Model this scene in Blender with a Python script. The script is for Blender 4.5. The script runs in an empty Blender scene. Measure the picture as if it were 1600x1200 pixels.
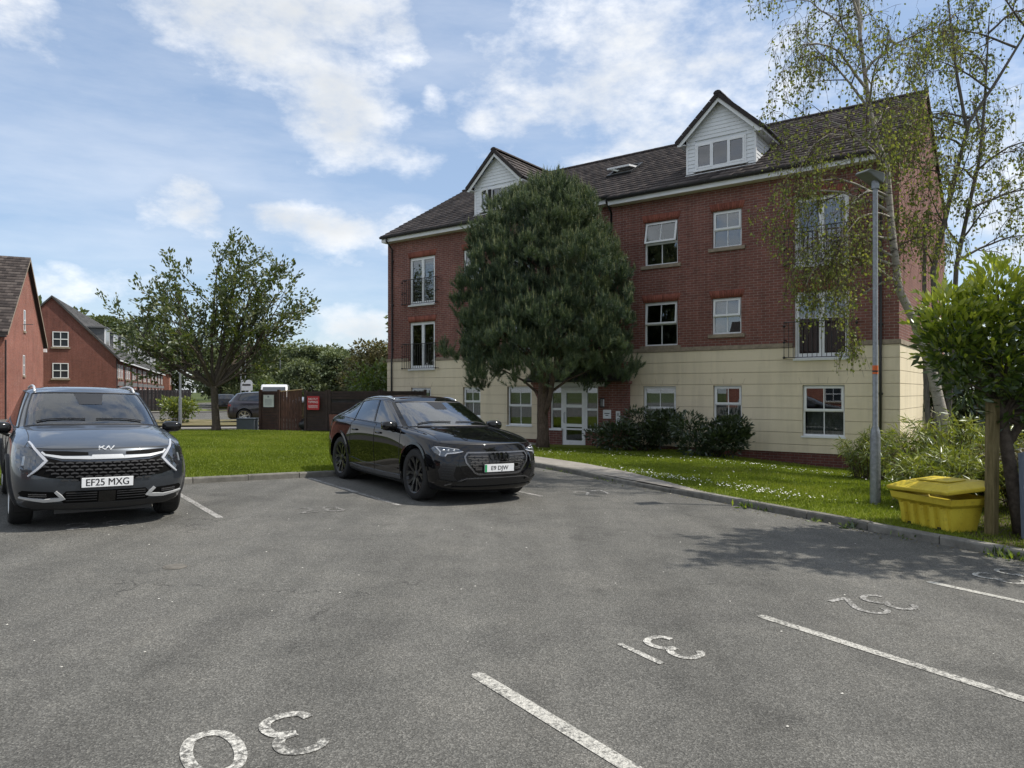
import bpy, bmesh, math, random
import numpy as np
from mathutils import Vector, Matrix, Quaternion
from mathutils.geometry import delaunay_2d_cdt
R = math.radians
scene = bpy.context.scene
col = scene.collection
# ------------------------------------------------------------------ camera
FPX = 1130.0
CAM_H = 1.65
cam_d = bpy.data.cameras.new('camera')
cam = bpy.data.objects.new('camera', cam_d); col.objects.link(cam)
cam.location = (0, 0, CAM_H); cam.rotation_euler = (R(90), 0, 0)
cam_d.sensor_width = 36.0; cam_d.lens = FPX / 1600 * 36.0
cam_d.shift_y = 12 / 1600.0
cam_d.clip_start = 0.05; cam_d.clip_end = 3000
scene.camera = cam
# ------------------------------------------------------------------ sun and sky
SUN_EL = R(56.0)
SUN_H = Vector((0.998, -0.03)).normalized()
sun_d = bpy.data.lights.new('sun', 'SUN'); sun_d.energy = 2.8; sun_d.angle = R(0.6); sun_d.color = (1.0, 0.94, 0.85)
sun = bpy.data.objects.new('sun', sun_d); col.objects.link(sun)
SUN_V = Vector((SUN_H.x * math.cos(SUN_EL), SUN_H.y * math.cos(SUN_EL), math.sin(SUN_EL)))
sun.rotation_euler = (-SUN_V).to_track_quat('-Z', 'Y').to_euler()
sun.location = (30, -10, 40)
world = bpy.data.worlds.new('World'); scene.world = world; world.use_nodes = True
def build_world():
    nt = world.node_tree; N = nt.nodes; L = nt.links
    N.clear()
    out = N.new('ShaderNodeOutputWorld'); bg = N.new('ShaderNodeBackground'); bg.inputs[1].default_value = 0.115
    sky = N.new('ShaderNodeTexSky'); sky.sky_type = 'NISHITA'; sky.sun_disc = False
    sky.sun_elevation = SUN_EL; sky.sun_rotation = math.atan2(SUN_H.x, SUN_H.y)
    sky.air_density = 1.0; sky.dust_density = 0.7; sky.ozone_density = 1.4; sky.altitude = 50
    tc = N.new('ShaderNodeTexCoord')
    def M(op, a, b=None, c=None, clamp=False):
        n = N.new('ShaderNodeMath'); n.operation = op; n.use_clamp = clamp
        for i, v in enumerate((a, b, c)):
            if v is None: continue
            if isinstance(v, (int, float)): n.inputs[i].default_value = v
            else: L.new(v, n.inputs[i])
        return n.outputs[0]
    sep = N.new('ShaderNodeSeparateXYZ'); L.new(tc.outputs['Generated'], sep.inputs[0])
    az = M('ARCTAN2', sep.outputs[0], sep.outputs[1])
    el = M('ARCSINE', sep.outputs[2])
    # noise that warps and breaks the cloud outlines
    def noise(scale, detail, rough, off=(0, 0, 0), stretch=1.0):
        mp = N.new('ShaderNodeMapping'); mp.inputs['Location'].default_value = off
        mp.inputs['Scale'].default_value = (1, 1, stretch)
        L.new(tc.outputs['Generated'], mp.inputs[0])
        n = N.new('ShaderNodeTexNoise'); n.inputs['Scale'].default_value = scale
        n.inputs['Detail'].default_value = detail; n.inputs['Roughness'].default_value = rough
        L.new(mp.outputs[0], n.inputs['Vector']); return n
    wn = noise(5.0, 3, 0.5, (3.1, 1.7, 0.4), 1.4)
    ws = N.new('ShaderNodeSeparateColor'); L.new(wn.outputs['Color'], ws.inputs[0])
    azw = M('ADD', az, M('MULTIPLY', M('SUBTRACT', ws.outputs[0], 0.5), 0.20))
    elw = M('ADD', el, M('MULTIPLY', M('SUBTRACT', ws.outputs[1], 0.5), 0.13))
    fb = noise(11.0, 9, 0.62, (0.3, 5.0, 2.0), 1.9).outputs['Fac']
    fb2 = noise(4.0, 5, 0.55, (7.3, 2.0, 1.0), 2.6).outputs['Fac']
    # clouds: azimuth deg, elevation deg, half widths, tilt, weight
    blobs = [(-18.5, 26.5, 10.5, 6.0, -12, 1.0), (-13.0, 21.0, 7.0, 3.6, -22, 1.0), (-10.5, 26.5, 4.5, 4.5, 0, 0.9),
             (-24.5, 13.2, 3.6, 2.6, -25, 0.8), (-15.0, 12.8, 7.2, 2.3, -8, 1.0), (-14.5, 9.8, 2.2, 1.2, 0, 0.6),
             (-31.0, 7.6, 3.6, 1.1, 0, 0.6), (-33.5, 6.6, 4.2, 1.6, -8, 0.7), (-12.0, 4.6, 5.0, 2.0, -10, 0.8),
             (-35.5, 24.0, 2.2, 4.0, 25, 0.55), (-0.4, 20.5, 2.8, 1.5, 8, 0.75), (10.0, 24.0, 15.0, 7.0, 0, 0.78), (9.0, 20.0, 9, 4.0, 0, 0.6),
             (26.0, 14.0, 14.0, 7.0, 0, 0.55), (36.0, 9.0, 10.0, 6.0, 0, 0.7), (-4.8, 22.0, 2.4, 0.9, -40, 0.5)]
    acc = None
    for (a, e, ra, re, tilt, w) in blobs:
        da = M('SUBTRACT', azw, R(a)); de = M('SUBTRACT', elw, R(e)); ct, st = math.cos(R(tilt)), math.sin(R(tilt))
        u = M('DIVIDE', M('ADD', M('MULTIPLY', da, ct), M('MULTIPLY', de, st)), R(ra))
        v = M('DIVIDE', M('SUBTRACT', M('MULTIPLY', de, ct), M('MULTIPLY', da, st)), R(re))
        d2 = M('ADD', M('MULTIPLY', u, u), M('MULTIPLY', v, v))
        m = M('MULTIPLY', M('SUBTRACT', 1.25, d2), w * 0.8)
        acc = m if acc is None else M('MAXIMUM', acc, m)
    acc = M('MAXIMUM', acc, -0.9)
    # unseen sky: cloud cover made denser than in view to whiten the fill light
    away = N.new('ShaderNodeMapRange'); away.interpolation_type = 'SMOOTHSTEP'
    L.new(M('ABSOLUTE', az), away.inputs[0]); away.inputs[1].default_value = R(40); away.inputs[2].default_value = R(62)
    high = N.new('ShaderNodeMapRange'); high.interpolation_type = 'SMOOTHSTEP'
    L.new(el, high.inputs[0]); high.inputs[1].default_value = R(31); high.inputs[2].default_value = R(46)
    gen = M('SUBTRACT', M('MULTIPLY', M('MAXIMUM', away.outputs[0], high.outputs[0]), M('MULTIPLY', M('SUBTRACT', fb2, 0.32), 6.0)), 0.30)
    acc = M('MAXIMUM', acc, gen)
    dens = M('ADD', acc, M('MULTIPLY', M('SUBTRACT', fb, 0.49), 2.9))
    cov = N.new('ShaderNodeMapRange'); cov.interpolation_type = 'SMOOTHSTEP'; L.new(dens, cov.inputs[0])
    cov.inputs[1].default_value = 0.0; cov.inputs[2].default_value = 1.45
    # thin high veil
    veil = M('MULTIPLY', M('SUBTRACT', noise(2.6, 7, 0.6, (1.0, 9.0, 3.0), 4.5).outputs['Fac'], 0.40), 1.5, clamp=True)
    cover = M('MAXIMUM', M('MULTIPLY', cov.outputs[0], 0.96), M('MULTIPLY', veil, 0.55), clamp=True)
    # cloud brightness: thick middles a little grey, edges white
    thick = N.new('ShaderNodeMapRange'); L.new(M('ADD', acc, M('MULTIPLY', M('SUBTRACT', fb2, 0.5), 2.2)), thick.inputs[0])
    thick.inputs[1].default_value = 0.15; thick.inputs[2].default_value = 1.2; thick.inputs[3].default_value = 0.0; thick.inputs[4].default_value = 1.0
    cc = N.new('ShaderNodeMix'); cc.data_type = 'RGBA'; L.new(M('MULTIPLY', thick.outputs[0], M('ADD', 0.45, M('MULTIPLY', fb, 0.9)), clamp=True), cc.inputs[0])
    cc.inputs[6].default_value = (6.2, 6.2, 6.2, 1); cc.inputs[7].default_value = (3.9, 4.05, 4.2, 1)
    mix = N.new('ShaderNodeMix'); mix.data_type = 'RGBA'; L.new(cover, mix.inputs[0])
    # thin high haze over the whole dome, paler than the clear blue
    hz_ = N.new('ShaderNodeMix'); hz_.data_type = 'RGBA'; hz_.inputs[0].default_value = 0.55
    hz_.inputs[7].default_value = (1.85, 2.42, 3.35, 1); L.new(sky.outputs[0], hz_.inputs[6])
    L.new(hz_.outputs[2], mix.inputs[6]); L.new(cc.outputs[2], mix.inputs[7])
    L.new(mix.outputs[2], bg.inputs[0]); L.new(bg.outputs[0], out.inputs[0])
build_world()
scene.view_settings.view_transform = 'Standard'; scene.view_settings.look = 'None'
scene.view_settings.gamma = 1.0; scene.view_settings.use_curve_mapping = False
scene.view_settings.exposure = 0.82
scene.cycles.use_denoising = True
scene.cycles.max_bounces = 7; scene.cycles.diffuse_bounces = 3; scene.cycles.glossy_bounces = 4
scene.cycles.transparent_max_bounces = 16; scene.cycles.transmission_bounces = 4
scene.cycles.sample_clamp_indirect = 6.0
scene.cycles.use_adaptive_sampling = True; scene.cycles.adaptive_threshold = 0.015
# ================================================================== helpers
rng = np.random.default_rng(7); random.seed(7)
def tag(o, label=None, cat=None, group=None, kind=None):
    if label: o['label'] = label
    if cat: o['category'] = cat
    if group: o['group'] = group
    if kind: o['kind'] = kind
    return o
def empty(name, loc=(0, 0, 0), rz=0.0, parent=None):
    o = bpy.data.objects.new(name, None); col.objects.link(o); o.empty_display_size = 0.2
    o.location = loc; o.rotation_euler = (0, 0, rz)
    if parent: o.parent = parent
    return o
def link_mesh(name, me, mat=None, parent=None, loc=None, rot=None, smooth=False):
    if mat is not None and len(me.materials) == 0: me.materials.append(mat)
    if smooth: me.shade_smooth()
    o = bpy.data.objects.new(name, me); col.objects.link(o)
    if parent: o.parent = parent
    if loc is not None: o.location = loc
    if rot is not None: o.rotation_euler = rot
    return o
class MB:
    def __init__(s): s.v = []; s.f = []
    def box(s, x0, x1, y0, y1, z0, z1, M=None):
        b = len(s.v)
        P = [(x0, y0, z0), (x1, y0, z0), (x1, y1, z0), (x0, y1, z0), (x0, y0, z1), (x1, y0, z1), (x1, y1, z1), (x0, y1, z1)]
        if M is not None: P = [tuple(M @ Vector(p)) for p in P]
        s.v += P
        s.f += [(b+3, b+2, b+1, b), (b+4, b+5, b+6, b+7), (b, b+1, b+5, b+4), (b+1, b+2, b+6, b+5), (b+2, b+3, b+7, b+6), (b+3, b, b+4, b+7)]
        return s
    def cbox(s, c, d, M=None):
        return s.box(c[0]-d[0]/2, c[0]+d[0]/2, c[1]-d[1]/2, c[1]+d[1]/2, c[2]-d[2]/2, c[2]+d[2]/2, M)
    def poly(s, pts):
        b = len(s.v); s.v += [tuple(p) for p in pts]; s.f.append(tuple(range(b, b+len(pts)))); return s
    def prism(s, pts, d):
        """extrude planar loop pts by vector d"""
        b = len(s.v); n = len(pts); d = Vector(d)
        s.v += [tuple(p) for p in pts] + [tuple(Vector(p) + d) for p in pts]
        s.f.append(tuple(range(b+n-1, b-1, -1))); s.f.append(tuple(range(b+n, b+2*n)))
        for i in range(n):
            j = (i+1) % n; s.f.append((b+i, b+j, b+n+j, b+n+i))
        return s
    def tube(s, pts, r, n=8, cap=True, flat=None):
        pts = [Vector(p) for p in pts]; m = len(pts)
        rr = r if isinstance(r, (list, tuple)) else [r]*m
        b = len(s.v); up = None
        for i, p in enumerate(pts):
            t = (pts[min(i+1, m-1)] - pts[max(i-1, 0)])
            if t.length < 1e-9: t = Vector((0, 0, 1))
            t.normalize()
            if up is None:
                a = Vector((0, 0, 1)) if abs(t.z) < 0.9 else Vector((1, 0, 0))
                up = (a - t*a.dot(t)).normalized()
            else:
                up = (up - t*up.dot(t))
                if up.length < 1e-6: up = Vector((1, 0, 0)) - t*t.x
                up.normalize()
            sd = t.cross(up)
            for k in range(n):
                a = 2*math.pi*k/n
                s.v.append(tuple(p + up*(rr[i]*math.cos(a)) + sd*(rr[i]*math.sin(a)*(flat or 1))))
        for i in range(m-1):
            for k in range(n):
                k2 = (k+1) % n
                s.f.append((b+i*n+k, b+i*n+k2, b+(i+1)*n+k2, b+(i+1)*n+k))
        if cap:
            s.f.append(tuple(b+k for k in range(n-1, -1, -1))); s.f.append(tuple(b+(m-1)*n+k for k in range(n)))
        return s
    def lathe(s, prof, n=24, axis='z', c=(0, 0, 0), close=False):
        """prof: list of (r, h)"""
        b = len(s.v); m = len(prof)
        for (r, h) in prof:
            for k in range(n):
                a = 2*math.pi*k/n; p, q = r*math.cos(a), r*math.sin(a)
                P = (p, q, h) if axis == 'z' else ((h, p, q) if axis == 'x' else (q, h, p))
                s.v.append((P[0]+c[0], P[1]+c[1], P[2]+c[2]))
        for i in range(m-1 + (1 if close else 0)):
            i2 = (i+1) % m
            for k in range(n):
                k2 = (k+1) % n
                s.f.append((b+i*n+k, b+i*n+k2, b+i2*n+k2, b+i2*n+k))
        return s
    def mesh(s, name):
        me = bpy.data.meshes.new(name); me.from_pydata(s.v, [], s.f); me.update(); return me
    def build(s, name, mat=None, parent=None, smooth=False, loc=None, rot=None, bevel=0.0):
        o = link_mesh(name, s.mesh(name), mat, parent, loc, rot, smooth)
        if bevel:
            m = o.modifiers.new('bevel', 'BEVEL'); m.width = bevel; m.segments = 2; m.limit_method = 'ANGLE'
        return o
def copy_tree(o, parent=None):
    c = o.copy(); col.objects.link(c)
    c.parent = parent
    for ch in o.children: copy_tree(ch, c)
    return c
def np_mesh(name, V, F, mat, attr=None, smooth=False):
    """fast mesh from numpy arrays, all faces the same size; attr = dict name -> per face floats"""
    me = bpy.data.meshes.new(name)
    V = np.ascontiguousarray(V, np.float32); F = np.ascontiguousarray(F, np.int32)
    k = F.shape[1]
    me.vertices.add(len(V)); me.vertices.foreach_set('co', V.ravel())
    me.loops.add(F.size); me.loops.foreach_set('vertex_index', F.ravel())
    me.polygons.add(len(F)); me.polygons.foreach_set('loop_start', np.arange(0, F.size, k, dtype=np.int32))
    me.polygons.foreach_set('loop_total', np.full(len(F), k, np.int32))
    if attr:
        for n, a in attr.items():
            t = me.attributes.new(n, 'FLOAT', 'FACE'); t.data.foreach_set('value', np.ascontiguousarray(a, np.float32))
    me.update(calc_edges=True); me.validate()
    if smooth: me.shade_smooth()
    if mat: me.materials.append(mat)
    return me
# ------------------------------------------------------------------ materials
MATS = {}
class NB:
    """small node builder"""
    def __init__(s, name):
        s.m = bpy.data.materials.new(name); s.m.use_nodes = True; s.nt = s.m.node_tree
        s.N = s.nt.nodes; s.L = s.nt.links; s.N.clear()
        s.out = s.N.new('ShaderNodeOutputMaterial'); s.b = s.N.new('ShaderNodeBsdfPrincipled')
        s.L.new(s.b.outputs[0], s.out.inputs[0]); s.tc = s.N.new('ShaderNodeTexCoord')
        MATS[name] = s.m
    def set(s, **k):
        names = dict(color='Base Color', rough='Roughness', metal='Metallic', spec='Specular IOR Level', coat='Coat Weight', coat_rough='Coat Roughness', alpha='Alpha', sub='Subsurface Weight', trans='Transmission Weight', ior='IOR', sheen='Sheen Weight', emit='Emission Strength', emitc='Emission Color', normal='Normal')
        for a, v in k.items():
            i = s.b.inputs[names[a]]
            if isinstance(v, bpy.types.NodeSocket): s.L.new(v, i)
            elif isinstance(v, (tuple, list)): i.default_value = (*v[:3], 1)
            else: i.default_value = v
        return s
    def math(s, op, a, b=None, c=None, clamp=False):
        n = s.N.new('ShaderNodeMath'); n.operation = op; n.use_clamp = clamp
        for i, v in enumerate((a, b, c)):
            if v is None: continue
            if isinstance(v, (int, float)): n.inputs[i].default_value = v
            else: s.L.new(v, n.inputs[i])
        return n.outputs[0]
    def vec(s, coord='Object', scale=(1, 1, 1), loc=(0, 0, 0), rot=(0, 0, 0)):
        mp = s.N.new('ShaderNodeMapping'); mp.inputs['Scale'].default_value = scale; mp.inputs['Location'].default_value = loc; mp.inputs['Rotation'].default_value = rot
        if coord == 'World':
            g = s.N.new('ShaderNodeNewGeometry'); s.L.new(g.outputs['Position'], mp.inputs[0])
        else: s.L.new(s.tc.outputs[coord], mp.inputs[0])
        return mp.outputs[0]
    def noise(s, scale=5, detail=4, rough=0.55, vec=None, out='Fac'):
        n = s.N.new('ShaderNodeTexNoise'); n.inputs['Scale'].default_value = scale; n.inputs['Detail'].default_value = detail; n.inputs['Roughness'].default_value = rough
        s.L.new(vec if vec is not None else s.tc.outputs['Object'], n.inputs['Vector']); return n.outputs[out]
    def voro(s, scale=5, vec=None, out='Color', feature='F1'):
        n = s.N.new('ShaderNodeTexVoronoi'); n.feature = feature; n.inputs['Scale'].default_value = scale
        s.L.new(vec if vec is not None else s.tc.outputs['Object'], n.inputs['Vector']); return n.outputs[out]
    def ramp(s, fac, stops, interp='LINEAR'):
        n = s.N.new('ShaderNodeValToRGB'); n.color_ramp.interpolation = interp
        e = n.color_ramp.elements
        while len(e) < len(stops): e.new(0.5)
        for i, (p, c) in enumerate(stops):
            e[i].position = p; e[i].color = (*c[:3], 1) if not isinstance(c, (int, float)) else (c, c, c, 1)
        s.L.new(fac, n.inputs[0]); return n.outputs[0]
    def mix(s, fac, a, b, blend='MIX'):
        n = s.N.new('ShaderNodeMix'); n.data_type = 'RGBA'; n.blend_type = blend
        for i, v in ((0, fac), (6, a), (7, b)):
            if isinstance(v, (int, float)): n.inputs[i].default_value = v if i == 0 else (v, v, v, 1)
            elif isinstance(v, (tuple, list)): n.inputs[i].default_value = (*v[:3], 1)
            else: s.L.new(v, n.inputs[i])
        return n.outputs[2]
    def bump(s, h, dist=0.01, strength=0.5):
        n = s.N.new('ShaderNodeBump'); n.inputs['Distance'].default_value = dist; n.inputs['Strength'].default_value = strength
        s.L.new(h, n.inputs['Height']); s.L.new(n.outputs[0], s.b.inputs['Normal']); return n.outputs[0]
    def attr(s, name):
        n = s.N.new('ShaderNodeAttribute'); n.attribute_name = name; return n.outputs['Fac']
    def rnd(s):
        n = s.N.new('ShaderNodeObjectInfo'); return n.outputs['Random']
def plain(name, color, rough=0.5, metal=0.0, var=0.12, nscale=6.0, spec=0.5, coat=0.0, bump=0.0, **k):
    """plain colour with a little tonal noise so that nothing is perfectly even"""
    s = NB(name)
    n = s.noise(nscale, 5, 0.6)
    lo = tuple(c*(1-var) for c in color); hi = tuple(min(1, c*(1+var)) for c in color)
    s.set(color=s.ramp(n, [(0.3, lo), (0.7, hi)]), rough=rough, metal=metal, spec=spec, coat=coat, **k)
    if bump: s.bump(n, bump, 0.5)
    return s.m
def glass_mat(name, tint=(0.75, 0.8, 0.8), refl=0.10, rough=0.0):
    s = NB(name); N, L = s.N, s.L
    N.remove(s.b)
    tr = N.new('ShaderNodeBsdfTransparent'); tr.inputs[0].default_value = (*tint, 1)
    gl = N.new('ShaderNodeBsdfGlossy'); gl.inputs['Roughness'].default_value = rough; gl.inputs[0].default_value = (0.95, 0.97, 1, 1)
    fr = N.new('ShaderNodeLayerWeight'); fr.inputs[0].default_value = 0.5
    p = s.math('POWER', fr.outputs['Facing'], 3.2)
    fac = s.math('ADD', s.math('MULTIPLY', p, 0.85 - refl), refl, clamp=True)
    mx = N.new('ShaderNodeMixShader'); L.new(fac, mx.inputs[0]); L.new(tr.outputs[0], mx.inputs[1]); L.new(gl.outputs[0], mx.inputs[2])
    L.new(mx.outputs[0], s.out.inputs[0]); return s.m
# ================================================================== ground shape
def sstep(a, b, x):
    t = np.clip((x-a)/(b-a), 0, 1); return t*t*(3-2*t)
def G(x, y):
    x = np.asarray(x, float); y = np.asarray(y, float)
    k = 1 - sstep(17, 33, y)
    z = -0.025*np.clip(x, -9, 7)*k
    z = z - 0.12*sstep(15, 22, y)*sstep(-6, 0, x) - 0.30*sstep(4.5, 10, x)*sstep(10.5, 18, y)
    return z
def g1(x, y): return float(G(x, y))
KD = Vector((0.8045, 0.594))       # along the kerb behind the parked cars
BD = Vector((-0.594, 0.8045))      # into the bays
K1A = Vector((-8.9, 9.29)); CORNER = Vector((0.43, 16.18)); K2D = Vector((0.5037, -0.8638))
K2B = CORNER + K2D*13.5
def sheet(name, poly, off, step, mat, parent=None):
    """a polygon filled with a fine triangle net that follows the ground"""
    poly = [Vector(p) for p in poly]
    pts = []; n0 = 0
    for i, p in enumerate(poly):
        q = poly[(i+1) % len(poly)]; m = max(1, int((q-p).length/step))
        for j in range(m): pts.append(p.lerp(q, j/m))
    n0 = len(pts)
    edges = [(i, (i+1) % n0) for i in range(n0)]
    xs = [p.x for p in poly]; ys = [p.y for p in poly]
    P = np.array([(p.x, p.y) for p in poly])
    gx = np.arange(min(xs)+step*.37, max(xs), step); gy = np.arange(min(ys)+step*.41, max(ys), step)
    X, Y = np.meshgrid(gx, gy); X = X.ravel(); Y = Y.ravel()
    ins = in_poly(X, Y, P)
    pts += [Vector((a, b)) for a, b in zip(X[ins], Y[ins])]
    vo, eo, fo, *_ = delaunay_2d_cdt([Vector(p[:2]) for p in pts], edges, [], 1, 1e-5)
    V = np.array([(p[0], p[1]) for p in vo]); z = G(V[:, 0], V[:, 1]) + off
    me = bpy.data.meshes.new(name); me.from_pydata([(a, b, c) for (a, b), c in zip(V, z)], [], [tuple(f) for f in fo]); me.update()
    me.shade_smooth()
    bm = bmesh.new(); bm.from_mesh(me); bmesh.ops.recalc_face_normals(bm, faces=bm.faces)
    if sum(f.normal.z for f in bm.faces) < 0: bmesh.ops.reverse_faces(bm, faces=bm.faces)
    bm.to_mesh(me); bm.free()
    return link_mesh(name, me, mat, parent)
def in_poly(X, Y, P):
    ins = np.zeros(len(X), bool); n = len(P)
    for i in range(n):
        x1, y1 = P[i]; x2, y2 = P[(i+1) % n]
        c = ((y1 > Y) != (y2 > Y)) & (X < (x2-x1)*(Y-y1)/((y2-y1) if y2 != y1 else 1e-12) + x1)
        ins ^= c
    return ins
# ------------------------------------------------------------------ ground materials
def m_asphalt(name, base=0.095):
    s = NB(name); v = s.vec('World')
    big = s.noise(0.45, 6, 0.62, v); mid = s.noise(1.8, 5, 0.65, v)
    fine = s.voro(120, v, 'Color'); sc = s.N.new('ShaderNodeSeparateColor'); s.L.new(fine, sc.inputs[0])
    grit = s.ramp(sc.outputs[0], [(0.0, 0.50), (0.45, 0.85), (0.78, 1.12), (1.0, 1.75)])
    tone = s.ramp(s.math('ADD', s.math('MULTIPLY', big, 0.6), s.math('MULTIPLY', mid, 0.4)), [(0.30, (base*.72, base*.71, base*.655)), (0.5, (base, base*.98, base*.895)), (0.70, (base*1.24, base*1.20, base*1.08))])
    fn = s.noise(210, 2, 0.6, v)
    c = s.mix(1.0, s.mix(0.85, tone, grit, 'MULTIPLY'), s.ramp(fn, [(0.3, 0.7), (0.7, 1.3)]), 'MULTIPLY')
    # oil spots, dusty sweeps along the lane and hairline cracks
    st = s.ramp(s.noise(1.3, 4, 0.55, s.vec('World', loc=(4.2, 1.3, 0))), [(0.62, 1.0), (0.70, 0.80), (0.80, 0.62)])
    c = s.mix(1.0, c, st, 'MULTIPLY')
    sw = s.noise(0.9, 5, 0.6, s.vec('World', rot=(0, 0, R(31)), scale=(1.6, 0.16, 1)))
    c = s.mix(1.0, c, s.ramp(sw, [(0.34, 0.84), (0.5, 1.0), (0.66, 1.14)]), 'MULTIPLY')
    wv = s.N.new('ShaderNodeVectorMath'); wv.operation = 'ADD'; s.L.new(s.vec('World'), wv.inputs[0])
    s.L.new(s.mix(1.0, s.noise(2.2, 4, .6, v, 'Color'), (0.9, 0.9, 0.9), 'MULTIPLY'), wv.inputs[1])
    cr = s.voro(0.26, wv.outputs[0], 'Distance', 'DISTANCE_TO_EDGE')
    ck = s.math('MULTIPLY', s.ramp(cr, [(0.0, 1.0), (0.0028, 0.0)]), s.ramp(s.noise(0.7, 3, .5, s.vec('World', loc=(9, 2, 0))), [(0.46, 0.0), (0.58, 0.75)]))
    c = s.mix(ck, c, (0.035, 0.034, 0.032))
    s.set(color=c, rough=0.88, spec=0.3)
    d = s.voro(120, v, 'Distance')
    s.bump(s.math('ADD', d, s.math('MULTIPLY', fn, 0.4)), 0.006, 0.75)
    return s.m
def m_lawn(name, tint=1.0):
    s = NB(name); v = s.vec('World')
    n = s.noise(0.5, 5, 0.6, v); f = s.noise(28, 4, 0.7, v)
    c = s.ramp(s.math('ADD', s.math('MULTIPLY', n, .55), s.math('MULTIPLY', f, .45)), [(0.32, (0.095, 0.115, 0.018)), (0.5, (0.145, 0.178, 0.024)), (0.68, (0.195, 0.215, 0.04))])
    s.set(color=c, rough=0.9, spec=0.15); s.bump(f, 0.02, 0.8); return s.m
def m_paint(name, wear=0.5, col=(0.62, 0.61, 0.57)):
    s = NB(name); v = s.vec('World')
    n = s.noise(38, 5, 0.75, v); b = s.noise(2.5, 3, 0.6, v)
    w = s.math('ADD', s.math('MULTIPLY', n, 0.72), s.math('MULTIPLY', b, 0.28))
    k = s.ramp(w, [(wear-0.05, 0.0), (wear+0.06, 1.0)])
    sc = s.N.new('ShaderNodeSeparateColor'); s.L.new(s.voro(120, v, 'Color'), sc.inputs[0])
    grit = s.ramp(sc.outputs[0], [(0.0, 0.55), (1.0, 1.25)])
    pc = s.mix(0.7, col, grit, 'MULTIPLY')
    s.set(color=s.mix(k, s.mix(0.8, (0.116, 0.114, 0.105), grit, 'MULTIPLY'), pc), rough=0.8, spec=0.3)
    s.bump(s.voro(120, v, 'Distance'), 0.005, 0.6); return s.m
m_asphalt('asphalt', 0.116); m_asphalt('road_asphalt', 0.108)
m_lawn('lawn')
m_paint('line_paint', 0.455, (0.45, 0.44, 0.40)); m_paint('number_paint', 0.495, (0.52, 0.51, 0.47)); m_paint('faint_paint', 0.545, (0.40, 0.39, 0.37)); m_paint('mid_paint', 0.50, (0.42, 0.41, 0.39))
def m_concrete(name, a, b, sc=7):
    s = NB(name); v = s.vec('World'); n = s.noise(sc, 6, 0.65, v); f = s.noise(90, 3, 0.7, v); bg = s.noise(1.2, 3, .5, v)
    c = s.ramp(s.math('ADD', s.math('MULTIPLY', n, .5), s.math('ADD', s.math('MULTIPLY', f, .25), s.math('MULTIPLY', bg, .25))), [(0.35, a), (0.65, b)])
    rn = s.ramp(s.rnd(), [(0, 0.86), (1, 1.12)])
    s.set(color=s.mix(1.0, c, rn, 'MULTIPLY'), rough=0.9, spec=0.25); s.bump(s.math('ADD', n, f), 0.006, 0.6); return s.m
m_concrete('kerb_stone', (0.10, 0.097, 0.085), (0.24, 0.23, 0.205)); m_concrete('paving', (0.19, 0.175, 0.155), (0.33, 0.31, 0.28))
m_concrete('footway', (0.15, 0.145, 0.135), (0.24, 0.23, 0.215)); m_concrete('soil', (0.045, 0.034, 0.022), (0.12, 0.095, 0.06), 14)
s_ = NB('meadow'); v_ = s_.vec('World')
s_.set(color=s_.ramp(s_.noise(0.06, 6, 0.6, v_), [(0.3, (0.04, 0.06, 0.018)), (0.7, (0.085, 0.10, 0.035))]), rough=0.95, spec=0.1)
# ------------------------------------------------------------------ sheets
def ground_sheet():
    ax = np.concatenate([np.linspace(-900, -60, 15)[:-1], np.linspace(-60, 30, 61)[:-1], np.linspace(30, 900, 15)])
    ay = np.concatenate([np.linspace(-300, -30, 8)[:-1], np.linspace(-30, 60, 61)[:-1], np.linspace(60, 1500, 18)])
    X, Y = np.meshgrid(ax, ay); Z = G(X, Y) - 0.10
    nx, ny = len(ax), len(ay)
    V = np.stack([X.ravel(), Y.ravel(), Z.ravel()], 1)
    i = np.arange(nx-1); j = np.arange(ny-1); I, J = np.meshgrid(i, j); a = (J*nx+I).ravel()
    F = np.stack([a, a+1, a+nx+1, a+nx], 1)
    return link_mesh('ground', np_mesh('ground', V, F, MATS['meadow'], smooth=True))
tag(ground_sheet(), kind='structure')
tag(sheet('car_park', [(-9.6, -14), (16, -14), (16, 5), (9, 16), (2.5, 17.5), (-1, 17.5), (-9.6, 11.5)], 0.0, 0.6, MATS['asphalt']), kind='structure')
tag(sheet('road', [(-60, -14), (-9.3, -14), (-9.3, 30), (-5.5, 30), (-7, 40), (-10, 58), (-24, 140), (-48, 140), (-44, 60), (-60, 60)], -0.006, 1.5, MATS['road_asphalt']), kind='structure')
K1E = CORNER - KD*0.05
KOFF = 0.125
n1 = Vector((-KD.y, KD.x)); n2 = Vector((-K2D.y, K2D.x))     # n1 points to the lawn side of kerb 1, n2 likewise for kerb 2
PATH_IN = [Vector((3.22, 11.75)), Vector((2.42, 14.45)), Vector((1.62, 16.3)), Vector((0.55, 18.3)), Vector((-0.35, 20.4)), Vector((0.1, 22.6)), Vector((1.0, 23.35))]
PATH_OUT = [Vector((2.98, 11.9)), Vector((2.05, 13.5)), Vector((0.48, 16.25)), Vector((-0.9, 17.9)), Vector((-1.8, 20.2)), Vector((-1.4, 23.4)), Vector((0.2, 25.0))]
LAWN_L = [K1A + n1*KOFF, CORNER + n1*KOFF - KD*0.12] + PATH_OUT[3:] + [Vector((-1.0, 27.2)), Vector((-5.2, 29.7)), Vector((-6.9, 27.6)), Vector((-9.0, 27.9)), Vector((-11.4, 28.9)), Vector((-13.4, 28.6)), Vector((-12.0, 22.0)), Vector((-9.9, 13.0))]
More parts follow.
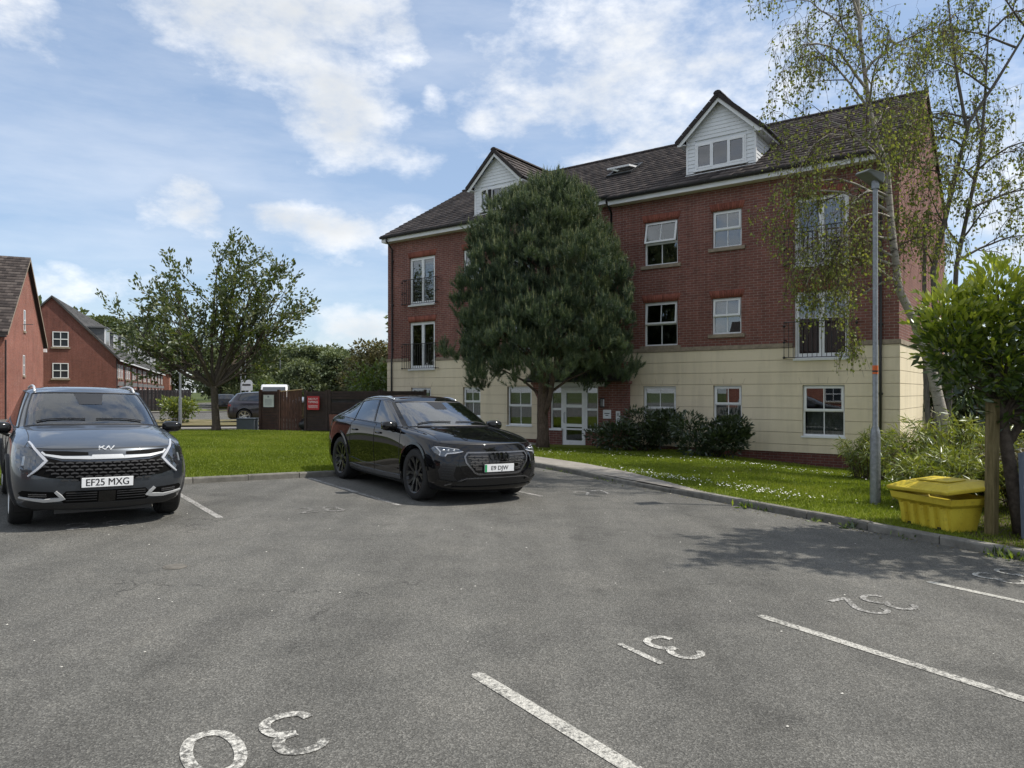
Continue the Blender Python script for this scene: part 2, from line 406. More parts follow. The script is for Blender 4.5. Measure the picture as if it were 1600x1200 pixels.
LAWN_R = [CORNER + K2D*5.15 + n2*KOFF, K2B + n2*KOFF, Vector((13.5, 5.0)), Vector((17, 14)), Vector((17.5, 26)), Vector((10.0, 18.6)), Vector((3.6, 23.4))] + PATH_IN[::-1][:6]
tag(sheet('lawn', LAWN_L, 0.085, 0.5, MATS['lawn']), kind='structure')
tag(sheet('lawn', LAWN_R, 0.085, 0.5, MATS['lawn']), kind='structure')
tag(sheet('path', PATH_OUT + PATH_IN[::-1], 0.090, 0.35, MATS['paving']), kind='structure')
# kerbs: one object for each stone
def kerb_line(p, d, n, nrm, L=0.9, low=()):
    k = empty('kerb', (p.x, p.y, g1(p.x, p.y))); k['kind'] = 'structure'
    for i in range(n):
        a = p + d*(L*i + 0.006); b = p + d*(L*(i+1) - 0.006)
        h0 = 0.10; h1 = 0.10
        if i in low: h0 = h1 = 0.072
        elif i+1 in low: h1 = 0.072
        elif i-1 in low: h0 = 0.072
        jit = random.uniform(-.006, .006)
        def P(q, off, z): 
            w = q + nrm*off; return Vector((w.x, w.y, g1(q.x, q.y) + z)) - Vector(k.location)
        j2 = random.uniform(-.008, .008)
        A = [P(a, j2, -.1), P(a, .125+j2, -.1), P(a, .125+j2, h0+jit), P(a, .012+j2, h0+jit), P(a, j2, h0-.02+jit)]
        B = [P(b, j2, -.1), P(b, .125+j2, -.1), P(b, .125+j2, h1+jit), P(b, .012+j2, h1+jit), P(b, j2, h1-.02+jit)]
        m = MB(); m.v = [tuple(q) for q in A+B]
        m.f = [(4, 3, 2, 1, 0), (5, 6, 7, 8, 9)] + [(q, (q+1) % 5, 5+(q+1) % 5, 5+q) for q in range(5)]
        m.build('kerb_stone', MATS['kerb_stone'], k)
    return k
kerb_line(K1A, KD, 13, n1)
kerb_line(CORNER, K2D, 15, n2, low=(3, 4))
# far edge of the left lawn: a flat kerb, then verge and footway beyond the side road
def strip(name, pts, w, off, mat, step=0.8):
    L_, R_ = [], []
    pts = [Vector(p) for p in pts]
    for i, p in enumerate(pts):
        t = (pts[min(i+1, len(pts)-1)] - pts[max(i-1, 0)]).normalized(); nn = Vector((-t.y, t.x))
        L_.append(p + nn*w/2); R_.append(p - nn*w/2)
    return sheet(name, L_ + R_[::-1], off, step, mat)
# painted lines: real strips 4 mm above the asphalt
def pline(a, b, w, mat, name='bay_line'):
    a = Vector(a); b = Vector(b); d = (b-a).normalized(); n = Vector((-d.y, d.x))*w/2
    m = MB(); k = max(2, int((b-a).length/0.4)); vs = []
    # the near end is rounded
    L_ = [a+n*0.5, a+d*0.03+n] + [a.lerp(b, i/k)+n for i in range(1, k+1)]
    R_ = [a-n*0.5, a+d*0.03-n] + [a.lerp(b, i/k)-n for i in range(1, k+1)]
    for i in range(len(L_)-1):
        q = [L_[i], R_[i], R_[i+1], L_[i+1]]
        m.poly([(p.x, p.y, g1(p.x, p.y)+0.004) for p in q])
    o = m.build(name, MATS[mat]); return tag(o, kind='structure')
for a, L in (((-3.59, 8.91), 3.6), ((-1.58, 10.22), 3.5), ((0.49, 11.45), 3.0)):
    pline(a, Vector(a) + BD*L, 0.085, 'mid_paint')
pline((-5.62, 7.58), Vector((-5.62, 7.58)) + BD*3.4, 0.085, 'mid_paint')
pline((-0.215, 4.215), Vector((0.52, 3.20)) + (Vector((0.52, 3.2))-Vector((-0.2, 4.2))).normalized()*3.2, 0.092, 'line_paint')
pline((1.87, 5.48), Vector((2.86, 4.04)) + (Vector((2.86, 4.04))-Vector((1.87, 5.48))).normalized()*3.2, 0.088, 'line_paint')
pline((3.81, 6.64), Vector((3.81, 6.64)) + Vector((.59, -.805))*4.6, 0.085, 'line_paint')
GLYPH = {'0': [[(.5, 1), (.2, .93), (.04, .72), (0, .5), (.04, .28), (.2, .07), (.5, 0), (.8, .07), (.96, .28), (1, .5), (.96, .72), (.8, .93), (.5, 1)]],
         '1': [[(.5, 1), (.5, 0)]],
         '2': [[(0, .78), (.12, .93), (.45, 1), (.8, .93), (.95, .74), (.85, .52), (.45, .27), (0, 0)], [(0, 0), (1, 0)]],
         '3': [[(.0, .82), (.15, .95), (.5, 1), (.85, .92), (.93, .74), (.8, .58), (.45, .53)], [(.45, .53), (.85, .47), (1, .27), (.88, .08), (.5, 0), (.12, .05), (0, .2)]],
         '8': [[(.5, .53), (.15, .62), (.08, .78), (.2, .94), (.5, 1), (.8, .94), (.92, .78), (.85, .62), (.5, .53), (.1, .42), (0, .25), (.12, .06), (.5, 0), (.88, .06), (1, .25), (.9, .42), (.5, .53)]],
         '9': [[(.1, .08), (.5, 0), (.85, .15), (1, .5), (.95, .8), (.7, .98), (.35, .98), (.05, .8), (.05, .58), (.35, .42), (.7, .45), (.97, .62)]],
         '7': [[(0, 1), (1, 1), (.35, 0)]], '6': [[(.9, .92), (.5, 1), (.15, .85), (0, .5), (.05, .2), (.3, .02), (.65, .02), (.95, .2), (.95, .42), (.65, .58), (.3, .55), (.03, .38)]]}
def ribbon(m, pts, w, put):
    pts = [Vector(p) for p in pts]; L_, R_ = [], []
    # resample for a rounder stroke
    q = [pts[0]]
    for i in range(len(pts)-1):
        p0 = pts[max(i-1, 0)]; p1 = pts[i]; p2 = pts[i+1]; p3 = pts[min(i+2, len(pts)-1)]
        for j in range(1, 5):
            t = j/4; q.append(0.5*((2*p1) + (p2-p0)*t + (2*p0-5*p1+4*p2-p3)*t*t + (3*p1-p0-3*p2+p3)*t*t*t))
    for i, p in enumerate(q):
        t = (q[min(i+1, len(q)-1)] - q[max(i-1, 0)])
        t = t.normalized() if t.length > 1e-6 else Vector((1, 0)); n = Vector((-t.y, t.x))*w/2
        L_.append(p+n); R_.append(p-n)
    for i in range(len(q)-1):
        m.poly([put(v) for v in (R_[i], R_[i+1], L_[i+1], L_[i])])
def number(text, centres, right, up, h, w, stroke, mat):
    m = MB(); right = Vector(right); up = Vector(up)
    for ch, c in zip(text, centres):
        c = Vector(c)
        for si, st in enumerate(GLYPH[ch]):
            def put(v):
                p = c + right*v.x + up*v.y; return (p.x, p.y, g1(p.x, p.y) + 0.0045 + 0.0006*si)
            ribbon(m, [Vector(((a-.5)*w, (b-.5)*h)) for a, b in st], stroke, put)
    return tag(m.build('bay_number', MATS[mat]), kind='structure')
UPN = Vector((0.53, -0.848)); RTN = Vector((-0.848, -0.53))
number('30', [(-1.04, 3.44), (-1.335, 3.235)], RTN, UPN, 0.40, 0.215, 0.055, 'number_paint')
number('31', [(1.055, 4.735), (0.815, 4.61)], RTN, UPN, 0.40, 0.20, 0.050, 'number_paint')
number('32', [(3.08, 5.92), (2.79, 5.79)], RTN, UPN, 0.40, 0.22, 0.050, 'mid_paint')
number('33', [(4.93, 7.02), (4.60, 6.83)], RTN, UPN, 0.40, 0.22, 0.05, 'number_paint')
number('28', [(-2.75, 9.62), (-2.43, 9.80)], -RTN, -UPN, 0.38, 0.22, 0.05, 'faint_paint')
number('29', [(-4.92, 8.20), (-4.60, 8.40)], -RTN, -UPN, 0.38, 0.22, 0.05, 'mid_paint')
number('27', [(1.2, 11.95), (1.52, 12.12)], -RTN, -UPN, 0.38, 0.22, 0.05, 'mid_paint')
# ================================================================== apartment building
def m_brick(name, c1, c2, c3, mortar, scale=1.0, bump=0.6, coords='sum', soft=0.0):
    s = NB(name)
    sep = s.N.new('ShaderNodeSeparateXYZ'); s.L.new(s.tc.outputs['Object'], sep.inputs[0])
    cmb = s.N.new('ShaderNodeCombineXYZ')
    s.L.new(s.math('SUBTRACT', sep.outputs[1], sep.outputs[0]), cmb.inputs[0]); s.L.new(sep.outputs[2], cmb.inputs[1])
    b = s.N.new('ShaderNodeTexBrick'); s.L.new(cmb.outputs[0], b.inputs['Vector'])
    b.inputs['Scale'].default_value = scale; b.inputs['Brick Width'].default_value = 0.225; b.inputs['Row Height'].default_value = 0.075
    b.inputs['Mortar Size'].default_value = 0.006; b.inputs['Mortar Smooth'].default_value = 0.2; b.inputs['Bias'].default_value = -0.1
    b.inputs['Color1'].default_value = (*c1, 1); b.inputs['Color2'].default_value = (*c2, 1); b.inputs['Mortar'].default_value = (*mortar, 1)
    b.offset = 0.5
    big = s.noise(0.55, 5, 0.6); mid = s.noise(9, 4, 0.6)
    c = s.mix(s.ramp(mid, [(0.45, 0.0), (0.75, 0.55)]), b.outputs['Color'], c3)
    c = s.mix(1.0, c, s.ramp(big, [(0.3, 0.80), (0.7, 1.16)]), 'MULTIPLY')
    ef = s.math('MULTIPLY', s.ramp(s.noise(0.8, 4, .6, s.vec('Object', loc=(3, 1, 7))), [(.5, 0.0), (.72, 1.0)]), s.ramp(s.noise(11, 5, .75), [(.52, 0.0), (.66, 1.0)]))
    c = s.mix(s.math('MULTIPLY', ef, soft), c, (.55, .47, .42))
    # streaks of weather running down
    st = s.noise(3.0, 4, 0.6, s.vec('Object', scale=(2.0, 2.0, 0.18)))
    c = s.mix(1.0, c, s.ramp(st, [(0.35, 0.86), (0.6, 1.05)]), 'MULTIPLY')
    s.set(color=c, rough=0.88, spec=0.25)
    h = s.math('ADD', s.math('MULTIPLY', b.outputs['Fac'], -1.0), s.math('MULTIPLY', mid, 0.35))
    s.bump(h, 0.006, bump); return s.m
m_brick('brick', (0.225, 0.092, 0.072), (0.165, 0.069, 0.057), (0.115, 0.057, 0.051), (0.30, 0.25, 0.225))
m_brick('plinth_brick', (0.15, 0.055, 0.044), (0.11, 0.042, 0.036), (0.075, 0.03, 0.028), (0.17, 0.14, 0.12))
def m_soldier():
    s = NB('arch_brick'); n = s.noise(30, 3, 0.6)
    s.set(color=s.ramp(s.math('ADD', s.math('MULTIPLY', n, .5), s.math('MULTIPLY', s.attr('rnd'), .5)), [(0.2, (0.19, 0.066, 0.048)), (0.8, (0.31, 0.110, 0.078))]), rough=0.88, spec=0.2); return s.m
m_soldier()
def m_render():
    s = NB('render_coat'); n = s.noise(0.8, 6, 0.6); f = s.noise(60, 3, 0.7)
    st = s.noise(2.6, 5, 0.65, s.vec('Object', scale=(0.9, 0.9, 0.10)))
    c = s.ramp(n, [(0.25, (0.66, 0.57, 0.42)), (0.75, (0.74, 0.645, 0.485))])
    c = s.mix(1.0, c, s.ramp(st, [(0.3, 0.87), (0.55, 1.02)]), 'MULTIPLY')
    s.set(color=c, rough=0.92, spec=0.2); s.bump(f, 0.002, 0.5); return s.m
m_render()
plain('render_joint', (0.48, 0.40, 0.285), 0.95)
plain('stone', (0.27, 0.22, 0.165), 0.9, var=0.25, nscale=9, bump=0.003)
plain('upvc', (0.74, 0.75, 0.76), 0.35, var=0.05)
plain('fascia_white', (0.70, 0.71, 0.72), 0.45, var=0.07, nscale=2)
plain('cladding_white', (0.70, 0.72, 0.74), 0.4, var=0.06, nscale=2)
plain('black_plastic', (0.018, 0.018, 0.019), 0.45, var=0.2)
plain('black_iron', (0.015, 0.015, 0.016), 0.5, var=0.2)
plain('lead', (0.10, 0.105, 0.11), 0.55, var=0.25)
plain('room_dark', (0.06, 0.056, 0.052), 0.95)
plain('blind', (0.62, 0.60, 0.55), 0.8, var=0.06)
plain('curtain', (0.50, 0.47, 0.42), 0.9, var=0.12, nscale=9)
plain('curtain_red', (0.13, 0.03, 0.024), 0.9, var=0.15, nscale=9)
plain('galvanised', (0.23, 0.245, 0.26), 0.45, metal=0.55, var=0.22, nscale=22)
glass_mat('window_glass', (0.62, 0.66, 0.66), 0.13)
def m_tiles(name, a, b, c):
    s = NB(name); r = s.attr('rnd'); n = s.noise(14, 4, 0.65); big = s.noise(0.5, 4, 0.6)
    t = s.math('ADD', s.math('MULTIPLY', r, 0.55), s.math('ADD', s.math('MULTIPLY', n, 0.25), s.math('MULTIPLY', big, 0.3)))
    col_ = s.ramp(t, [(0.25, a), (0.55, b), (0.85, c)])
    s.set(color=col_, rough=0.82, spec=0.35); s.bump(n, 0.004, 0.6); return s.m
m_tiles('roof_tile', (0.032, 0.026, 0.025), (0.062, 0.050, 0.046), (0.105, 0.088, 0.080))
m_tiles('grey_tile', (0.06, 0.058, 0.058), (0.10, 0.098, 0.097), (0.16, 0.155, 0.15))
BC0 = Vector((9.905, 18.5)); BANG = math.atan2(-0.59409537, 0.80439461)
bld = empty('apartment_building', (BC0.x, BC0.y, 0), BANG)
tag(bld, 'three-storey red brick apartment block with cream render ground floor and two white dormers', 'building')
ULEN, VLEN, USTEP, VSET = 18.88, 10.3, 8.27, 0.25
RZ, RT = 8.05, 0.58                      # roof plane z = RZ + RT*v
RIDGE_V = 5.15; RIDGE_Z = RZ + RT*RIDGE_V
def B(m, u0, u1, v0, v1, z0, z1): return m.box(-u1, -u0, v0, v1, z0, z1)
def pierced(m, u0, u1, z0, z1, v0, v1, holes):
    """boxes that fill a wall strip and leave the holes (u0,u1,z0,z1) open"""
    zs = sorted({z0, z1} | {h[2] for h in holes if z0 < h[2] < z1} | {h[3] for h in holes if z0 < h[3] < z1})
    for a, b in zip(zs, zs[1:]):
        mid = (a+b)/2; cut = sorted([(h[0], h[1]) for h in holes if h[2] < mid < h[3]])
        p = u0
        for (c, d) in cut:
            c, d = max(c, u0), min(d, u1)
            if d <= p or c >= u1: continue
            if c > p: B(m, p, c, v0, v1, a, b)
            p = d
        if p < u1: B(m, p, u1, v0, v1, a, b)
WIN = [  # u0, u1, z0, z1, style, inside, v plane, extras
    (6.02, 7.13, 5.58, 6.94, 'sash', 'none', 0, 'open'), (4.06, 4.93, 5.88, 6.97, 'sash', 'none', 0, ''), (1.19, 2.59, 5.12, 6.98, 'french', 'none', 0, 'rail'),
    (6.03, 7.14, 3.07, 4.43, 'sash', 'none', 0, 'ajar'), (4.07, 4.94, 3.34, 4.40, 'sash', 'half', 0, 'ajar'), (1.18, 2.59, 2.56, 4.40, 'french', 'red', 0, 'rail'),
    (6.07, 7.18, 0.45, 1.82, 'sash', 'half', 0, 'flush'), (4.05, 4.90, 0.74, 1.83, 'sash', 'net', 0, 'flush'), (1.29, 2.37, 0.44, 1.83, 'sash', 'net', 0, 'flush'),
    (16.26, 17.64, 5.12, 7.02, 'french', 'zebra', VSET, 'rail'), (13.92, 14.80, 5.88, 7.02, 'sash', 'net', VSET, ''), (11.62, 12.70, 5.60, 7.0, 'sash', 'none', VSET, ''),
    (16.26, 17.64, 2.55, 4.43, 'french', 'none', VSET, 'rail'), (13.92, 14.80, 3.34, 4.44, 'sash', 'none', VSET, ''), (11.62, 12.70, 3.07, 4.44, 'sash', 'none', VSET, ''),
    (16.46, 17.54, 0.45, 1.81, 'sash', 'vertical', VSET, 'flush'), (13.95, 14.80, 0.72, 1.82, 'sash', 'vertical', VSET, 'flush'), (11.62, 12.70, 0.45, 1.84, 'sash', 'vertical', VSET, 'flush')]
holesR = [w[:4] for w in WIN if w[6] == 0]; holesL = [w[:4] for w in WIN if w[6] > 0]
TOPR, TOPL = 7.66, 7.80
m = MB(); pierced(m, 0, USTEP, 2.88, TOPR, 0, .28, holesR); m.build('wall', MATS['brick'], bld)
m = MB(); pierced(m, USTEP, ULEN, 2.88, TOPL, VSET, VSET+.28, holesL); m.build('wall', MATS['brick'], bld)
m = MB(); B(m, USTEP-.28, USTEP, .28, VSET+.28, 2.88, TOPR); m.build('wall_return', MATS['brick'], bld)
m = MB(); pierced(m, 0, USTEP, -0.02, 2.88, 0.012, .28, holesR); pierced(m, USTEP, ULEN, -0.02, 2.88, VSET+.012, VSET+.28, holesL); m.build('wall_core', MATS['render_joint'], bld)
m = MB(); B(m, 0, USTEP, 0, .28, -1.2, -.02); B(m, USTEP, ULEN, VSET, VSET+.28, -1.2, -.02); m.build('plinth', MATS['plinth_brick'], bld)
# gable end (lit side), back and far end
gslits = [(4.35, 4.85, 5.55, 6.75), (4.35, 4.85, 3.05, 4.2), (4.3, 4.8, 0.75, 1.75)]
def gable(m, u0, u1, z0, holes):
    zs = sorted({z0, 7.9} | {h[2] for h in holes if z0 <= h[2]} | {h[3] for h in holes if z0 <= h[3]})
    for a, b in zip(zs, zs[1:]):
        p = .28; mid = (a+b)/2
        for h in sorted(holes):
            if h[2] < mid < h[3]: m.box(-u1, -u0, p, h[0], a, b); p = h[1]
        m.box(-u1, -u0, p, VLEN, a, b)
    top = [(-u0, .28, 7.9), (-u0, VLEN, 7.9), (-u0, VLEN, RZ+RT*0.0-.06), (-u0, RIDGE_V, RIDGE_Z-.1), (-u0, .28, RZ+RT*.28-.1)]
    m.prism(top, (-(u1-u0), 0, 0))
m = MB(); gable(m, 0, .28, 2.88, gslits[:2]); m.build('wall', MATS['brick'], bld)
m = MB(); gable(m, ULEN-.28, ULEN, -1.2, []); m.build('wall', MATS['brick'], bld)
m = MB(); B(m, .28, ULEN-.28, VLEN-.28, VLEN, -1.2, 7.9); m.build('wall', MATS['brick'], bld)
m = MB()
for (a, b, c, d) in ((.28, 4.3, -.02, 2.88), (4.8, VLEN, -.02, 2.88), (4.3, 4.8, -.02, .75), (4.3, 4.8, 1.75, 2.88)): m.box(-.28, -0.012, a, b, c, d)
m.build('wall_core', MATS['render_joint'], bld)
m = MB(); m.box(-.28, 0, .28, VLEN, -1.4, -.02); m.build('plinth', MATS['plinth_brick'], bld)
# render courses, each with recessed joints
PORCH = (7.62, 10.80)
def course(z0, z1, first):
    m = MB(); g = 0.006
    pierced(m, -.022, USTEP, z0+g, z1-g, -.022, .02, holesR + [(PORCH[0], USTEP+1, -1, 2.6)])
    pierced(m, USTEP, ULEN+.02, z0+g, z1-g, VSET-.022, VSET+.02, holesL + [(USTEP-1, PORCH[1], -1, 2.6)])
    for (a, b) in ([(.02, 4.3), (4.8, VLEN)] if z0 < 1.7 and z1 > .8 else [(.02, VLEN)]): m.box(-.02, .022, a, b, z0+g, z1-g)
    for i in range(0, len(m.v), 8):          # every length between two openings is a piece of its own
        k = MB(); k.v = m.v[i:i+8]; k.f = [tuple(q-i for q in f) for f in m.f[i//8*6:i//8*6+6]]
        k.build('render_course', MATS['render_coat'], bld)
hz = 2.87; k = 0
while hz > 0.02:
    lo = max(hz-0.335, -0.03); 
    if lo < 0.10: lo = -0.03
    course(lo, hz, k == 0); hz = lo; k += 1
# stone string course
m = MB(); pierced(m, -.05, USTEP, 2.88, 3.0, -.05, .0, [(1.14, 2.63, 2.0, 4.4)]); pierced(m, USTEP, ULEN+.04, 2.88, 3.0, VSET-.05, VSET, [(16.22, 17.68, 2, 4.4)])
m.box(0, .05, 0, VLEN+.03, 2.88, 3.0); m.build('string_course', MATS['stone'], bld)
# ---------------------------------------------------------------- windows
def inside(kind, u0, u1, z0, z1, v, par):
    if kind in ('none',): return
    m = MB(); mat = 'blind'
    if kind == 'vertical':
        u = u0+.04
        while u < u1-.06:
            M = Matrix.Translation((-(u+.04), v+.2, 0)) @ Matrix.Rotation(R(random.uniform(20, 38)), 4, 'Z')
            m.box(-.042, .042, -.002, .002, z0+.05, z1-.04, M); u += .088
    elif kind == 'zebra':
        z = z1-.05
        while z > z0+.06: B(m, u0+.06, u1-.06, v+.18, v+.186, z-.08, z); z -= .14
    elif kind == 'half': B(m, u0+.04, u1-.04, v+.18, v+.19, z0+(z1-z0)*.52, z1-.03)
    elif kind == 'net':
        n = 22; B_ = []
        for i in range(n+1):
            u = u0+.05 + (u1-u0-.1)*i/n; B_.append((-u, v+.2 + .018*math.sin(i*1.9), 0))
        for i in range(n):
            a, b = B_[i], B_[i+1]; m.poly([(a[0], a[1], z0+.04), (b[0], b[1], z0+.04), (b[0], b[1], z0+(z1-z0)*.5), (a[0], a[1], z0+(z1-z0)*.5)])
        mat = 'curtain'
    elif kind == 'red':
        n = 30; B_ = [(-(u0+.05 + (u1-u0-.1)*i/n), v+.22 + .03*math.sin(i*1.7), 0) for i in range(n+1)]
        for i in range(n):
            a, b = B_[i], B_[i+1]; m.poly([(a[0], a[1], z0+.04), (b[0], b[1], z0+.04), (b[0], b[1], z1-.5), (a[0], a[1], z1-.5)])
        mat = 'curtain_red'
    m.build('blind' if mat == 'blind' else 'curtain', MATS[mat], par)
def frame_rect(m, u0, u1, z0, z1, v0, v1, t, tb=None):
    tb = tb or t
    B(m, u0, u0+t, v0, v1, z0, z1); B(m, u1-t, u1, v0, v1, z0, z1); B(m, u0+t, u1-t, v0, v1, z1-t, z1); B(m, u0+t, u1-t, v0, v1, z0, z0+tb)
for (u0, u1, z0, z1, style, ins, v, ex) in WIN:
    m = MB(); vf = v+.07
    frame_rect(m, u0, u1, z0, z1, vf, vf+.07, .05)
    zm = z0+(z1-z0)*.50; mid = (u0+u1)/2
    if style == 'sash': B(m, u0+.05, u1-.05, vf, vf+.07, zm-.03, zm+.03)
    w = m.build('window' if style == 'sash' else 'balcony_door', MATS['upvc'], bld)
    if style == 'sash':
        ang = {'open': 13, 'ajar': 5}.get(ex, 0)
        def T(mb, **kw):
            o = mb.build(**kw); return o
        # top sash: its own frame, proud, may hang open from the head
        s = MB(); a, b, c, d = u0+.035, u1-.035, zm-.005, z1-.035
        frame_rect(s, a, b, c, d, -.03, .02, .055)
        p = MB(); B(p, a+.055, b-.055, -.004, .004, c+.055, d-.055)
        g = MB(); B(g, mid-.012, mid+.012, -.012, .012, c+.055, d-.055)
        for mb, nm, mt in ((s, 'sash', 'upvc'), (p, 'pane', 'window_glass'), (g, 'glazing_bar', 'upvc')):
            mb.v = [(x, y, z-d) for x, y, z in mb.v]
            mb.build(nm, MATS[mt], w, loc=(0, vf, d), rot=(R(-ang), 0, 0))
        p = MB(); B(p, u0+.05, u1-.05, vf+.03, vf+.038, z0+.05, zm-.03); p.build('pane', MATS['window_glass'], w)
        g = MB(); B(g, mid-.012, mid+.012, vf+.018, vf+.05, z0+.05, zm-.03); g.build('glazing_bar', MATS['upvc'], w)
    else:
        B_ = mid
        for (a, b) in ((u0+.045, mid-.003), (mid+.003, u1-.045)):
            s = MB(); frame_rect(s, a, b, z0+.045, z1-.045, vf-.012, vf+.05, .065, .10)
            s.build('door_leaf', MATS['upvc'], w)
            p = MB(); B(p, a+.065, b-.065, vf+.02, vf+.028, z0+.145, z1-.11); p.build('pane', MATS['window_glass'], w)
        h = MB(); B(h, mid+.02, mid+.045, vf-.05, vf-.012, z0+.85, z0+1.02); h.build('handle', MATS['upvc'], w)
    inside(ins, u0, u1, z0, z1, v+.1, w)
    # sill and head
    if z0 > 2.0:
        s = MB()
        if style == 'sash': B(s, u0-.11, u1+.11, v-.055, v+.07, z0-.10, z0+.002)
        else: B(s, u0-.02, u1+.02, v-.075, v+.07, z0-.055, z0+.002)
        s.build('sill', MATS['stone' if style == 'sash' else 'upvc'], w)
        # flat arch: bricks on end, splayed
        n = int((u1-u0+.2)/.075); V = []; F = []; rn = []
        for i in range(n):
            t0, t1 = i/n, (i+1)/n; lo0 = u0-.04 + (u1-u0+.08)*t0; lo1 = u0-.04 + (u1-u0+.08)*t1 - .006
            hi0 = u0-.10 + (u1-u0+.20)*t0; hi1 = u0-.10 + (u1-u0+.20)*t1 - .006
            b = len(V); zz0, zz1 = z1+.002, z1+.225
            V += [(-lo0, v-.012, zz0), (-lo1, v-.012, zz0), (-hi1, v-.012, zz1), (-hi0, v-.012, zz1), (-lo0, v+.005, zz0), (-lo1, v+.005, zz0), (-hi1, v+.005, zz1), (-hi0, v+.005, zz1)]
            F += [(b+3, b+2, b+1, b), (b, b+1, b+5, b+4), (b+1, b+2, b+6, b+5), (b+2, b+3, b+7, b+6), (b+3, b, b+4, b+7)]; rn += [random.random()]*5
        link_mesh('flat_arch', np_mesh('flat_arch', V, F, MATS['arch_brick'], {'rnd': rn}), None, w)
    else:
        s = MB(); B(s, u0-.03, u1+.03, v-.05, v+.07, z0-.045, z0+.002); s.build('sill', MATS['upvc'], w)
        # splayed head scored in the render
        s = MB()
        for (ub, ut) in ((u0-.02, u0-.10), (u1+.02, u1+.10), ((u0+u1)/2-.10, (u0+u1)/2-.13), ((u0+u1)/2+.10, (u0+u1)/2+.13)):
            s.prism([(-ub-.005, v-.0245, z1+.03), (-ub+.005, v-.0245, z1+.03), (-ut+.005, v-.0245, z1+.21), (-ut-.005, v-.0245, z1+.21)], (0, .003, 0))
        s.build('scored_head', MATS['render_joint'], w)
    if ex == 'rail':
        # iron guard standing off the wall
        r = MB(); a, b = u0-.22, u1+.22; vo = v-.20; zb, zt = z0+.03, z0+1.0
        B(r, a, b, vo-.014, vo+.014, zt-.012, zt+.012); B(r, a, b, vo-.012, vo+.012, zb-.01, zb+.01)
        n = 15
        for i in range(n+1):
            u = a + (b-a)*i/n; B(r, u-.007, u+.007, vo-.007, vo+.007, zb, zt)
        for u in (a, b):
            for z in (zb, zb+.5*(zt-zb), zt): B(r, u-.012, u+.012, vo, v+.0, z-.012, z+.012)
            for z in (zb, zb+.42, zt-.1):
                r.lathe([(0.0, z-.05), (.045, z), (0.0, z+.05)], 6, 'z', (-u, vo, 0))
        r.build('railing', MATS['black_iron'], w)
for (a, b, c, d) in gslits:
    m = MB(); x0, x1 = -.12, -.06
    m.box(x0, x1, a, a+.05, c, d); m.box(x0, x1, b-.05, b, c, d); m.box(x0, x1, a+.05, b-.05, d-.05, d); m.box(x0, x1, a+.05, b-.05, c, c+.05)
    w = m.build('window', MATS['upvc'], bld)
    p = MB(); p.box(-.095, -.085, a+.05, b-.05, c+.05, d-.05); p.build('pane', MATS['window_glass'], w)
    if c > 2: s = MB(); s.box(-.06, .05, a-.08, b+.08, c-.08, c); s.build('sill', MATS['stone'], w)
# dark rooms: floors and partitions inside
m = MB()
for z in (-.05, 2.55, 5.1, 7.6): B(m, .3, ULEN-.3, .55, VLEN-.3, z, z+.08)
for u in (3.3, 5.6, 8.4, 13.3, 15.6): B(m, u, u+.1, .55, VLEN-.3, 0.03, 7.6)
B(m, .3, ULEN-.3, 4.2, 4.3, 0.03, 7.6)
m.build('interior', MATS['room_dark'], bld)
# ---------------------------------------------------------------- roof
TH = math.atan(RT); CT, ST_ = math.cos(TH), math.sin(TH)
def tile_field(u_lo, u_hi, v_start, slope_len, gauge, width, origin_z, origin_v, rnd_rows=0, lift=.032):
    """slab tiles on the plane through (origin_v, origin_z); returns V, F, rnd"""
    V, F, rn = [], [], []
    r = int(round(slope_len/gauge))
    g = slope_len/r
    for i in range(r):
        s0 = i*g - (0.03 if i == 0 else 0.0); s1 = (i+1)*g + .05
        off = (i % 2)*width/2
        n = int(math.ceil((u_hi-u_lo+width)/width))
        for j in range(n):
            a = max(u_lo, u_lo - off + j*width + .004); b = min(u_hi, u_lo - off + (j+1)*width - .004)
            if b - a < .03: continue
            lf = lift + random.uniform(-.005, .006); k = len(V)
            def P(u, s, h): return (-u, origin_v + s*CT - h*ST_, origin_z + s*ST_ + h*CT)
            l2 = lf + random.uniform(-.004, .004)
            V += [P(a, s0, lf), P(b, s0, l2), P(b, s1, .004), P(a, s1, .004), P(a, s0, -.002), P(b, s0, -.002)]
            F += [(k+1, k, k+3, k+2), (k, k+1, k+5, k+4)]; x = random.random(); rn += [x, x*.6]
            F += [(k, k+4, k+3, k+3), (k+1, k+2, k+5, k+5)]; rn += [x, x]
    return V, F, rn
def quads(V, F, rn, name, mat, par):
    tri = []; r2 = []
    for f, x in zip(F, rn):
        tri.append(f[:3]); r2.append(x)
        if f[2] != f[3]: tri.append((f[0], f[2], f[3])); r2.append(x)
    o = link_mesh(name, np_mesh(name, V, tri, mat, {'rnd': r2}), None, par); return o
EVR, EVL = -.34, -.09
SL = (RIDGE_V-EVR)/CT
m = MB()
z_e = RZ+RT*EVR
m.prism([(.06, EVR+.02, z_e-.012), (.06, RIDGE_V, RIDGE_Z-.03), (.06, RIDGE_V, RIDGE_Z-.13), (.06, EVR+.02, z_e-.10)], (-(USTEP+.06), 0, 0))
z_l = RZ+RT*EVL
m.prism([(-USTEP, EVL+.02, z_l-.012), (-USTEP, RIDGE_V, RIDGE_Z-.03), (-USTEP, RIDGE_V, RIDGE_Z-.13), (-USTEP, EVL+.02, z_l-.10)], (-(ULEN-USTEP+.06), 0, 0))
m.prism([(.06, RIDGE_V, RIDGE_Z-.02), (.06, VLEN+.3, RIDGE_Z-RT*(VLEN+.3-RIDGE_V)), (.06, VLEN+.3, RIDGE_Z-RT*(VLEN+.3-RIDGE_V)-.12), (.06, RIDGE_V, RIDGE_Z-.13)], (-(ULEN+.12), 0, 0))
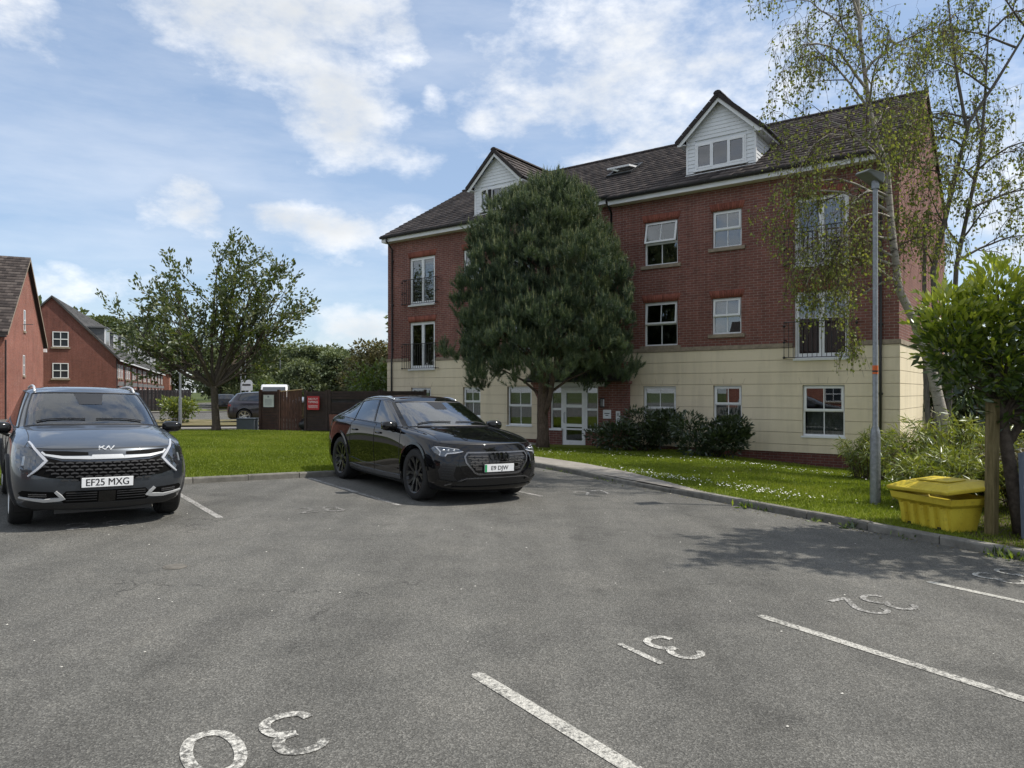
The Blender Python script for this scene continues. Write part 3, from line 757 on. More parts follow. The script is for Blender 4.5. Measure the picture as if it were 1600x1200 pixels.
roof = m.build('roof', MATS['roof_tile'], bld)
V, F, rn = tile_field(-.07, USTEP, EVR, SL, .30, .33, RZ+RT*EVR, EVR)
SL2 = (RIDGE_V-EVL)/CT
V2, F2, rn2 = tile_field(USTEP+.004, ULEN+.07, EVL, SL2, .30, .33, RZ+RT*EVL, EVL)
k = len(V); quads(V+V2, F+[tuple(i+k for i in f) for f in F2], rn+rn2, 'tiles', MATS['roof_tile'], roof)['kind'] = 'stuff'
def ridge_mesh(L=.44, r=.12):
    m = MB(); n = 7
    for x, rr in ((0, r), (L, r*1.04)):
        for i in range(n): a = math.pi*i/(n-1); m.v.append((-x, -rr*math.cos(a)*1.1, rr*math.sin(a)*.85))
    for i in range(n-1): m.f.append((i, i+1, n+i+1, n+i))
    m.f += [tuple(range(n)), tuple(range(2*n-1, n-1, -1))]
    me = m.mesh('ridge_tile'); me.materials.append(MATS['roof_tile']); return me
rme = ridge_mesh()
for i in range(43):
    o = bpy.data.objects.new('ridge_tile', rme); col.objects.link(o); o.parent = roof; o.location = (.07-i*.442, RIDGE_V, RIDGE_Z-.03)
# verge, fascia, soffit, gutters
m = MB(); m.prism([(.065, EVR, z_e-.03), (.065, RIDGE_V, RIDGE_Z-.03), (.065, RIDGE_V, RIDGE_Z-.075), (.065, EVR, z_e-.075)], (.012, 0, 0))
m.prism([(.065, VLEN+.3, RIDGE_Z-RT*(VLEN+.3-RIDGE_V)-.03), (.065, RIDGE_V, RIDGE_Z-.03), (.065, RIDGE_V, RIDGE_Z-.075), (.065, VLEN+.3, RIDGE_Z-RT*(VLEN+.3-RIDGE_V)-.075)], (.012, 0, 0))
m.build('verge', MATS['render_joint'], bld)
m = MB(); B(m, -.05, USTEP, EVR+.03, EVR+.055, 7.62, 7.80); B(m, -.05, USTEP, EVR+.055, 0, 7.62, 7.64); B(m, -.052, -.03, EVR+.03, 0.0, 7.64, 7.85)
m.build('fascia', MATS['fascia_white'], bld)
m = MB(); B(m, USTEP, ULEN+.05, EVL+.03, EVL+.055, 7.755, 7.94); B(m, USTEP, ULEN+.05, EVL+.055, VSET, 7.755, 7.775); B(m, ULEN+.03, ULEN+.052, EVL+.03, VSET, 7.775, 7.98)
m.build('fascia', MATS['fascia_white'], bld)
def gutter(u0, u1, v, z):
    m = MB(); prof = [(-.065 + .13*i/8, -math.sqrt(max(0, .065**2-(-.065+.13*i/8)**2))) for i in range(9)]
    prof += [(.055, .012), (-.065, .012)]
    m.prism([(-u0, v+p[0], z+p[1]) for p in prof], (-(u1-u0), 0, 0))
    u = u0+.3
    while u < u1: B(m, u, u+.03, v-.075, v+.0, z-.03, z+.018); u += .95
    return m.build('gutter', MATS['black_plastic'], bld)
gutter(-.06, USTEP, EVR-.04, 7.815); gutter(USTEP+.02, ULEN+.06, EVL-.04, 7.955)
def downpipe(u, v, ztop, ve, zbot=-.7):
    m = MB(); m.tube([(-u, ve, ztop), (-u, ve, ztop-.12), (-u, v-.055, ztop-.42), (-u, v-.055, 3.05), (-u, v-.085, 2.95), (-u, v-.085, zbot)], .034, 8)
    for z in (7.0, 5.2, 3.4, 1.6): B(m, u-.05, u+.05, v-.06, v, z-.03, z+.03)
    return m.build('downpipe', MATS['black_plastic'], bld, smooth=True)
downpipe(.42, 0, 7.77, EVR-.04); downpipe(8.42, VSET, 7.9, EVL-.04, 2.6); downpipe(18.58, VSET, 7.9, EVL-.04)
# soil vent, roof window
def roofp(u, v, h=0): return (-u, v-h*ST_, RZ+RT*v+h*CT)
m = MB()
for (a, b, c, d) in ((8.72, 8.80, 2.2, 3.2), (9.62, 9.70, 2.2, 3.2), (8.80, 9.62, 2.2, 2.3), (8.80, 9.62, 3.1, 3.2)):
    m.prism([roofp(a, c, .0), roofp(b, c, .0), roofp(b, d, .0), roofp(a, d, .0)], Vector((0, -ST_, CT))*.09)
rw = m.build('roof_window', MATS['black_plastic'], bld)
m = MB()   # sash hinged at its middle and tipped open
cen = Vector(roofp(9.21, 2.7, .10)); Mr = Matrix.Translation(cen) @ Matrix.Rotation(TH - R(22), 4, 'X')
for b in ((-.44, -.36, -.52, .52), (.36, .44, -.52, .52), (-.36, .36, -.52, -.44), (-.36, .36, .44, .52)): m.box(b[0], b[1], b[2], b[3], -.03, .03, Mr)
m.build('sash', MATS['upvc'], rw)
m = MB(); m.box(-.36, .36, -.44, .44, -.005, .005, Mr); m.build('pane', MATS['window_glass'], rw)
# television aerial behind the ridge
m = MB(); a0 = Vector((-18.2, RIDGE_V+.8, RIDGE_Z-.6))
m.tube([a0, a0+Vector((0, 0, 1.75))], .018, 6); top = a0+Vector((0, 0, 1.6))
m.tube([top+Vector((-.45, 0, .05)), top+Vector((.55, 0, .22))], .012, 5)
for i in range(7):
    p = top+Vector((-.4+.14*i, 0, .06+.024*i)); m.tube([p+Vector((0, -.16, 0)), p+Vector((0, .16, 0))], .006, 4)
for q in (-.2, .2): m.tube([top+Vector((-.42, q, -.2)), top+Vector((-.42, q, .3))], .007, 4)
m.build('aerial', MATS['galvanised'], roof)
# ---------------------------------------------------------------- dormers
def dormer(u0, u1, tag_open):
    vf = .50; zb, ze, za = 8.34, 9.52, 10.50; uc = (u0+u1)/2; hw = (u1-u0)/2
    sl = (za-ze)/hw
    core = MB()
    core.prism([(-u0, vf+.02, zb-.15), (-u1, vf+.02, zb-.15), (-u1, vf+.02, ze), (-uc, vf+.02, za-.05), (-u0, vf+.02, ze)], (0, .03, 0))
    for u in (u0+.0, u1-.03): core.prism([(-u, vf+.05, zb-.1), (-u, vf+.05, ze), (-u, (ze-RZ)/RT+.1, ze)], (-.03, 0, 0))
    d = core.build('dormer', MATS['cladding_white'], bld)
    # window: three lights
    wz0, wz1, wa, wb = 8.43, 9.26, u0+.26, u1-.26
    f = MB(); frame_rect(f, wa, wb, wz0, wz1, vf-.045, vf+.02, .055); f.build('window_frame', MATS['upvc'], d)
    t = (wb-wa)/3
    gl = MB(); B(gl, wa+.04, wb-.04, vf+.004, vf+.012, wz0+.05, wz1-.05)
    for i in range(3):
        a, b = wa+.045+i*(t-.03)+(.0), wa+.045+(i+1)*(t-.03)
        s = MB(); frame_rect(s, a, b, wz0+.045, wz1-.045, vf-.06 if i != 1 else vf-.048, vf-.012, .06 if i != 1 else .035)
        p = MB(); B(p, a+.05, b-.05, vf-.03, vf-.024, wz0+.09, wz1-.09)
        for mb, nm, mt in ((s, 'sash', 'upvc'), (p, 'pane', 'dormer_glass')):
            if tag_open and i == 2:
                hx = -b; mb.v = [(x-hx, y-(vf-.03), z) for x, y, z in mb.v]
                mb.build(nm, MATS[mt], d, loc=(hx, vf-.03, 0), rot=(0, 0, R(-24)))
            else: mb.build(nm, MATS[mt], d)
    bk = MB(); B(bk, wa, wb, vf-.008, vf-.004, wz0+.02, wz1-.02); bk.build('room', MATS['room_dark'], d)  # dark sheet close behind the panes stands in for the unlit room
    s = MB(); B(s, wa-.05, wb+.05, vf-.085, vf+.0, wz0-.045, wz0); s.build('sill', MATS['upvc'], d)
    # weather boards on the face, board by board
    z = zb-.02; bh = .115
    while z < za-.12:
        z1 = min(z+bh, za-.08)
        lo, hi = u0+.005, u1-.005
        def lim(zz): return (u0+.005, u1-.005) if zz <= ze else (uc-(za-zz)/sl+.03, uc+(za-zz)/sl-.03)
        (a0_, b0_), (a1_, b1_) = lim(z), lim(z1)
        segs = [(a0_, b0_, a1_, b1_)]
        if z1 > wz0-.02 and z < wz1: segs = [(a0_, wa-.0, a1_, wa-.0), (wb, b0_, wb, b1_)]
        for (p, q, r, t_) in segs:
            if q-p < .04: continue
            m = MB(); y0, y1 = vf-.012, vf+.0
            m.v = [(-p, y0-.012, z), (-q, y0-.012, z), (-t_, y0+.004, z1), (-r, y0+.004, z1), (-p, y1+.02, z), (-q, y1+.02, z), (-t_, y1+.02, z1), (-r, y1+.02, z1)]
            m.f = [(3, 2, 1, 0), (0, 1, 5, 4), (1, 2, 6, 5), (2, 3, 7, 6), (3, 0, 4, 7)]
            m.build('weather_board', MATS['cladding_white'], d)
        z = z1
    # boards on the cheeks
    z = zb-.02
    while z < ze-.02:
        z1 = min(z+bh, ze); vs = (z-RZ)/RT; ve_ = vs+.25
        for u, sgn in ((u0, 1), (u1, -1)):
            m = MB(); x = -u; o_ = .012*sgn
            e = max(vf+.03, (z1-RZ)/RT+.05)
            m.v = [(x+o_, vf-.01, z), (x+o_, e, z), (x, e, z1), (x, vf-.01, z1), (x-.02*sgn, vf, z), (x-.02*sgn, e, z), (x-.02*sgn, e, z1), (x-.02*sgn, vf, z1)]
            m.f = [(0, 1, 2, 3), (0, 1, 5, 4), (1, 2, 6, 5), (2, 3, 7, 6), (3, 0, 4, 7)]
            m.build('weather_board', MATS['cladding_white'], d)
        z = z1
    for u in (u0, u1): c = MB(); B(c, u-.028, u+.028, vf-.035, vf+.02, zb-.05, ze); c.build('corner_trim', MATS['upvc'], d)
    c = MB(); B(c, u0-.03, u1+.03, vf-.10, vf-.02, zb-.11, zb-.03); c.build('apron', MATS['upvc'], d)
    # barge boards and eaves
    ov = .24; vo = vf-.22
    zo = ze - sl*ov
    for sg in (-1, 1):
        p = lambda du, zz: (-(uc+sg*du), vo, zz)
        b = MB(); w_ = .17
        b.prism([p(0, za+.045), p(hw+ov, zo+.045), p(hw+ov, zo+.045-.13), p(hw+ov-.10, zo+.045-.14), p(0, za+.045-w_*1.25)], (0, .025, 0)); b.build('barge_board', MATS['fascia_white'], d)
        # soffit box under the eaves
        e = MB(); ue = uc+sg*(hw+ov); ui = uc+sg*hw
        B(e, min(ue, ui), max(ue, ui), vo+.03, (zo-RZ)/RT+.25, zo-.06, zo-.04); 
        B(e, min(ue, ue-sg*.02), max(ue, ue-sg*.02), vo+.03, (zo-RZ)/RT+.2, zo-.04, zo+.07); e.build('eaves_board', MATS['fascia_white'], d)
        gt = MB(); gt.tube([(-(ue+sg*.04), vo, zo+.05), (-(ue+sg*.04), (zo-RZ)/RT+.12, zo+.05)], .05, 8); gt.build('gutter', MATS['black_plastic'], d)
        # roof slope: slab + tiles
        V_, F_, rn_ = [], [], []
        sl_len = math.hypot(hw+ov+.03, sl*(hw+ov+.03)); n_r = 6; ca, sa = (hw+ov+.03)/sl_len, sl*(hw+ov+.03)/sl_len
        slab = MB(); vback = (za+.2-RZ)/RT+.1
        top0 = (-(uc), vo-.02, za+.06); 
        def Q(s, v, h): return (-(uc+sg*(hw+ov+.03-s*ca)) - sg*0 + (-sg*h*sa), v, zo-.02+s*sa + h*ca + .05)
        def vend(s): return (zo+.03+s*sa-RZ)/RT + .15
        for i in range(n_r):
            s0, s1 = i*sl_len/n_r, (i+1)*sl_len/n_r+.03; v = vo-.03 - (i % 2)*.15
            while v < vend(s1):
                a, b_ = max(v, vo-.03)+.003, v+.33-.003; k = len(V_); lf = .04+random.uniform(-.005, .005)
                V_ += [Q(s0, a, lf), Q(s0, b_, lf), Q(s1, b_, .008), Q(s1, a, .008), Q(s0, a, -.01), Q(s0, b_, -.01), Q(s1, a, -.01)]
                F_ += [(k, k+1, k+2, k+3), (k, k+1, k+5, k+4), (k, k+3, k+6, k+4)]; x = random.random(); rn_ += [x, x, x]; v += .33
        t_ = quads(V_, F_, rn_, 'dormer_tiles', MATS['roof_tile'], d); t_['kind'] = 'stuff'
        # verge units along the front edge
        for i in range(6):
            s0, s1 = i*sl_len/6, (i+1)*sl_len/6-.006; b = MB()
            A = [Q(s0, vo-.05, .055), Q(s1, vo-.05, .05), Q(s1, vo-.05, -.075), Q(s0, vo-.05, -.075)]
            b.prism(A, (0, .07, 0)); b.build('verge_tile', MATS['roof_tile'], d)
    x = 0; v = vo-.06
    while v < (za+.05-RZ)/RT+.2:
        o = bpy.data.objects.new('ridge_tile', rme); col.objects.link(o); o.parent = d; o.location = (-uc, v, za+.06); o.rotation_euler = (0, 0, R(-90)); v += .442
        o.scale = (1, .95, .95)
glass_mat('dormer_glass', (0.5, 0.52, 0.55), 0.12)
dormer(3.82, 5.92, False); dormer(12.30, 14.40, True)
# ---------------------------------------------------------------- porch
VP_ = -.62
m = MB(); pierced(m, PORCH[0], PORCH[1], -1.0, 1.98, VP_, VP_+.22, [(8.45, 10.27, -.12, 1.84)])
B(m, PORCH[0], PORCH[0]+.22, VP_+.22, .0, -1.0, 2.6); B(m, PORCH[1]-.22, PORCH[1], VP_+.22, VSET-.0, -1.0, 2.6)
B(m, 8.45, 8.93, VP_+.02, VP_+.22, -.6, .40); B(m, 9.82, 10.27, VP_+.02, VP_+.22, -.6, .40)
porch = m.build('porch', MATS['brick'], bld)
m = MB()   # corbels under the eaves
for u, sg in ((PORCH[1], 1), (PORCH[0], -1)):
    prof = [(0, 1.98), (.26, 1.98), (.26, 1.90), (.20, 1.88), (.15, 1.78), (.12, 1.64), (.05, 1.52), (0, 1.44)]
    m.prism([(-(u+sg*a), VP_, z) for a, z in prof], (0, .22, 0))
m.build('corbel', MATS['brick'], porch)
m = MB(); B(m, 8.15, 10.57, VP_-.06, VP_+.02, 1.82, 1.985); m.build('lintel_board', MATS['fascia_white'], porch)
m = MB(); frame_rect(m, 8.45, 10.27, .40, 1.83, VP_+.05, VP_+.12, .055)
B(m, 8.88, 8.955, VP_+.05, VP_+.12, -.10, 1.83); B(m, 9.795, 9.87, VP_+.05, VP_+.12, -.10, 1.83); B(m, 8.955, 9.795, VP_+.05, VP_+.12, 1.74, 1.83)
for (a, b) in ((8.505, 8.88), (9.87, 10.215)): B(m, a, b, VP_+.055, VP_+.115, 1.04, 1.11)
B(m, 8.42, 8.93, VP_-.03, VP_+.05, .37, .43); B(m, 9.82, 10.30, VP_-.03, VP_+.05, .37, .43)
fr = m.build('entrance_frame', MATS['upvc'], porch)
m = MB(); frame_rect(m, 8.96, 9.79, -.10, 1.73, VP_+.045, VP_+.105, .115, .16)
for z in (.50, 1.13): B(m, 9.075, 9.675, VP_+.047, VP_+.103, z, z+.10)
door = m.build('entrance_door', MATS['upvc'], porch)
m = MB()
m.tube([(-9.72, VP_+.045, .62), (-9.72, VP_-.01, .64), (-9.72, VP_-.01, .95), (-9.72, VP_+.045, .97)], .012, 6); m.build('door_handle', MATS['galvanised'], porch)
for (a, b, c, d) in ((9.075, 9.675, .06, .50), (9.075, 9.675, .60, 1.13), (9.075, 9.675, 1.23, 1.62), (8.505, 8.88, .45, 1.04), (8.505, 8.88, 1.11, 1.78), (9.87, 10.215, .45, 1.04), (9.87, 10.215, 1.11, 1.78)):
    m = MB(); B(m, a, b, VP_+.075, VP_+.083, c, d); m.build('pane', MATS['window_glass'], porch)
m = MB(); B(m, 8.94, 9.81, VP_-.03, VP_+.2, -.15, -.10); m.build('threshold', MATS['stone'], porch)
# porch roof: lean-to of tiles
PT = .62; zr = 2.02
th0, CT0, ST0 = TH, CT, ST_
CT, ST_ = math.cos(math.atan(PT)), math.sin(math.atan(PT))
V, F, rn = tile_field(PORCH[0]-.32, PORCH[1]+.32, -.9, (0+.92)/CT, .20, .33, zr, -.92)
CT, ST_ = CT0, ST0
m = MB(); m.prism([(-(PORCH[0]-.3), -.90, zr-.02), (-(PORCH[0]-.3), .2, zr+PT*1.1-.02), (-(PORCH[0]-.3), .2, zr+PT*1.1-.10), (-(PORCH[0]-.3), -.90, zr-.06)], (-(PORCH[1]-PORCH[0]+.6), 0, 0))
pr = m.build('porch_roof', MATS['roof_tile'], porch)
quads(V, F, rn, 'porch_tiles', MATS['roof_tile'], porch)['kind'] = 'stuff'
m = MB(); m.tube([(-(PORCH[0]-.32), -.97, zr), (-(PORCH[1]+.32), -.97, zr)], .05, 8); m.build('gutter', MATS['black_plastic'], porch)
# bulkhead light, plate and intercom list beside the door
m = MB(); m.tube([(-8.27, VP_-.05, 1.18), (-8.27, VP_-.05, 1.42)], .065, 8); lamp = m.build('wall_lamp', MATS['upvc'], porch)
m = MB()
for q in (1.17, 1.43): m.tube([(-8.27, VP_-.05, q-.02), (-8.27, VP_-.05, q+.02)], .075, 8)
for a in range(5): m.box(-8.27-.06+.03*a-.006, -8.27-.06+.03*a+.006, VP_-.125, VP_-.112, 1.18, 1.42)
m.box(-8.30, -8.24, VP_-.05, VP_, 1.2, 1.4); m.build('lamp_cage', MATS['black_iron'], porch)
m = MB(); B(m, 7.98, 8.26, VP_-.018, VP_, .80, 1.08); sg_ = m.build('name_plate', MATS['cladding_white'], porch)
def lettering(name, text, size, mat, parent, loc, rot, align='CENTER', extrude=0.0, bold=0.0):
    c = bpy.data.curves.new(name, 'FONT'); c.body = text; c.size = size; c.align_x = align; c.align_y = 'CENTER'; c.extrude = extrude; c.offset = bold
    c.space_line = 1.05
    tmp = bpy.data.objects.new(name+'_tmp', c); col.objects.link(tmp)
    dg = bpy.context.evaluated_depsgraph_get(); me = bpy.data.meshes.new_from_object(tmp.evaluated_get(dg))
    bpy.data.objects.remove(tmp); bpy.data.curves.remove(c)
    me.materials.clear(); me.materials.append(mat)
    return link_mesh(name, me, None, parent, loc, rot)
plain('ink', (0.03, 0.03, 0.035), 0.6); plain('white_ink', (0.75, 0.75, 0.75), 0.5)
m = MB()
for i, (a, b) in enumerate(((8.03, 8.21), (8.07, 8.17))): B(m, a, b, VP_-.021, VP_-.018, .95-.06*i, .975-.06*i)
m.build('printed_lines', MATS['ink'], porch)
m = MB(); B(m, 7.66, 7.80, VP_-.022, VP_, .45, 1.04); m.build('intercom_panel', MATS['cladding_white'], porch)
m = MB()
for z in (.98, .94, .90, .80, .70, .60, .55): B(m, 7.69, 7.765, VP_-.025, VP_-.022, z-.012, z+.006)
m.build('printed_lines', MATS['ink'], porch)
# concrete apron at the entrance
me = MB(); B(me, 7.3, 11.3, -2.05, VP_-.002, -.40, -.125); o = me.build('landing', MATS['footway'], bld)
# ================================================================== plants
def leaf_mat(name, stops, trans=0.35, rough=0.55, gloss=0.06):
    s = NB(name); N, L = s.N, s.L; N.remove(s.b)
    c = s.ramp(s.attr('rnd'), stops)
    df = N.new('ShaderNodeBsdfDiffuse'); L.new(c, df.inputs[0])
    tl = N.new('ShaderNodeBsdfTranslucent')
    L.new(s.mix(1.0, c, (1.15, 1.2, 0.55), 'MULTIPLY'), tl.inputs[0])
    gl = N.new('ShaderNodeBsdfGlossy'); gl.inputs['Roughness'].default_value = rough; gl.inputs[0].default_value = (0.9, 0.95, 1, 1)
    m1 = N.new('ShaderNodeMixShader'); m1.inputs[0].default_value = trans; L.new(df.outputs[0], m1.inputs[1]); L.new(tl.outputs[0], m1.inputs[2])
    m2 = N.new('ShaderNodeMixShader'); m2.inputs[0].default_value = gloss; L.new(m1.outputs[0], m2.inputs[1]); L.new(gl.outputs[0], m2.inputs[2])
    L.new(m2.outputs[0], s.out.inputs[0]); return s.m
def bark_mat(name, a, b, sc=(9, 9, 2), bands=None):
    s = NB(name); n = s.noise(2.5, 6, 0.7, s.vec('Object', scale=sc)); f = s.noise(18, 4, 0.6)
    c = s.ramp(s.math('ADD', s.math('MULTIPLY', n, .7), s.math('MULTIPLY', f, .3)), [(0.32, a), (0.68, b)])
    if bands:
        bn = s.noise(1.6, 4, 0.7, s.vec('Object', scale=(2.2, 2.2, 9)))
        c = s.mix(s.ramp(bn, [(0.56, 0.0), (0.63, 1.0)]), c, bands)
    s.set(color=c, rough=0.9, spec=0.2); s.bump(n, 0.02, 0.7); return s.m
bark_mat('pine_bark', (0.045, 0.033, 0.026), (0.15, 0.11, 0.085)); bark_mat('cherry_bark', (0.045, 0.036, 0.028), (0.115, 0.095, 0.075), (6, 6, 7))
bark_mat('birch_bark', (0.22, 0.20, 0.17), (0.42, 0.39, 0.34), (4, 4, 6), (0.055, 0.045, 0.038)); bark_mat('twig', (0.05, 0.035, 0.028), (0.11, 0.08, 0.06))
leaf_mat('pine_needle', [(0.0, (0.036, 0.060, 0.042)), (0.45, (0.076, 0.114, 0.062)), (0.8, (0.150, 0.185, 0.085)), (0.9, (0.26, 0.26, 0.11)), (1.0, (0.38, 0.36, 0.18))], 0.18, 0.5, 0.04)
leaf_mat('cherry_leaf', [(0.0, (0.052, 0.076, 0.024)), (0.5, (0.105, 0.136, 0.042)), (0.85, (0.175, 0.180, 0.065)), (1.0, (0.23, 0.16, 0.085))], 0.42, 0.5, 0.05)
leaf_mat('birch_leaf', [(0.0, (0.095, 0.125, 0.030)), (0.5, (0.185, 0.212, 0.052)), (0.9, (0.30, 0.31, 0.085)), (1.0, (0.20, 0.19, 0.05))], 0.46, 0.6, 0.03)
leaf_mat('laurel_leaf', [(0.0, (0.028, 0.055, 0.012)), (0.40, (0.060, 0.100, 0.016)), (0.6, (0.135, 0.190, 0.022)), (0.8, (0.30, 0.36, 0.035)), (1.0, (0.45, 0.48, 0.075))], 0.5, 0.35, 0.06)
leaf_mat('shrub_leaf', [(0.0, (0.022, 0.038, 0.012)), (0.6, (0.046, 0.066, 0.020)), (0.9, (0.080, 0.098, 0.032)), (1.0, (0.075, 0.060, 0.030))], 0.15, 0.35, 0.07)
leaf_mat('bamboo_leaf', [(0.0, (0.065, 0.095, 0.016)), (0.5, (0.165, 0.205, 0.030)), (0.85, (0.31, 0.32, 0.06)), (1.0, (0.30, 0.26, 0.12))], 0.38, 0.4, 0.06)
leaf_mat('dry_leaf', [(0.0, (0.09, 0.07, 0.035)), (0.6, (0.17, 0.14, 0.065)), (1.0, (0.12, 0.14, 0.04))], 0.3)
leaf_mat('far_leaf', [(0.0, (0.065, 0.088, 0.046)), (0.5, (0.110, 0.140, 0.066)), (1.0, (0.18, 0.205, 0.095))], 0.25, 0.6, 0.03)  # distant green lightened to stand in for aerial haze
leaf_mat('far_pale_leaf', [(0.0, (0.065, 0.090, 0.042)), (0.5, (0.12, 0.15, 0.065)), (1.0, (0.19, 0.21, 0.09))], 0.3, 0.6, 0.03)
leaf_mat('far_olive_leaf', [(0.0, (0.055, 0.058, 0.028)), (0.6, (0.105, 0.098, 0.044)), (1.0, (0.18, 0.15, 0.06))], 0.25, 0.6, 0.03)
leaf_mat('yellow_leaf', [(0.0, (0.06, 0.10, 0.016)), (0.6, (0.12, 0.17, 0.022)), (1.0, (0.24, 0.21, 0.03))], 0.35)
leaf_mat('grass_blade', [(0.0, (0.105, 0.140, 0.016)), (0.5, (0.175, 0.225, 0.024)), (0.9, (0.245, 0.275, 0.045)), (1.0, (0.32, 0.29, 0.12))], 0.45, 0.5, 0.015)
def unit(a): return a/np.maximum(np.linalg.norm(a, axis=-1, keepdims=True), 1e-9)
def rdir(n): return unit(rng.normal(size=(n, 3)))
def leaves(C, D, size, aspect=0.5, fold=0.25, flat=0.5, rnd=None):
    """folded diamond leaves at C pointing along D; two triangles each"""
    n = len(C); D = unit(D + rng.normal(size=(n, 3))*0.25)
    up = unit(np.array([0, 0, 1.0])*flat + rng.normal(size=(n, 3))*(1-flat*0.5))
    S = unit(np.cross(D, up)); Nn = np.cross(S, D)
    L = (size*(0.65+0.7*rng.random(n)))[:, None]; W = L*aspect/2
    b = C; t = C + D*L; l = C + D*L*.45 + S*W + Nn*W*fold; r = C + D*L*.45 - S*W + Nn*W*fold
    V = np.stack([b, l, t, r], 1).reshape(-1, 3)
    k = np.arange(n)*4
    F = np.concatenate([np.stack([k, k+2, k+1], 1), np.stack([k, k+3, k+2], 1)])
    rr = rng.random(n) if rnd is None else rnd
    return V, F, np.concatenate([rr, rr])
def needles(C, D, size, width, rnd):
    n = len(C); S = unit(np.cross(D, rdir(n))); L = np.asarray(size).reshape(-1, 1)*np.ones((n, 1))
    V = np.stack([C - S*width/2, C + S*width/2, C + D*L], 1).reshape(-1, 3); k = np.arange(n)*3
    return V, np.stack([k, k+1, k+2], 1), rnd
def join(parts):
    Vs, Fs, Rs, o = [], [], [], 0
    for V, F, r in parts: Vs.append(V); Fs.append(F+o); Rs.append(r); o += len(V)
    return np.concatenate(Vs), np.concatenate(Fs), np.concatenate(Rs)
def foliage(name, parts, mat, parent):
    V, F, r = join(parts)
    return link_mesh(name, np_mesh(name, V, F, MATS[mat], {'rnd': r}), None, parent)
class Skel:
    """branching skeleton: list of polylines with radii"""
    def __init__(s, seed): s.r = random.Random(seed); s.lines = []; s.tw = []
    def branch(s, p, d, length, r0, level, maxlevel, spread=0.8, lift=0.1, wander=0.15, kids=5, ratio=0.6, start=0.3, seg=6, droop=0.0):
        p = Vector(p); d = Vector(d).normalized(); pts = [p.copy()]; rad = [r0]
        for i in range(seg):
            d = (d + Vector((s.r.gauss(0, wander), s.r.gauss(0, wander), s.r.gauss(0, wander) + lift - droop*(i/seg)))).normalized()
            p = p + d*(length/seg); pts.append(p.copy()); rad.append(max(0.003, r0*(1-(i+1)/seg*0.82)))
        s.lines.append((pts, rad, level))
        if level >= maxlevel: s.tw.append(pts); return
        n = kids if isinstance(kids, int) else kids[min(level, len(kids)-1)]
        for i in range(n):
            t = start + (1-start)*(i+s.r.random()*.7)/n; k = min(int(t*seg), seg-1); f = t*seg-k
            q = pts[k].lerp(pts[k+1], f); base = (pts[k+1]-pts[k]).normalized()
            side = Vector((s.r.gauss(0, 1), s.r.gauss(0, 1), s.r.gauss(0, .5))); side = (side - base*side.dot(base)).normalized()
            nd = (base*(1-spread*.5) + side*spread).normalized()
            s.branch(q, nd, length*ratio*(1.15-.5*t)*s.r.uniform(.75, 1.2), rad[k]*.58, level+1, maxlevel, spread, lift, wander, kids, ratio, start*.8, max(3, seg-1), droop)
    def mesh(s, name, mat, parent, minr=0.0, sides=(9, 6, 4, 3, 3)):
        m = MB()
        for pts, rad, lv in s.lines:
            if rad[0] >= minr: m.tube(pts, rad, sides[min(lv, len(sides)-1)], cap=False)
        return m.build(name, MATS[mat], parent, smooth=True)
    def twig_points(s, per, jitter):
        C, D = [], []
        for pts in s.tw:
            P = np.array([tuple(p) for p in pts]); n = max(2, int(per*np.sum(np.linalg.norm(np.diff(P, axis=0), axis=1))))
            t = rng.random(n)*(len(P)-1); k = np.minimum(t.astype(int), len(P)-2); f = (t-k)[:, None]
            c = P[k]*(1-f)+P[k+1]*f; d = unit(P[k+1]-P[k])
            C.append(c + rng.normal(size=(n, 3))*jitter); D.append(d)
        return np.concatenate(C), np.concatenate(D)
def gz(x, y, o=0.085): return g1(x, y)+o
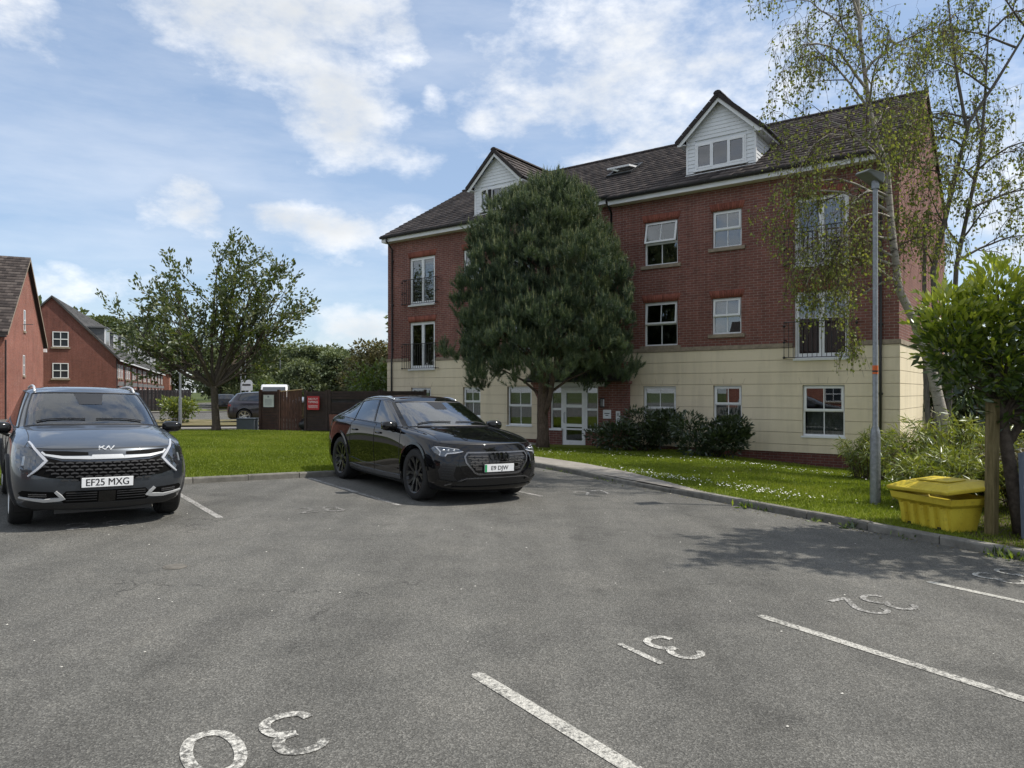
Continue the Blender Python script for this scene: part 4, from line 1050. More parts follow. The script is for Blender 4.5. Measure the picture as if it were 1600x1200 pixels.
# ------------------------------------------------------------------ the pine by the entrance
def pine():
    bx, by = 0.92, 21.9; bz = gz(bx, by)
    t = empty('pine_tree', (bx, by, bz)); tag(t, 'dense dark green pine tree in front of the building entrance', 'tree')
    sk = Skel(3)
    trunk = [(0, 0, -.1), (.02, 0, .35), (0.0, 0, 1.0), (.04, .02, 1.8), (.08, .02, 2.8), (.12, 0, 4.4), (.15, .0, 6.2), (.17, 0, 7.8)]
    m = MB(); m.tube(trunk, [.24, .18, .165, .16, .13, .09, .055, .02], 12); fork = [(.03, -.05, .95), (.20, -.12, 1.45), (.32, -.15, 2.2), (.45, -.2, 3.0), (.6, -.3, 4.0)]
    m.tube(fork, [.09, .085, .075, .06, .03], 9)
    prof = [(2.0, 1.3), (2.35, 2.1), (2.8, 2.6), (3.4, 2.8), (4.2, 2.85), (5.0, 2.72), (5.9, 2.42), (6.8, 1.95), (7.6, 1.4), (8.2, .7), (8.5, .2)]
    pz = [p[0] for p in prof]; pr = [p[1] for p in prof]
    parts = []; rr = random.Random(19); cl = []
    # boughs: big lobes round the stem with gaps between them; clumps sit on the outside of each
    nb = 46
    for i in range(nb):
        z = 2.55 + 5.3*(i+.5)/nb + rr.uniform(-.2, .2); a = i*2.39996 + rr.uniform(-.35, .35); Re = float(np.interp(z, pz, pr))
        rb = (.34 + .27*Re)*rr.uniform(.75, 1.15); rc = max(0.0, Re*rr.uniform(.88, 1.06) - rb); c0 = np.array([rc*math.cos(a)+.1, rc*math.sin(a)*.95, z-.30])
        ti = float(np.interp(max(1.5, z-.9), [q[2] for q in trunk], [q[0] for q in trunk]))
        m.tube([(ti, 0, max(1.35, c0[2]-.35-.35*rc)), (ti+(c0[0]-ti)*.5, c0[1]*.5, c0[2]-.22*rc), tuple(c0)], [.05, .035, .015], 6, cap=False)
        k = int(6+10*rb); got = 0; tr_ = 0
        while got < k and tr_ < 400:
            tr_ += 1
            d = rdir(1)[0]; out = np.array([math.cos(a), math.sin(a), .25])
            if d.dot(out) < -.15 and rr.random() < .7: continue
            p = c0 + d*rb*np.array([1, 1, .82])*rr.uniform(.8, 1.0)
            if any(np.linalg.norm(p-q[0]) < .27 for q in cl): continue
            cl.append((p, rr.uniform(.20, .36), i)); got += 1
    for z in np.linspace(7.2, 8.15, 7): cl.append((np.array([.15+rr.uniform(-.25, .25), rr.uniform(-.25, .25), z]), .26, 0))
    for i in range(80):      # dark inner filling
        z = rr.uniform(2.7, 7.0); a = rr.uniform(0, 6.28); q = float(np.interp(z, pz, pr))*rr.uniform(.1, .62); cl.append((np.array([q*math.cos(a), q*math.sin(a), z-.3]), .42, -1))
    for q in ((-2.75, -.3, 2.75), (-2.95, .0, 2.9), (-2.45, -.6, 2.6), (2.55, -.4, 2.25), (2.3, -.6, 2.05), (2.75, .2, 2.4), (-1.7, -1.2, 2.05), (-2.0, -1.0, 2.2)): cl.append((np.array(q), .3, 1))
    tone = {i: rr.uniform(-.16, .16) for i in range(-1, nb)}
    for c, rad, bi in cl:
        ax = np.array([c[0], c[1], 0]); L = np.linalg.norm(ax); ax = ax/max(L, .2); out = unit(np.array([ax[0], ax[1], .6])[None])[0]
        n = int(16*(rad/.3)**1.3)+4 if bi >= 0 else 16
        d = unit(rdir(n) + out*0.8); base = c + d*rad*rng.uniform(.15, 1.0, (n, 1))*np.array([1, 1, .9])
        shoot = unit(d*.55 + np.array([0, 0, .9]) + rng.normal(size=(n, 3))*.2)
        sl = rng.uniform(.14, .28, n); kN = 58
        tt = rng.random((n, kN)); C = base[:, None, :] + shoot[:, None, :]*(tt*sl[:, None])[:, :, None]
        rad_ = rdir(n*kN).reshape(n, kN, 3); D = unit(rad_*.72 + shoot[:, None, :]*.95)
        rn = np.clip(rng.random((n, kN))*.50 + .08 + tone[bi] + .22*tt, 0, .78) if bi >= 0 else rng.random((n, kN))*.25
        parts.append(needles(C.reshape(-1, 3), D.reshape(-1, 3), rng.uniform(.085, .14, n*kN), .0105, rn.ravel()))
        if bi < 0: continue
        # pale candles standing at the shoot tips
        k = rng.random(n) < (.55 if c[2] > 2.9 else .25); b = (base+shoot*sl[:, None])[k]; q = len(b)
        if q:
            up = unit(np.array([0, 0, 1.0]) + rng.normal(size=(q, 3))*.13)
            for w in range(2): parts.append(needles(b-up*.02, up, rng.uniform(.12, .25, q), .024, rng.uniform(.80, .97, q)))
            C2 = np.repeat(b, 7, 0) + np.repeat(up, 7, 0)*rng.uniform(0, .14, (q*7, 1)); parts.append(needles(C2, unit(rdir(q*7)*.5+np.repeat(up, 7, 0)), rng.uniform(.04, .07, q*7), .009, rng.uniform(.6, .88, q*7)))
    m.build('trunk', MATS['pine_bark'], t, smooth=True)
    foliage('crown', parts, 'pine_needle', t)
pine()
# ------------------------------------------------------------------ cherry on the lawn
def cherry():
    bx, by = -11.45, 28.0; bz = gz(bx, by)
    t = empty('cherry_tree', (bx, by, bz)); tag(t, 'broad dark-leaved cherry tree standing alone on the lawn', 'tree')
    sk = Skel(5)
    tr = [(0, 0, -.1), (.0, 0, .25), (-.05, 0, 1.0), (-.08, .02, 1.75)]
    sk.lines.append(([Vector(p) for p in tr], [.22, .155, .135, .14], 0))
    f = Vector((-.08, .02, 1.65))
    limbs = [((-1.2, .1, .68), 3.9, .085), ((-1.1, -.3, .95), 4.2, .07), ((1.15, -.1, .95), 4.5, .07), ((.8, .1, 1.3), 4.8, .07), ((-.7, .2, 1.25), 4.6, .07), ((-.95, .1, .75), 3.9, .085), ((-.5, -.5, 1.1), 3.9, .08), ((-.05, .3, 1.4), 5.0, .09), ((.55, -.2, 1.15), 4.6, .09), ((.95, .2, .85), 4.0, .085), ((.2, -.8, 1.0), 3.3, .07), ((-.3, .9, .9), 3.4, .07), ((.6, .8, .9), 3.3, .07), ((-1.0, .5, .5), 3.2, .06), ((1.0, -.5, .5), 3.2, .06), ((.15, .0, 1.6), 5.2, .075)]
    for d, L, r in limbs: sk.branch(f, d, L, r, 1, 3, spread=.72, lift=.06, wander=.10, kids=(0, 10, 6), ratio=.44, start=.28, seg=7)
    sk.mesh('trunk', 'cherry_bark', t, minr=0.008)
    C, D = sk.twig_points(33, .06)
    print('cherry leaves', len(C))
    # leaves also along the outer half of the limbs
    foliage('crown', [leaves(C, D, .150, .5, .3, .35, np.clip(rng.random(len(C))*.8 + .1*rng.normal(size=len(C)), 0, 1))], 'cherry_leaf', t)
cherry()
# ------------------------------------------------------------------ birches
def birch(bx, by, stems, limbs, seed, label, dens, twigs=None, big=1.0):
    bz = gz(bx, by, .05); t = empty('birch_tree', (bx, by, bz)); tag(t, label, 'tree', 'birch trees by the gable end')
    sk = Skel(seed); o = Vector((bx, by, bz))
    for st, rad in stems: sk.lines.append(([Vector(p)-o for p in st], rad, 0))
    for p, d, L, r, dr in limbs:
        sk.branch(Vector(p)-o, d, L, r, 1, 3, spread=.7, lift=.02, wander=.12, kids=(0, 9, 6), ratio=.5, start=.22, seg=7, droop=dr)
    sk.mesh('trunk', 'birch_bark', t, minr=.021)
    m = MB()
    for pts, rad, lv in sk.lines:
        if rad[0] < .021: m.tube(pts, rad, 3, cap=False)
    m.build('twigs', MATS['twig'], t); m2 = MB()
    hang = []
    for pts in list(sk.tw):
        for q in range(2):
            p = pts[sk.r.randint(1, len(pts)-1)].copy(); L = sk.r.uniform(.18, .55); d = Vector((sk.r.gauss(0, .25), sk.r.gauss(0, .25), -1)); ln = [p.copy()]
            for j in range(3): p = p + d.normalized()*(L/3); d.z -= .5; ln.append(p.copy())
            hang.append(ln); m2.tube(ln, [.0035, .003, .0025, .002], 3, cap=False)
    m2.build('hanging_twigs', MATS['twig'], t)
    C, D = sk.twig_points(dens*.55, .045)
    sk.tw = hang; C2, D2 = sk.twig_points(dens*1.0, .03); C = np.concatenate([C, C2]); D = np.concatenate([D, D2])
    D = unit(D*.5 + np.array([0, 0, -.6]) + rng.normal(size=C.shape)*.5)
    foliage('crown', [leaves(C, D, .056*big, .74, .15, .2)], 'birch_leaf', t)
B1 = [(8.15, 13.6, -.4), (8.08, 13.5, .98), (7.84, 13.5, 2.03), (7.5, 13.5, 2.99), (7.22, 13.5, 3.56), (7.08, 13.5, 4.78), (7.0, 13.5, 5.83), (6.8, 13.5, 6.37), (6.67, 13.5, 6.95), (6.5, 13.5, 8.24), (6.4, 13.5, 9.9), (6.35, 13.5, 11.2)]
r1 = [.15, .105, .09, .078, .07, .06, .054, .048, .042, .034, .022, .01]
lim1 = [((7.15, 13.5, 4.15), (-.9, -.2, .5), 2.2, .028, .8), ((7.05, 13.5, 5.2), (-.9, .1, .4), 2.4, .028, .8), ((7.2, 13.5, 3.7), (-.9, -.3, .4), 1.9, .024, .7), ((6.95, 13.5, 5.9), (-.9, -.2, .35), 2.3, .026, .75),
        ((7.05, 13.5, 5.0), (-.75, -.15, .55), 2.2, .035, .55), ((7.08, 13.5, 4.5), (-.8, -.25, .15), 2.2, .03, .6), ((7.15, 13.5, 4.0), (-.8, .1, .35), 1.9, .03, .55), ((6.9, 13.5, 6.1), (-.75, -.1, .5), 2.2, .03, .5),
        ((6.75, 13.5, 6.6), (.6, .3, .6), 1.6, .028, .45), ((6.7, 13.5, 6.9), (-.7, .2, .75), 2.3, .03, .45), ((6.62, 13.5, 7.3), (-.75, -.4, .7), 2.2, .03, .45), ((6.58, 13.5, 7.6), (.55, -.2, .8), 1.6, .028, .4),
        ((6.52, 13.5, 8.0), (-.6, .3, .8), 2.2, .028, .4), ((6.5, 13.5, 8.3), (.4, .3, .9), 1.8, .026, .35), ((6.48, 13.5, 8.6), (-.5, -.3, .9), 2.0, .026, .35), ((6.45, 13.5, 9.0), (.5, -.2, .8), 1.6, .022, .3), ((6.43, 13.5, 9.4), (-.5, .1, .9), 1.6, .022, .3),
        ((7.0, 13.5, 5.7), (-.5, -.6, .5), 1.8, .026, .55), ((7.1, 13.5, 4.3), (.5, -.3, .4), 1.0, .02, .4), ((6.4, 13.5, 9.9), (-.2, .2, 1), 1.4, .02, .2), ((7.06, 13.5, 4.9), (-.55, -.7, .1), 1.7, .025, .6), ((6.66, 13.5, 7.0), (-.3, -.8, .6), 1.8, .026, .45),
        ((7.2, 13.5, 3.8), (-.85, -.1, .0), 1.6, .022, .45), ((7.02, 13.5, 5.3), (-.85, -.3, .25), 1.9, .026, .6)]
birch(8.15, 13.6, [(B1, r1)], lim1, 21, 'tall birch with pale leaning trunk and hanging twigs in front of the gable corner', 12)
S1 = [(8.9, 15.2, -.4), (8.95, 15.2, 2.0), (8.85, 15.2, 4.2), (9.3, 15.2, 6.1), (9.6, 15.2, 7.3), (10.2, 15.2, 8.2), (10.8, 15.2, 9.2), (11.3, 15.2, 10.3)]
S2 = [(9.1, 15.3, -.4), (9.3, 15.3, 2.2), (9.4, 15.3, 4.3), (9.65, 15.3, 5.5), (9.9, 15.3, 6.6), (10.0, 15.3, 7.8), (10.1, 15.3, 9.6)]
S3 = [(8.85, 15.25, -.4), (8.75, 15.3, 2.0), (8.72, 15.3, 4.0), (8.75, 15.3, 5.2)]
S4 = [(9.55, 15.2, 7.2), (9.3, 15.1, 8.2), (9.1, 15.0, 9.2), (9.0, 15.0, 10.4)]
lim2 = []
_r = random.Random(5)
for st in (S1, S2, S4):
    for i in range(2, len(st)-1):
        a, b = Vector(st[i]), Vector(st[i+1])
        for j in range(2): 
            if a.z < 3.6: continue
            lim2.append((a.lerp(b, _r.random()), (_r.uniform(-1, 1), _r.uniform(-.8, .6), _r.uniform(.3, .9)), _r.uniform(1.3, 2.0), .026, .3))
lim2 += [((9.4, 15.3, 4.4), (.8, 0, .35), 2.0, .03, .3), ((8.85, 15.2, 4.3), (-.4, -.3, .8), 1.4, .02, .3), ((9.65, 15.3, 5.5), (.9, 0, .5), 2.2, .03, .3)]
bark_mat('grey_bark', (0.07, 0.062, 0.054), (0.17, 0.155, 0.135))
def birch2():
    n0 = MATS['birch_bark']; MATS['birch_bark'] = MATS['grey_bark']
    birch(9.0, 15.2, [(S1, [.09, .07, .055, .045, .036, .03, .022, .01]), (S2, [.075, .058, .046, .04, .032, .026, .01]), (S3, [.06, .05, .04, .02]), (S4, [.035, .03, .02, .01])], lim2, 33, 'many-stemmed grey-barked birch with sparse leaves at the right picture edge', 9.5, big=1.2)
    MATS['birch_bark'] = n0
birch2()
# ------------------------------------------------------------------ shrubs made of a leafy shell over stems
def shrub(name, label, cat, loc, radii, n, leaf, aspect, mat, lumps=14, light_top=0.35, group=None, seed=1, stem='twig', zc=None, fill=.35, trunkless=False, flat=.35, rnd_bias=0.0):
    bz = gz(loc[0], loc[1]) if len(loc) == 2 else loc[2]
    t = empty(name, (loc[0], loc[1], bz)); tag(t, label, cat, group)
    r = random.Random(seed); rx, ry, rz = radii; zc = rz*.92 if zc is None else zc
    cs = [np.array([r.uniform(-.72, .72)*rx, r.uniform(-.72, .72)*ry, zc + r.uniform(-.6, .62)*rz]) for _ in range(lumps)]
    cs = [c if math.hypot(c[0]/rx, c[1]/ry) < .8 else c*np.array([.75, .75, 1]) for c in cs]
    parts = []
    for c in cs:
        k = n//lumps; d = rdir(k); f = (1-fill*rng.random(k)**.6)[:, None]
        lr = np.array([rx, ry, rz])*r.uniform(.36, .52)
        p = c + d*lr*f
        p[:, 2] = np.maximum(p[:, 2], .03)
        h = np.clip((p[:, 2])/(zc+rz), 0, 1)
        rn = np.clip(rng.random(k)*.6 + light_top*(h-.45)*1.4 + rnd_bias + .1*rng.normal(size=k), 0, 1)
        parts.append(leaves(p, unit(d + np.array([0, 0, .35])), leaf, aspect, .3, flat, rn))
    m = MB()
    for i, c in enumerate(cs):
        b = Vector((c[0]*.25, c[1]*.25, -.05)); m.tube([b, b.lerp(Vector(c), .5)+Vector((r.uniform(-.06, .06), r.uniform(-.06, .06), 0)), Vector(c)], [.028*max(rz, .6), .018*max(rz, .6), .006], 5, cap=False)
    m.build('stems', MATS[stem], t)
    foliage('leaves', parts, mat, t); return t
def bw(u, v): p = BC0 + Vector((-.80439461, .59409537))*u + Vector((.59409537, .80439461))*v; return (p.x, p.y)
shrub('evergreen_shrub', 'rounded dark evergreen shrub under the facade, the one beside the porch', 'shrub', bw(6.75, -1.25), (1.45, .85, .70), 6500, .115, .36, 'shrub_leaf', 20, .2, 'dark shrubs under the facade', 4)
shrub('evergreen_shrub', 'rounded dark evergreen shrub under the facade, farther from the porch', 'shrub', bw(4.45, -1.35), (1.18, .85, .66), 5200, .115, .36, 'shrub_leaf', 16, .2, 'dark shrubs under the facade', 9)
# laurel trained on a leaning trunk, right edge
def laurel():
    bx, by = 5.98, 8.6; t = empty('laurel_bush', (bx, by, gz(bx, by, .05))); tag(t, 'tall laurel bush with bright green young leaves on a bare leaning trunk', 'shrub')
    o = Vector(t.location); r = random.Random(8)
    m = MB(); m.tube([(.1, 0, -.1), (.0, 0, .5), (-.1, 0, 1.1), (-.15, .05, 1.6), (-.25, .1, 2.3)], [.09, .075, .07, .06, .03], 9)
    m.tube([(-.1, 0, 1.1), (.3, .1, 1.6), (.6, .1, 2.3)], [.05, .04, .02], 7); m.tube([(.15, .05, -.1), (.35, .1, .6), (.5, .1, 1.4)], [.06, .045, .03], 7)
    cs = []
    for c, lr in [((-.80, .05, 2.4), .36), ((-.85, 0, 2.7), .28), ((-.2, 0, 2.95), .34), ((-.62, -.1, 1.85), .26), ((-.55, 0, 2.45), .44), ((-.30, -.05, 2.75), .42), ((-.72, 0, 2.15), .34), ((-.05, .0, 2.45), .5), ((.3, 0, 2.7), .42), ((-.35, -.1, 2.05), .40), ((.1, -.1, 2.0), .48), ((.6, .0, 2.35), .45), ((.85, .1, 2.1), .5), ((.4, -.1, 1.75), .42), ((-.05, -.1, 1.65), .3), ((1.2, .2, 1.7), .55), ((.75, 0, 1.5), .4), ((1.1, .2, 2.4), .45), ((-.6, .25, 2.65), .36), ((.1, .4, 2.5), .5), ((1.0, .1, 1.1), .45), ((1.25, .2, .6), .5)]:
        m.tube([(-.12, .03, 1.45), tuple((Vector(c)+Vector((-.12, .03, 1.45)))/2+Vector((0, 0, .1))), c], [.03, .02, .008], 5, cap=False); cs.append((np.array(c), lr))
    m.build('trunk', MATS['cherry_bark'], t, smooth=True)
    parts = []
    for c, lr in cs:
        k = int(380*(lr/.42)**2); d = rdir(k); f = (1-.45*rng.random(k)**.7)[:, None]; p = c + d*lr*f
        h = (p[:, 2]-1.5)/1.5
        rn = np.clip(.30 + .66*h*(.45+.55*(d[:, 2] > .0)) + .14*rng.normal(size=k), 0, 1)  # upper leaves coloured lighter as if sunlit, lower ones darker as if shaded
        parts.append(leaves(p, unit(d + np.array([0, 0, .45])), .125, .36, .35, .3, rn))
        # upright young sprays
        q = int(9*(lr/.42)) if c[2] > 2.0 else 2
        dd = unit(rdir(q)*.8+np.array([0, 0, .8])); b = c + dd*lr*.9
        for j in range(7):
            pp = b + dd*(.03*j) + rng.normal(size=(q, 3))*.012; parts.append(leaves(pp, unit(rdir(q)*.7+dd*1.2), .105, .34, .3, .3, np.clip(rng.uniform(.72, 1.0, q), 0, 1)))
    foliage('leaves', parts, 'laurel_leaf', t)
laurel()
# bamboo: arching canes with narrow drooping leaves
def bamboo(loc, n, H, spread, label, mat, seed, leaf=.15, canes=None, lean=(0, 0), per=24):
    bx, by = loc; t = empty('bamboo_clump', (bx, by, gz(bx, by))); tag(t, label, 'bamboo', 'bamboo clumps by the lamp post'); r = random.Random(seed)
    m = MB(); parts = []
    for i in range(n):
        a = r.uniform(0, 2*math.pi); q = r.random()**.6; b = Vector((math.cos(a)*q*spread[0]*.6, math.sin(a)*q*spread[1]*.6, -.02)); h = H*r.uniform(.6, 1.0)*(1-.25*q)
        d = Vector((math.cos(a)*q*spread[0]*.75 + lean[0], math.sin(a)*q*spread[1]*.75 + lean[1], 0))
        pts = [b, b+d*.25+Vector((0, 0, h*.5)), b+d*.6+Vector((0, 0, h*.88)), b+d+Vector((0, 0, h*(1.0 if r.random() < .5 else .86)))]
        m.tube(pts, [.007, .006, .004, .002], 4, cap=False)
        P = np.array([tuple(p) for p in pts]); tt = .35 + rng.random(per)*2.65; k = np.minimum(tt.astype(int), 2); f = (tt-k)[:, None]
        C = P[k]*(1-f)+P[k+1]*f; D = unit(rdir(per)*.8 + np.array([d.x*.6, d.y*.6, -.25]))
        rn = np.clip(.1+.5*rng.random(per)+.35*(C[:, 2]/H), 0, 1)
        parts.append(leaves(C, D, leaf, .13, .2, .5, rn))
    m.build('canes', MATS['twig'], t); foliage('leaves', parts, mat, t)
bamboo((6.45, 10.75), 260, 1.0, (.72, .55), 'low bamboo clump behind the yellow grit bin and lamp post', 'bamboo_leaf', 3, .15, per=30)
bamboo((7.35, 12.1), 200, 1.55, (1.0, .7), 'taller pale bamboo clump rising behind the low one', 'bamboo_leaf', 4, .16, per=26)
bamboo((7.6, 15.4), 110, 1.25, (.5, .5), 'small bamboo clump against the plinth near the building corner', 'bamboo_leaf', 6, .15, per=26)
bamboo((7.7, 10.6), 120, 1.25, (.7, .5), 'dry straw-coloured bamboo patch behind the wooden post', 'dry_leaf', 8, .16, per=22)
shrub('dark_shrub', 'dense dark shrub filling the gap past the gable end', 'shrub', (14.5, 22.5), (2.2, 1.6, 2.0), 6000, .2, .5, 'shrub_leaf', 20, .3, seed=2)
shrub('green_shrub', 'mid green shrub behind the laurel trunk by the fence', 'shrub', (8.9, 9.7), (1.2, .9, 1.0), 4200, .12, .4, 'laurel_leaf', 16, .2, seed=12, rnd_bias=-.1)
shrub('green_shrub', 'leafy undergrowth between the wooden post and the blue board', 'shrub', (7.3, 8.6), (.8, .6, .55), 2200, .11, .4, 'laurel_leaf', 12, .2, seed=13, rnd_bias=-.12)
shrub('dark_shrub', 'tall dark shrub behind the bamboo and birch trunk', 'shrub', (11.5, 14.5), (1.5, 1.2, 1.6), 5200, .15, .5, 'shrub_leaf', 18, .3, seed=14)
# ------------------------------------------------------------------ lawns: blades and daisies
def grass(poly, n, name, hmin, hmax, ymax=40):
    P = np.array([(p.x, p.y) for p in poly]); x0, y0 = P.min(0); x1, y1 = P.max(0)
    X = rng.uniform(x0, x1, n*3); Y = rng.uniform(y0, y1, n*3)
    k = in_poly(X, Y, P) & (Y < ymax) & (rng.random(n*3) < np.clip(14.0/np.hypot(X, Y), 0, 1)**1.2)
    X, Y = X[k], Y[k]; N_ = len(X); Z = G(X, Y)+.082
    C = np.stack([X, Y, Z], 1); D = unit(np.stack([rng.normal(size=N_)*.45, rng.normal(size=N_)*.45, np.ones(N_)], 1))
    patch = .5+.5*np.sin(X*1.3+np.sin(Y*.9)*2)*np.cos(Y*1.1+X*.4)
    h = rng.uniform(hmin, hmax, N_)*(.75+.5*patch)
    dist = np.hypot(X, Y)
    S = unit(np.cross(D, rdir(N_))); w = (.0055*dist/9)[:, None]
    V = np.stack([C-S*w, C+S*w, C+D*h[:, None]], 1).reshape(-1, 3); i = np.arange(N_)*3
    o = link_mesh(name, np_mesh(name, V, np.stack([i, i+1, i+2], 1), MATS['grass_blade'], {'rnd': np.clip(.12+.55*patch+rng.normal(size=N_)*.20, 0, 1)}))
    print(name, N_); return o
tag(grass(LAWN_L, 190000, 'grass', .03, .06), 'short mown green grass of the lawn behind the parked cars', 'grass', kind='stuff')
tag(grass(LAWN_R, 200000, 'grass', .03, .065, 22), 'short bright green grass of the lawn along the facade', 'grass', kind='stuff')
def daisies(cent, name):
    m = []; V = []; F = []
    for (x, y, sx, sy, ang, n) in cent:
        a = math.cos(ang), math.sin(ang)
        for i in range(n):
            p, q = random.gauss(0, sx), random.gauss(0, sy); X, Y = x + p*a[0]-q*a[1], y+p*a[1]+q*a[0]; z = gz(X, Y)+random.uniform(.05, .085)
            r = random.uniform(.009, .015); k = len(V); tx, ty = random.uniform(-.3, .3), random.uniform(-.3, .3)
            for j in range(6): c, s = math.cos(j*math.pi/3), math.sin(j*math.pi/3); V.append((X+r*c, Y+r*s, z+r*(tx*c+ty*s)))
            F += [(k, k+1, k+2), (k, k+2, k+3), (k, k+3, k+4), (k, k+4, k+5)]
    return link_mesh(name, np_mesh(name, V, F, MATS['daisy']))
plain('daisy', (0.72, 0.72, 0.68), 0.7)
tag(daisies([(2.75, 13.75, .7, .14, -1.05, 220), (4.0, 11.9, .7, .20, -1.05, 220), (3.2, 13.3, .9, .3, -1.05, 40), (5.2, 17.6, 2.2, .45, -.64, 150), (6.8, 15.8, 1.4, .45, -.64, 160), (4.6, 14.2, 1.6, 1.4, 0, 50), (1.6, 18.6, 1.0, .6, -1.0, 60)], 'daisies'), 'small white daisies scattered over the lawn by the path', 'daisies', kind='stuff')
# weeds in the kerb joints
def weeds():
    parts = []
    for t_, k in ((.9, 26), (1.5, 16), (2.6, 30), (3.0, 14), (6.2, 50), (6.5, 30), (7.4, 30), (7.9, 44), (9.7, 90), (9.95, 60), (8.6, 20), (10.8, 60), (11.3, 40)):
        p = CORNER + K2D*t_; z = g1(p.x, p.y)
        C = np.array([p.x, p.y, z]) + rng.normal(size=(k, 3))*np.array([.09, .09, .0]) + np.array([0, 0, .01]); D = unit(rng.normal(size=(k, 3))*.7+np.array([0, 0, .8]))
        parts.append(leaves(C, D, .10 if k > 40 else .06, .3, .2, .4, rng.uniform(.2, .8, k)))
    V, F, r = join(parts); return link_mesh('weeds', np_mesh('weeds', V, F, MATS['laurel_leaf'], {'rnd': r}))
tag(weeds(), 'small green weeds growing out of the kerb joints', 'weeds', kind='stuff')
# ================================================================== the street beyond
m_brick('far_brick', (0.33, 0.125, 0.085), (0.25, 0.09, 0.066), (0.18, 0.075, 0.058), (0.36, 0.27, 0.23), soft=0.55)
m_brick('terrace_brick', (0.20, 0.070, 0.052), (0.155, 0.054, 0.043), (0.12, 0.047, 0.040), (0.24, 0.18, 0.155), soft=.1)
plain('fence_dark', (0.030, 0.027, 0.028), 0.85, var=0.35, nscale=4, bump=.004)
plain('fence_brown', (0.052, 0.026, 0.018), 0.75, var=0.35, nscale=5, bump=.004)
plain('gate_brown', (0.085, 0.037, 0.022), 0.7, var=0.3, nscale=5, bump=.004)
plain('raw_timber', (0.38, 0.28, 0.15), 0.8, var=0.25, nscale=6)
def wall_part(par, name, mat, boxes):
    m = MB()
    for b in boxes: m.box(*b)
    return m.build(name, MATS[mat], par)
def simple_window(par, x0, x1, z0, z1, y, bars=True, name='window'):
    """window in a wall whose face is at local y, looking to -y"""
    m = MB(); t = .06
    m.box(x0, x0+t, y-.03, y+.04, z0, z1); m.box(x1-t, x1, y-.03, y+.04, z0, z1); m.box(x0+t, x1-t, y-.03, y+.04, z1-t, z1); m.box(x0+t, x1-t, y-.03, y+.04, z0, z0+t)
    zm = (z0+z1)/2; m.box(x0+t, x1-t, y-.03, y+.04, zm-.035, zm+.035)
    if bars:
        xm = (x0+x1)/2; m.box(xm-.02, xm+.02, y-.02, y+.03, z0+t, z1-t)
    w = m.build(name, MATS['upvc'], par)
    p = MB(); p.box(x0+t, x1-t, y-.008, y-.003, z0+t, z1-t); p.build('pane', MATS['far_glass'], w)
    s = MB(); s.box(x0-.1, x1+.1, y-.07, y-.0, z0-.14, z0-.002); s.build('sill', MATS['stone'], w)
    return w
s_ = NB('far_glass'); s_.set(color=(0.035, 0.042, 0.05), rough=0.06, spec=0.8)
def slope_tiles(par, p0, du, L, ds, S, gauge, width, mat, name='tiles', lift=.035):
    """tile slabs on a slope: p0 eave corner, du along the eave, ds up the slope (unit vectors)"""
    p0, du, ds = Vector(p0), Vector(du), Vector(ds); nn = du.cross(ds).normalized()
    if nn.z < 0: nn = -nn
    V, F, rn = [], [], []; r = int(S/gauge); n = int(L/width)
    for i in range(r):
        for j in range(n+1):
            a = max(0, (j-.5*(i % 2))*width)+.004; b = min(L, (j+1-.5*(i % 2))*width)-.004
            if b-a < .03: continue
            s0, s1 = i*S/r, (i+1)*S/r+.04; lf = lift+random.uniform(-.006, .006); k = len(V)
            V += [tuple(p0+du*a+ds*s0+nn*lf), tuple(p0+du*b+ds*s0+nn*lf), tuple(p0+du*b+ds*s1+nn*.004), tuple(p0+du*a+ds*s1+nn*.004), tuple(p0+du*a+ds*s0-nn*.01), tuple(p0+du*b+ds*s0-nn*.01)]
            F += [(k, k+1, k+2, k+3), (k+1, k, k+4, k+5)]; x = random.random(); rn += [x, x*.7]
    o = quads(V, F, rn, name, MATS[mat], par); o['kind'] = 'stuff'; return o
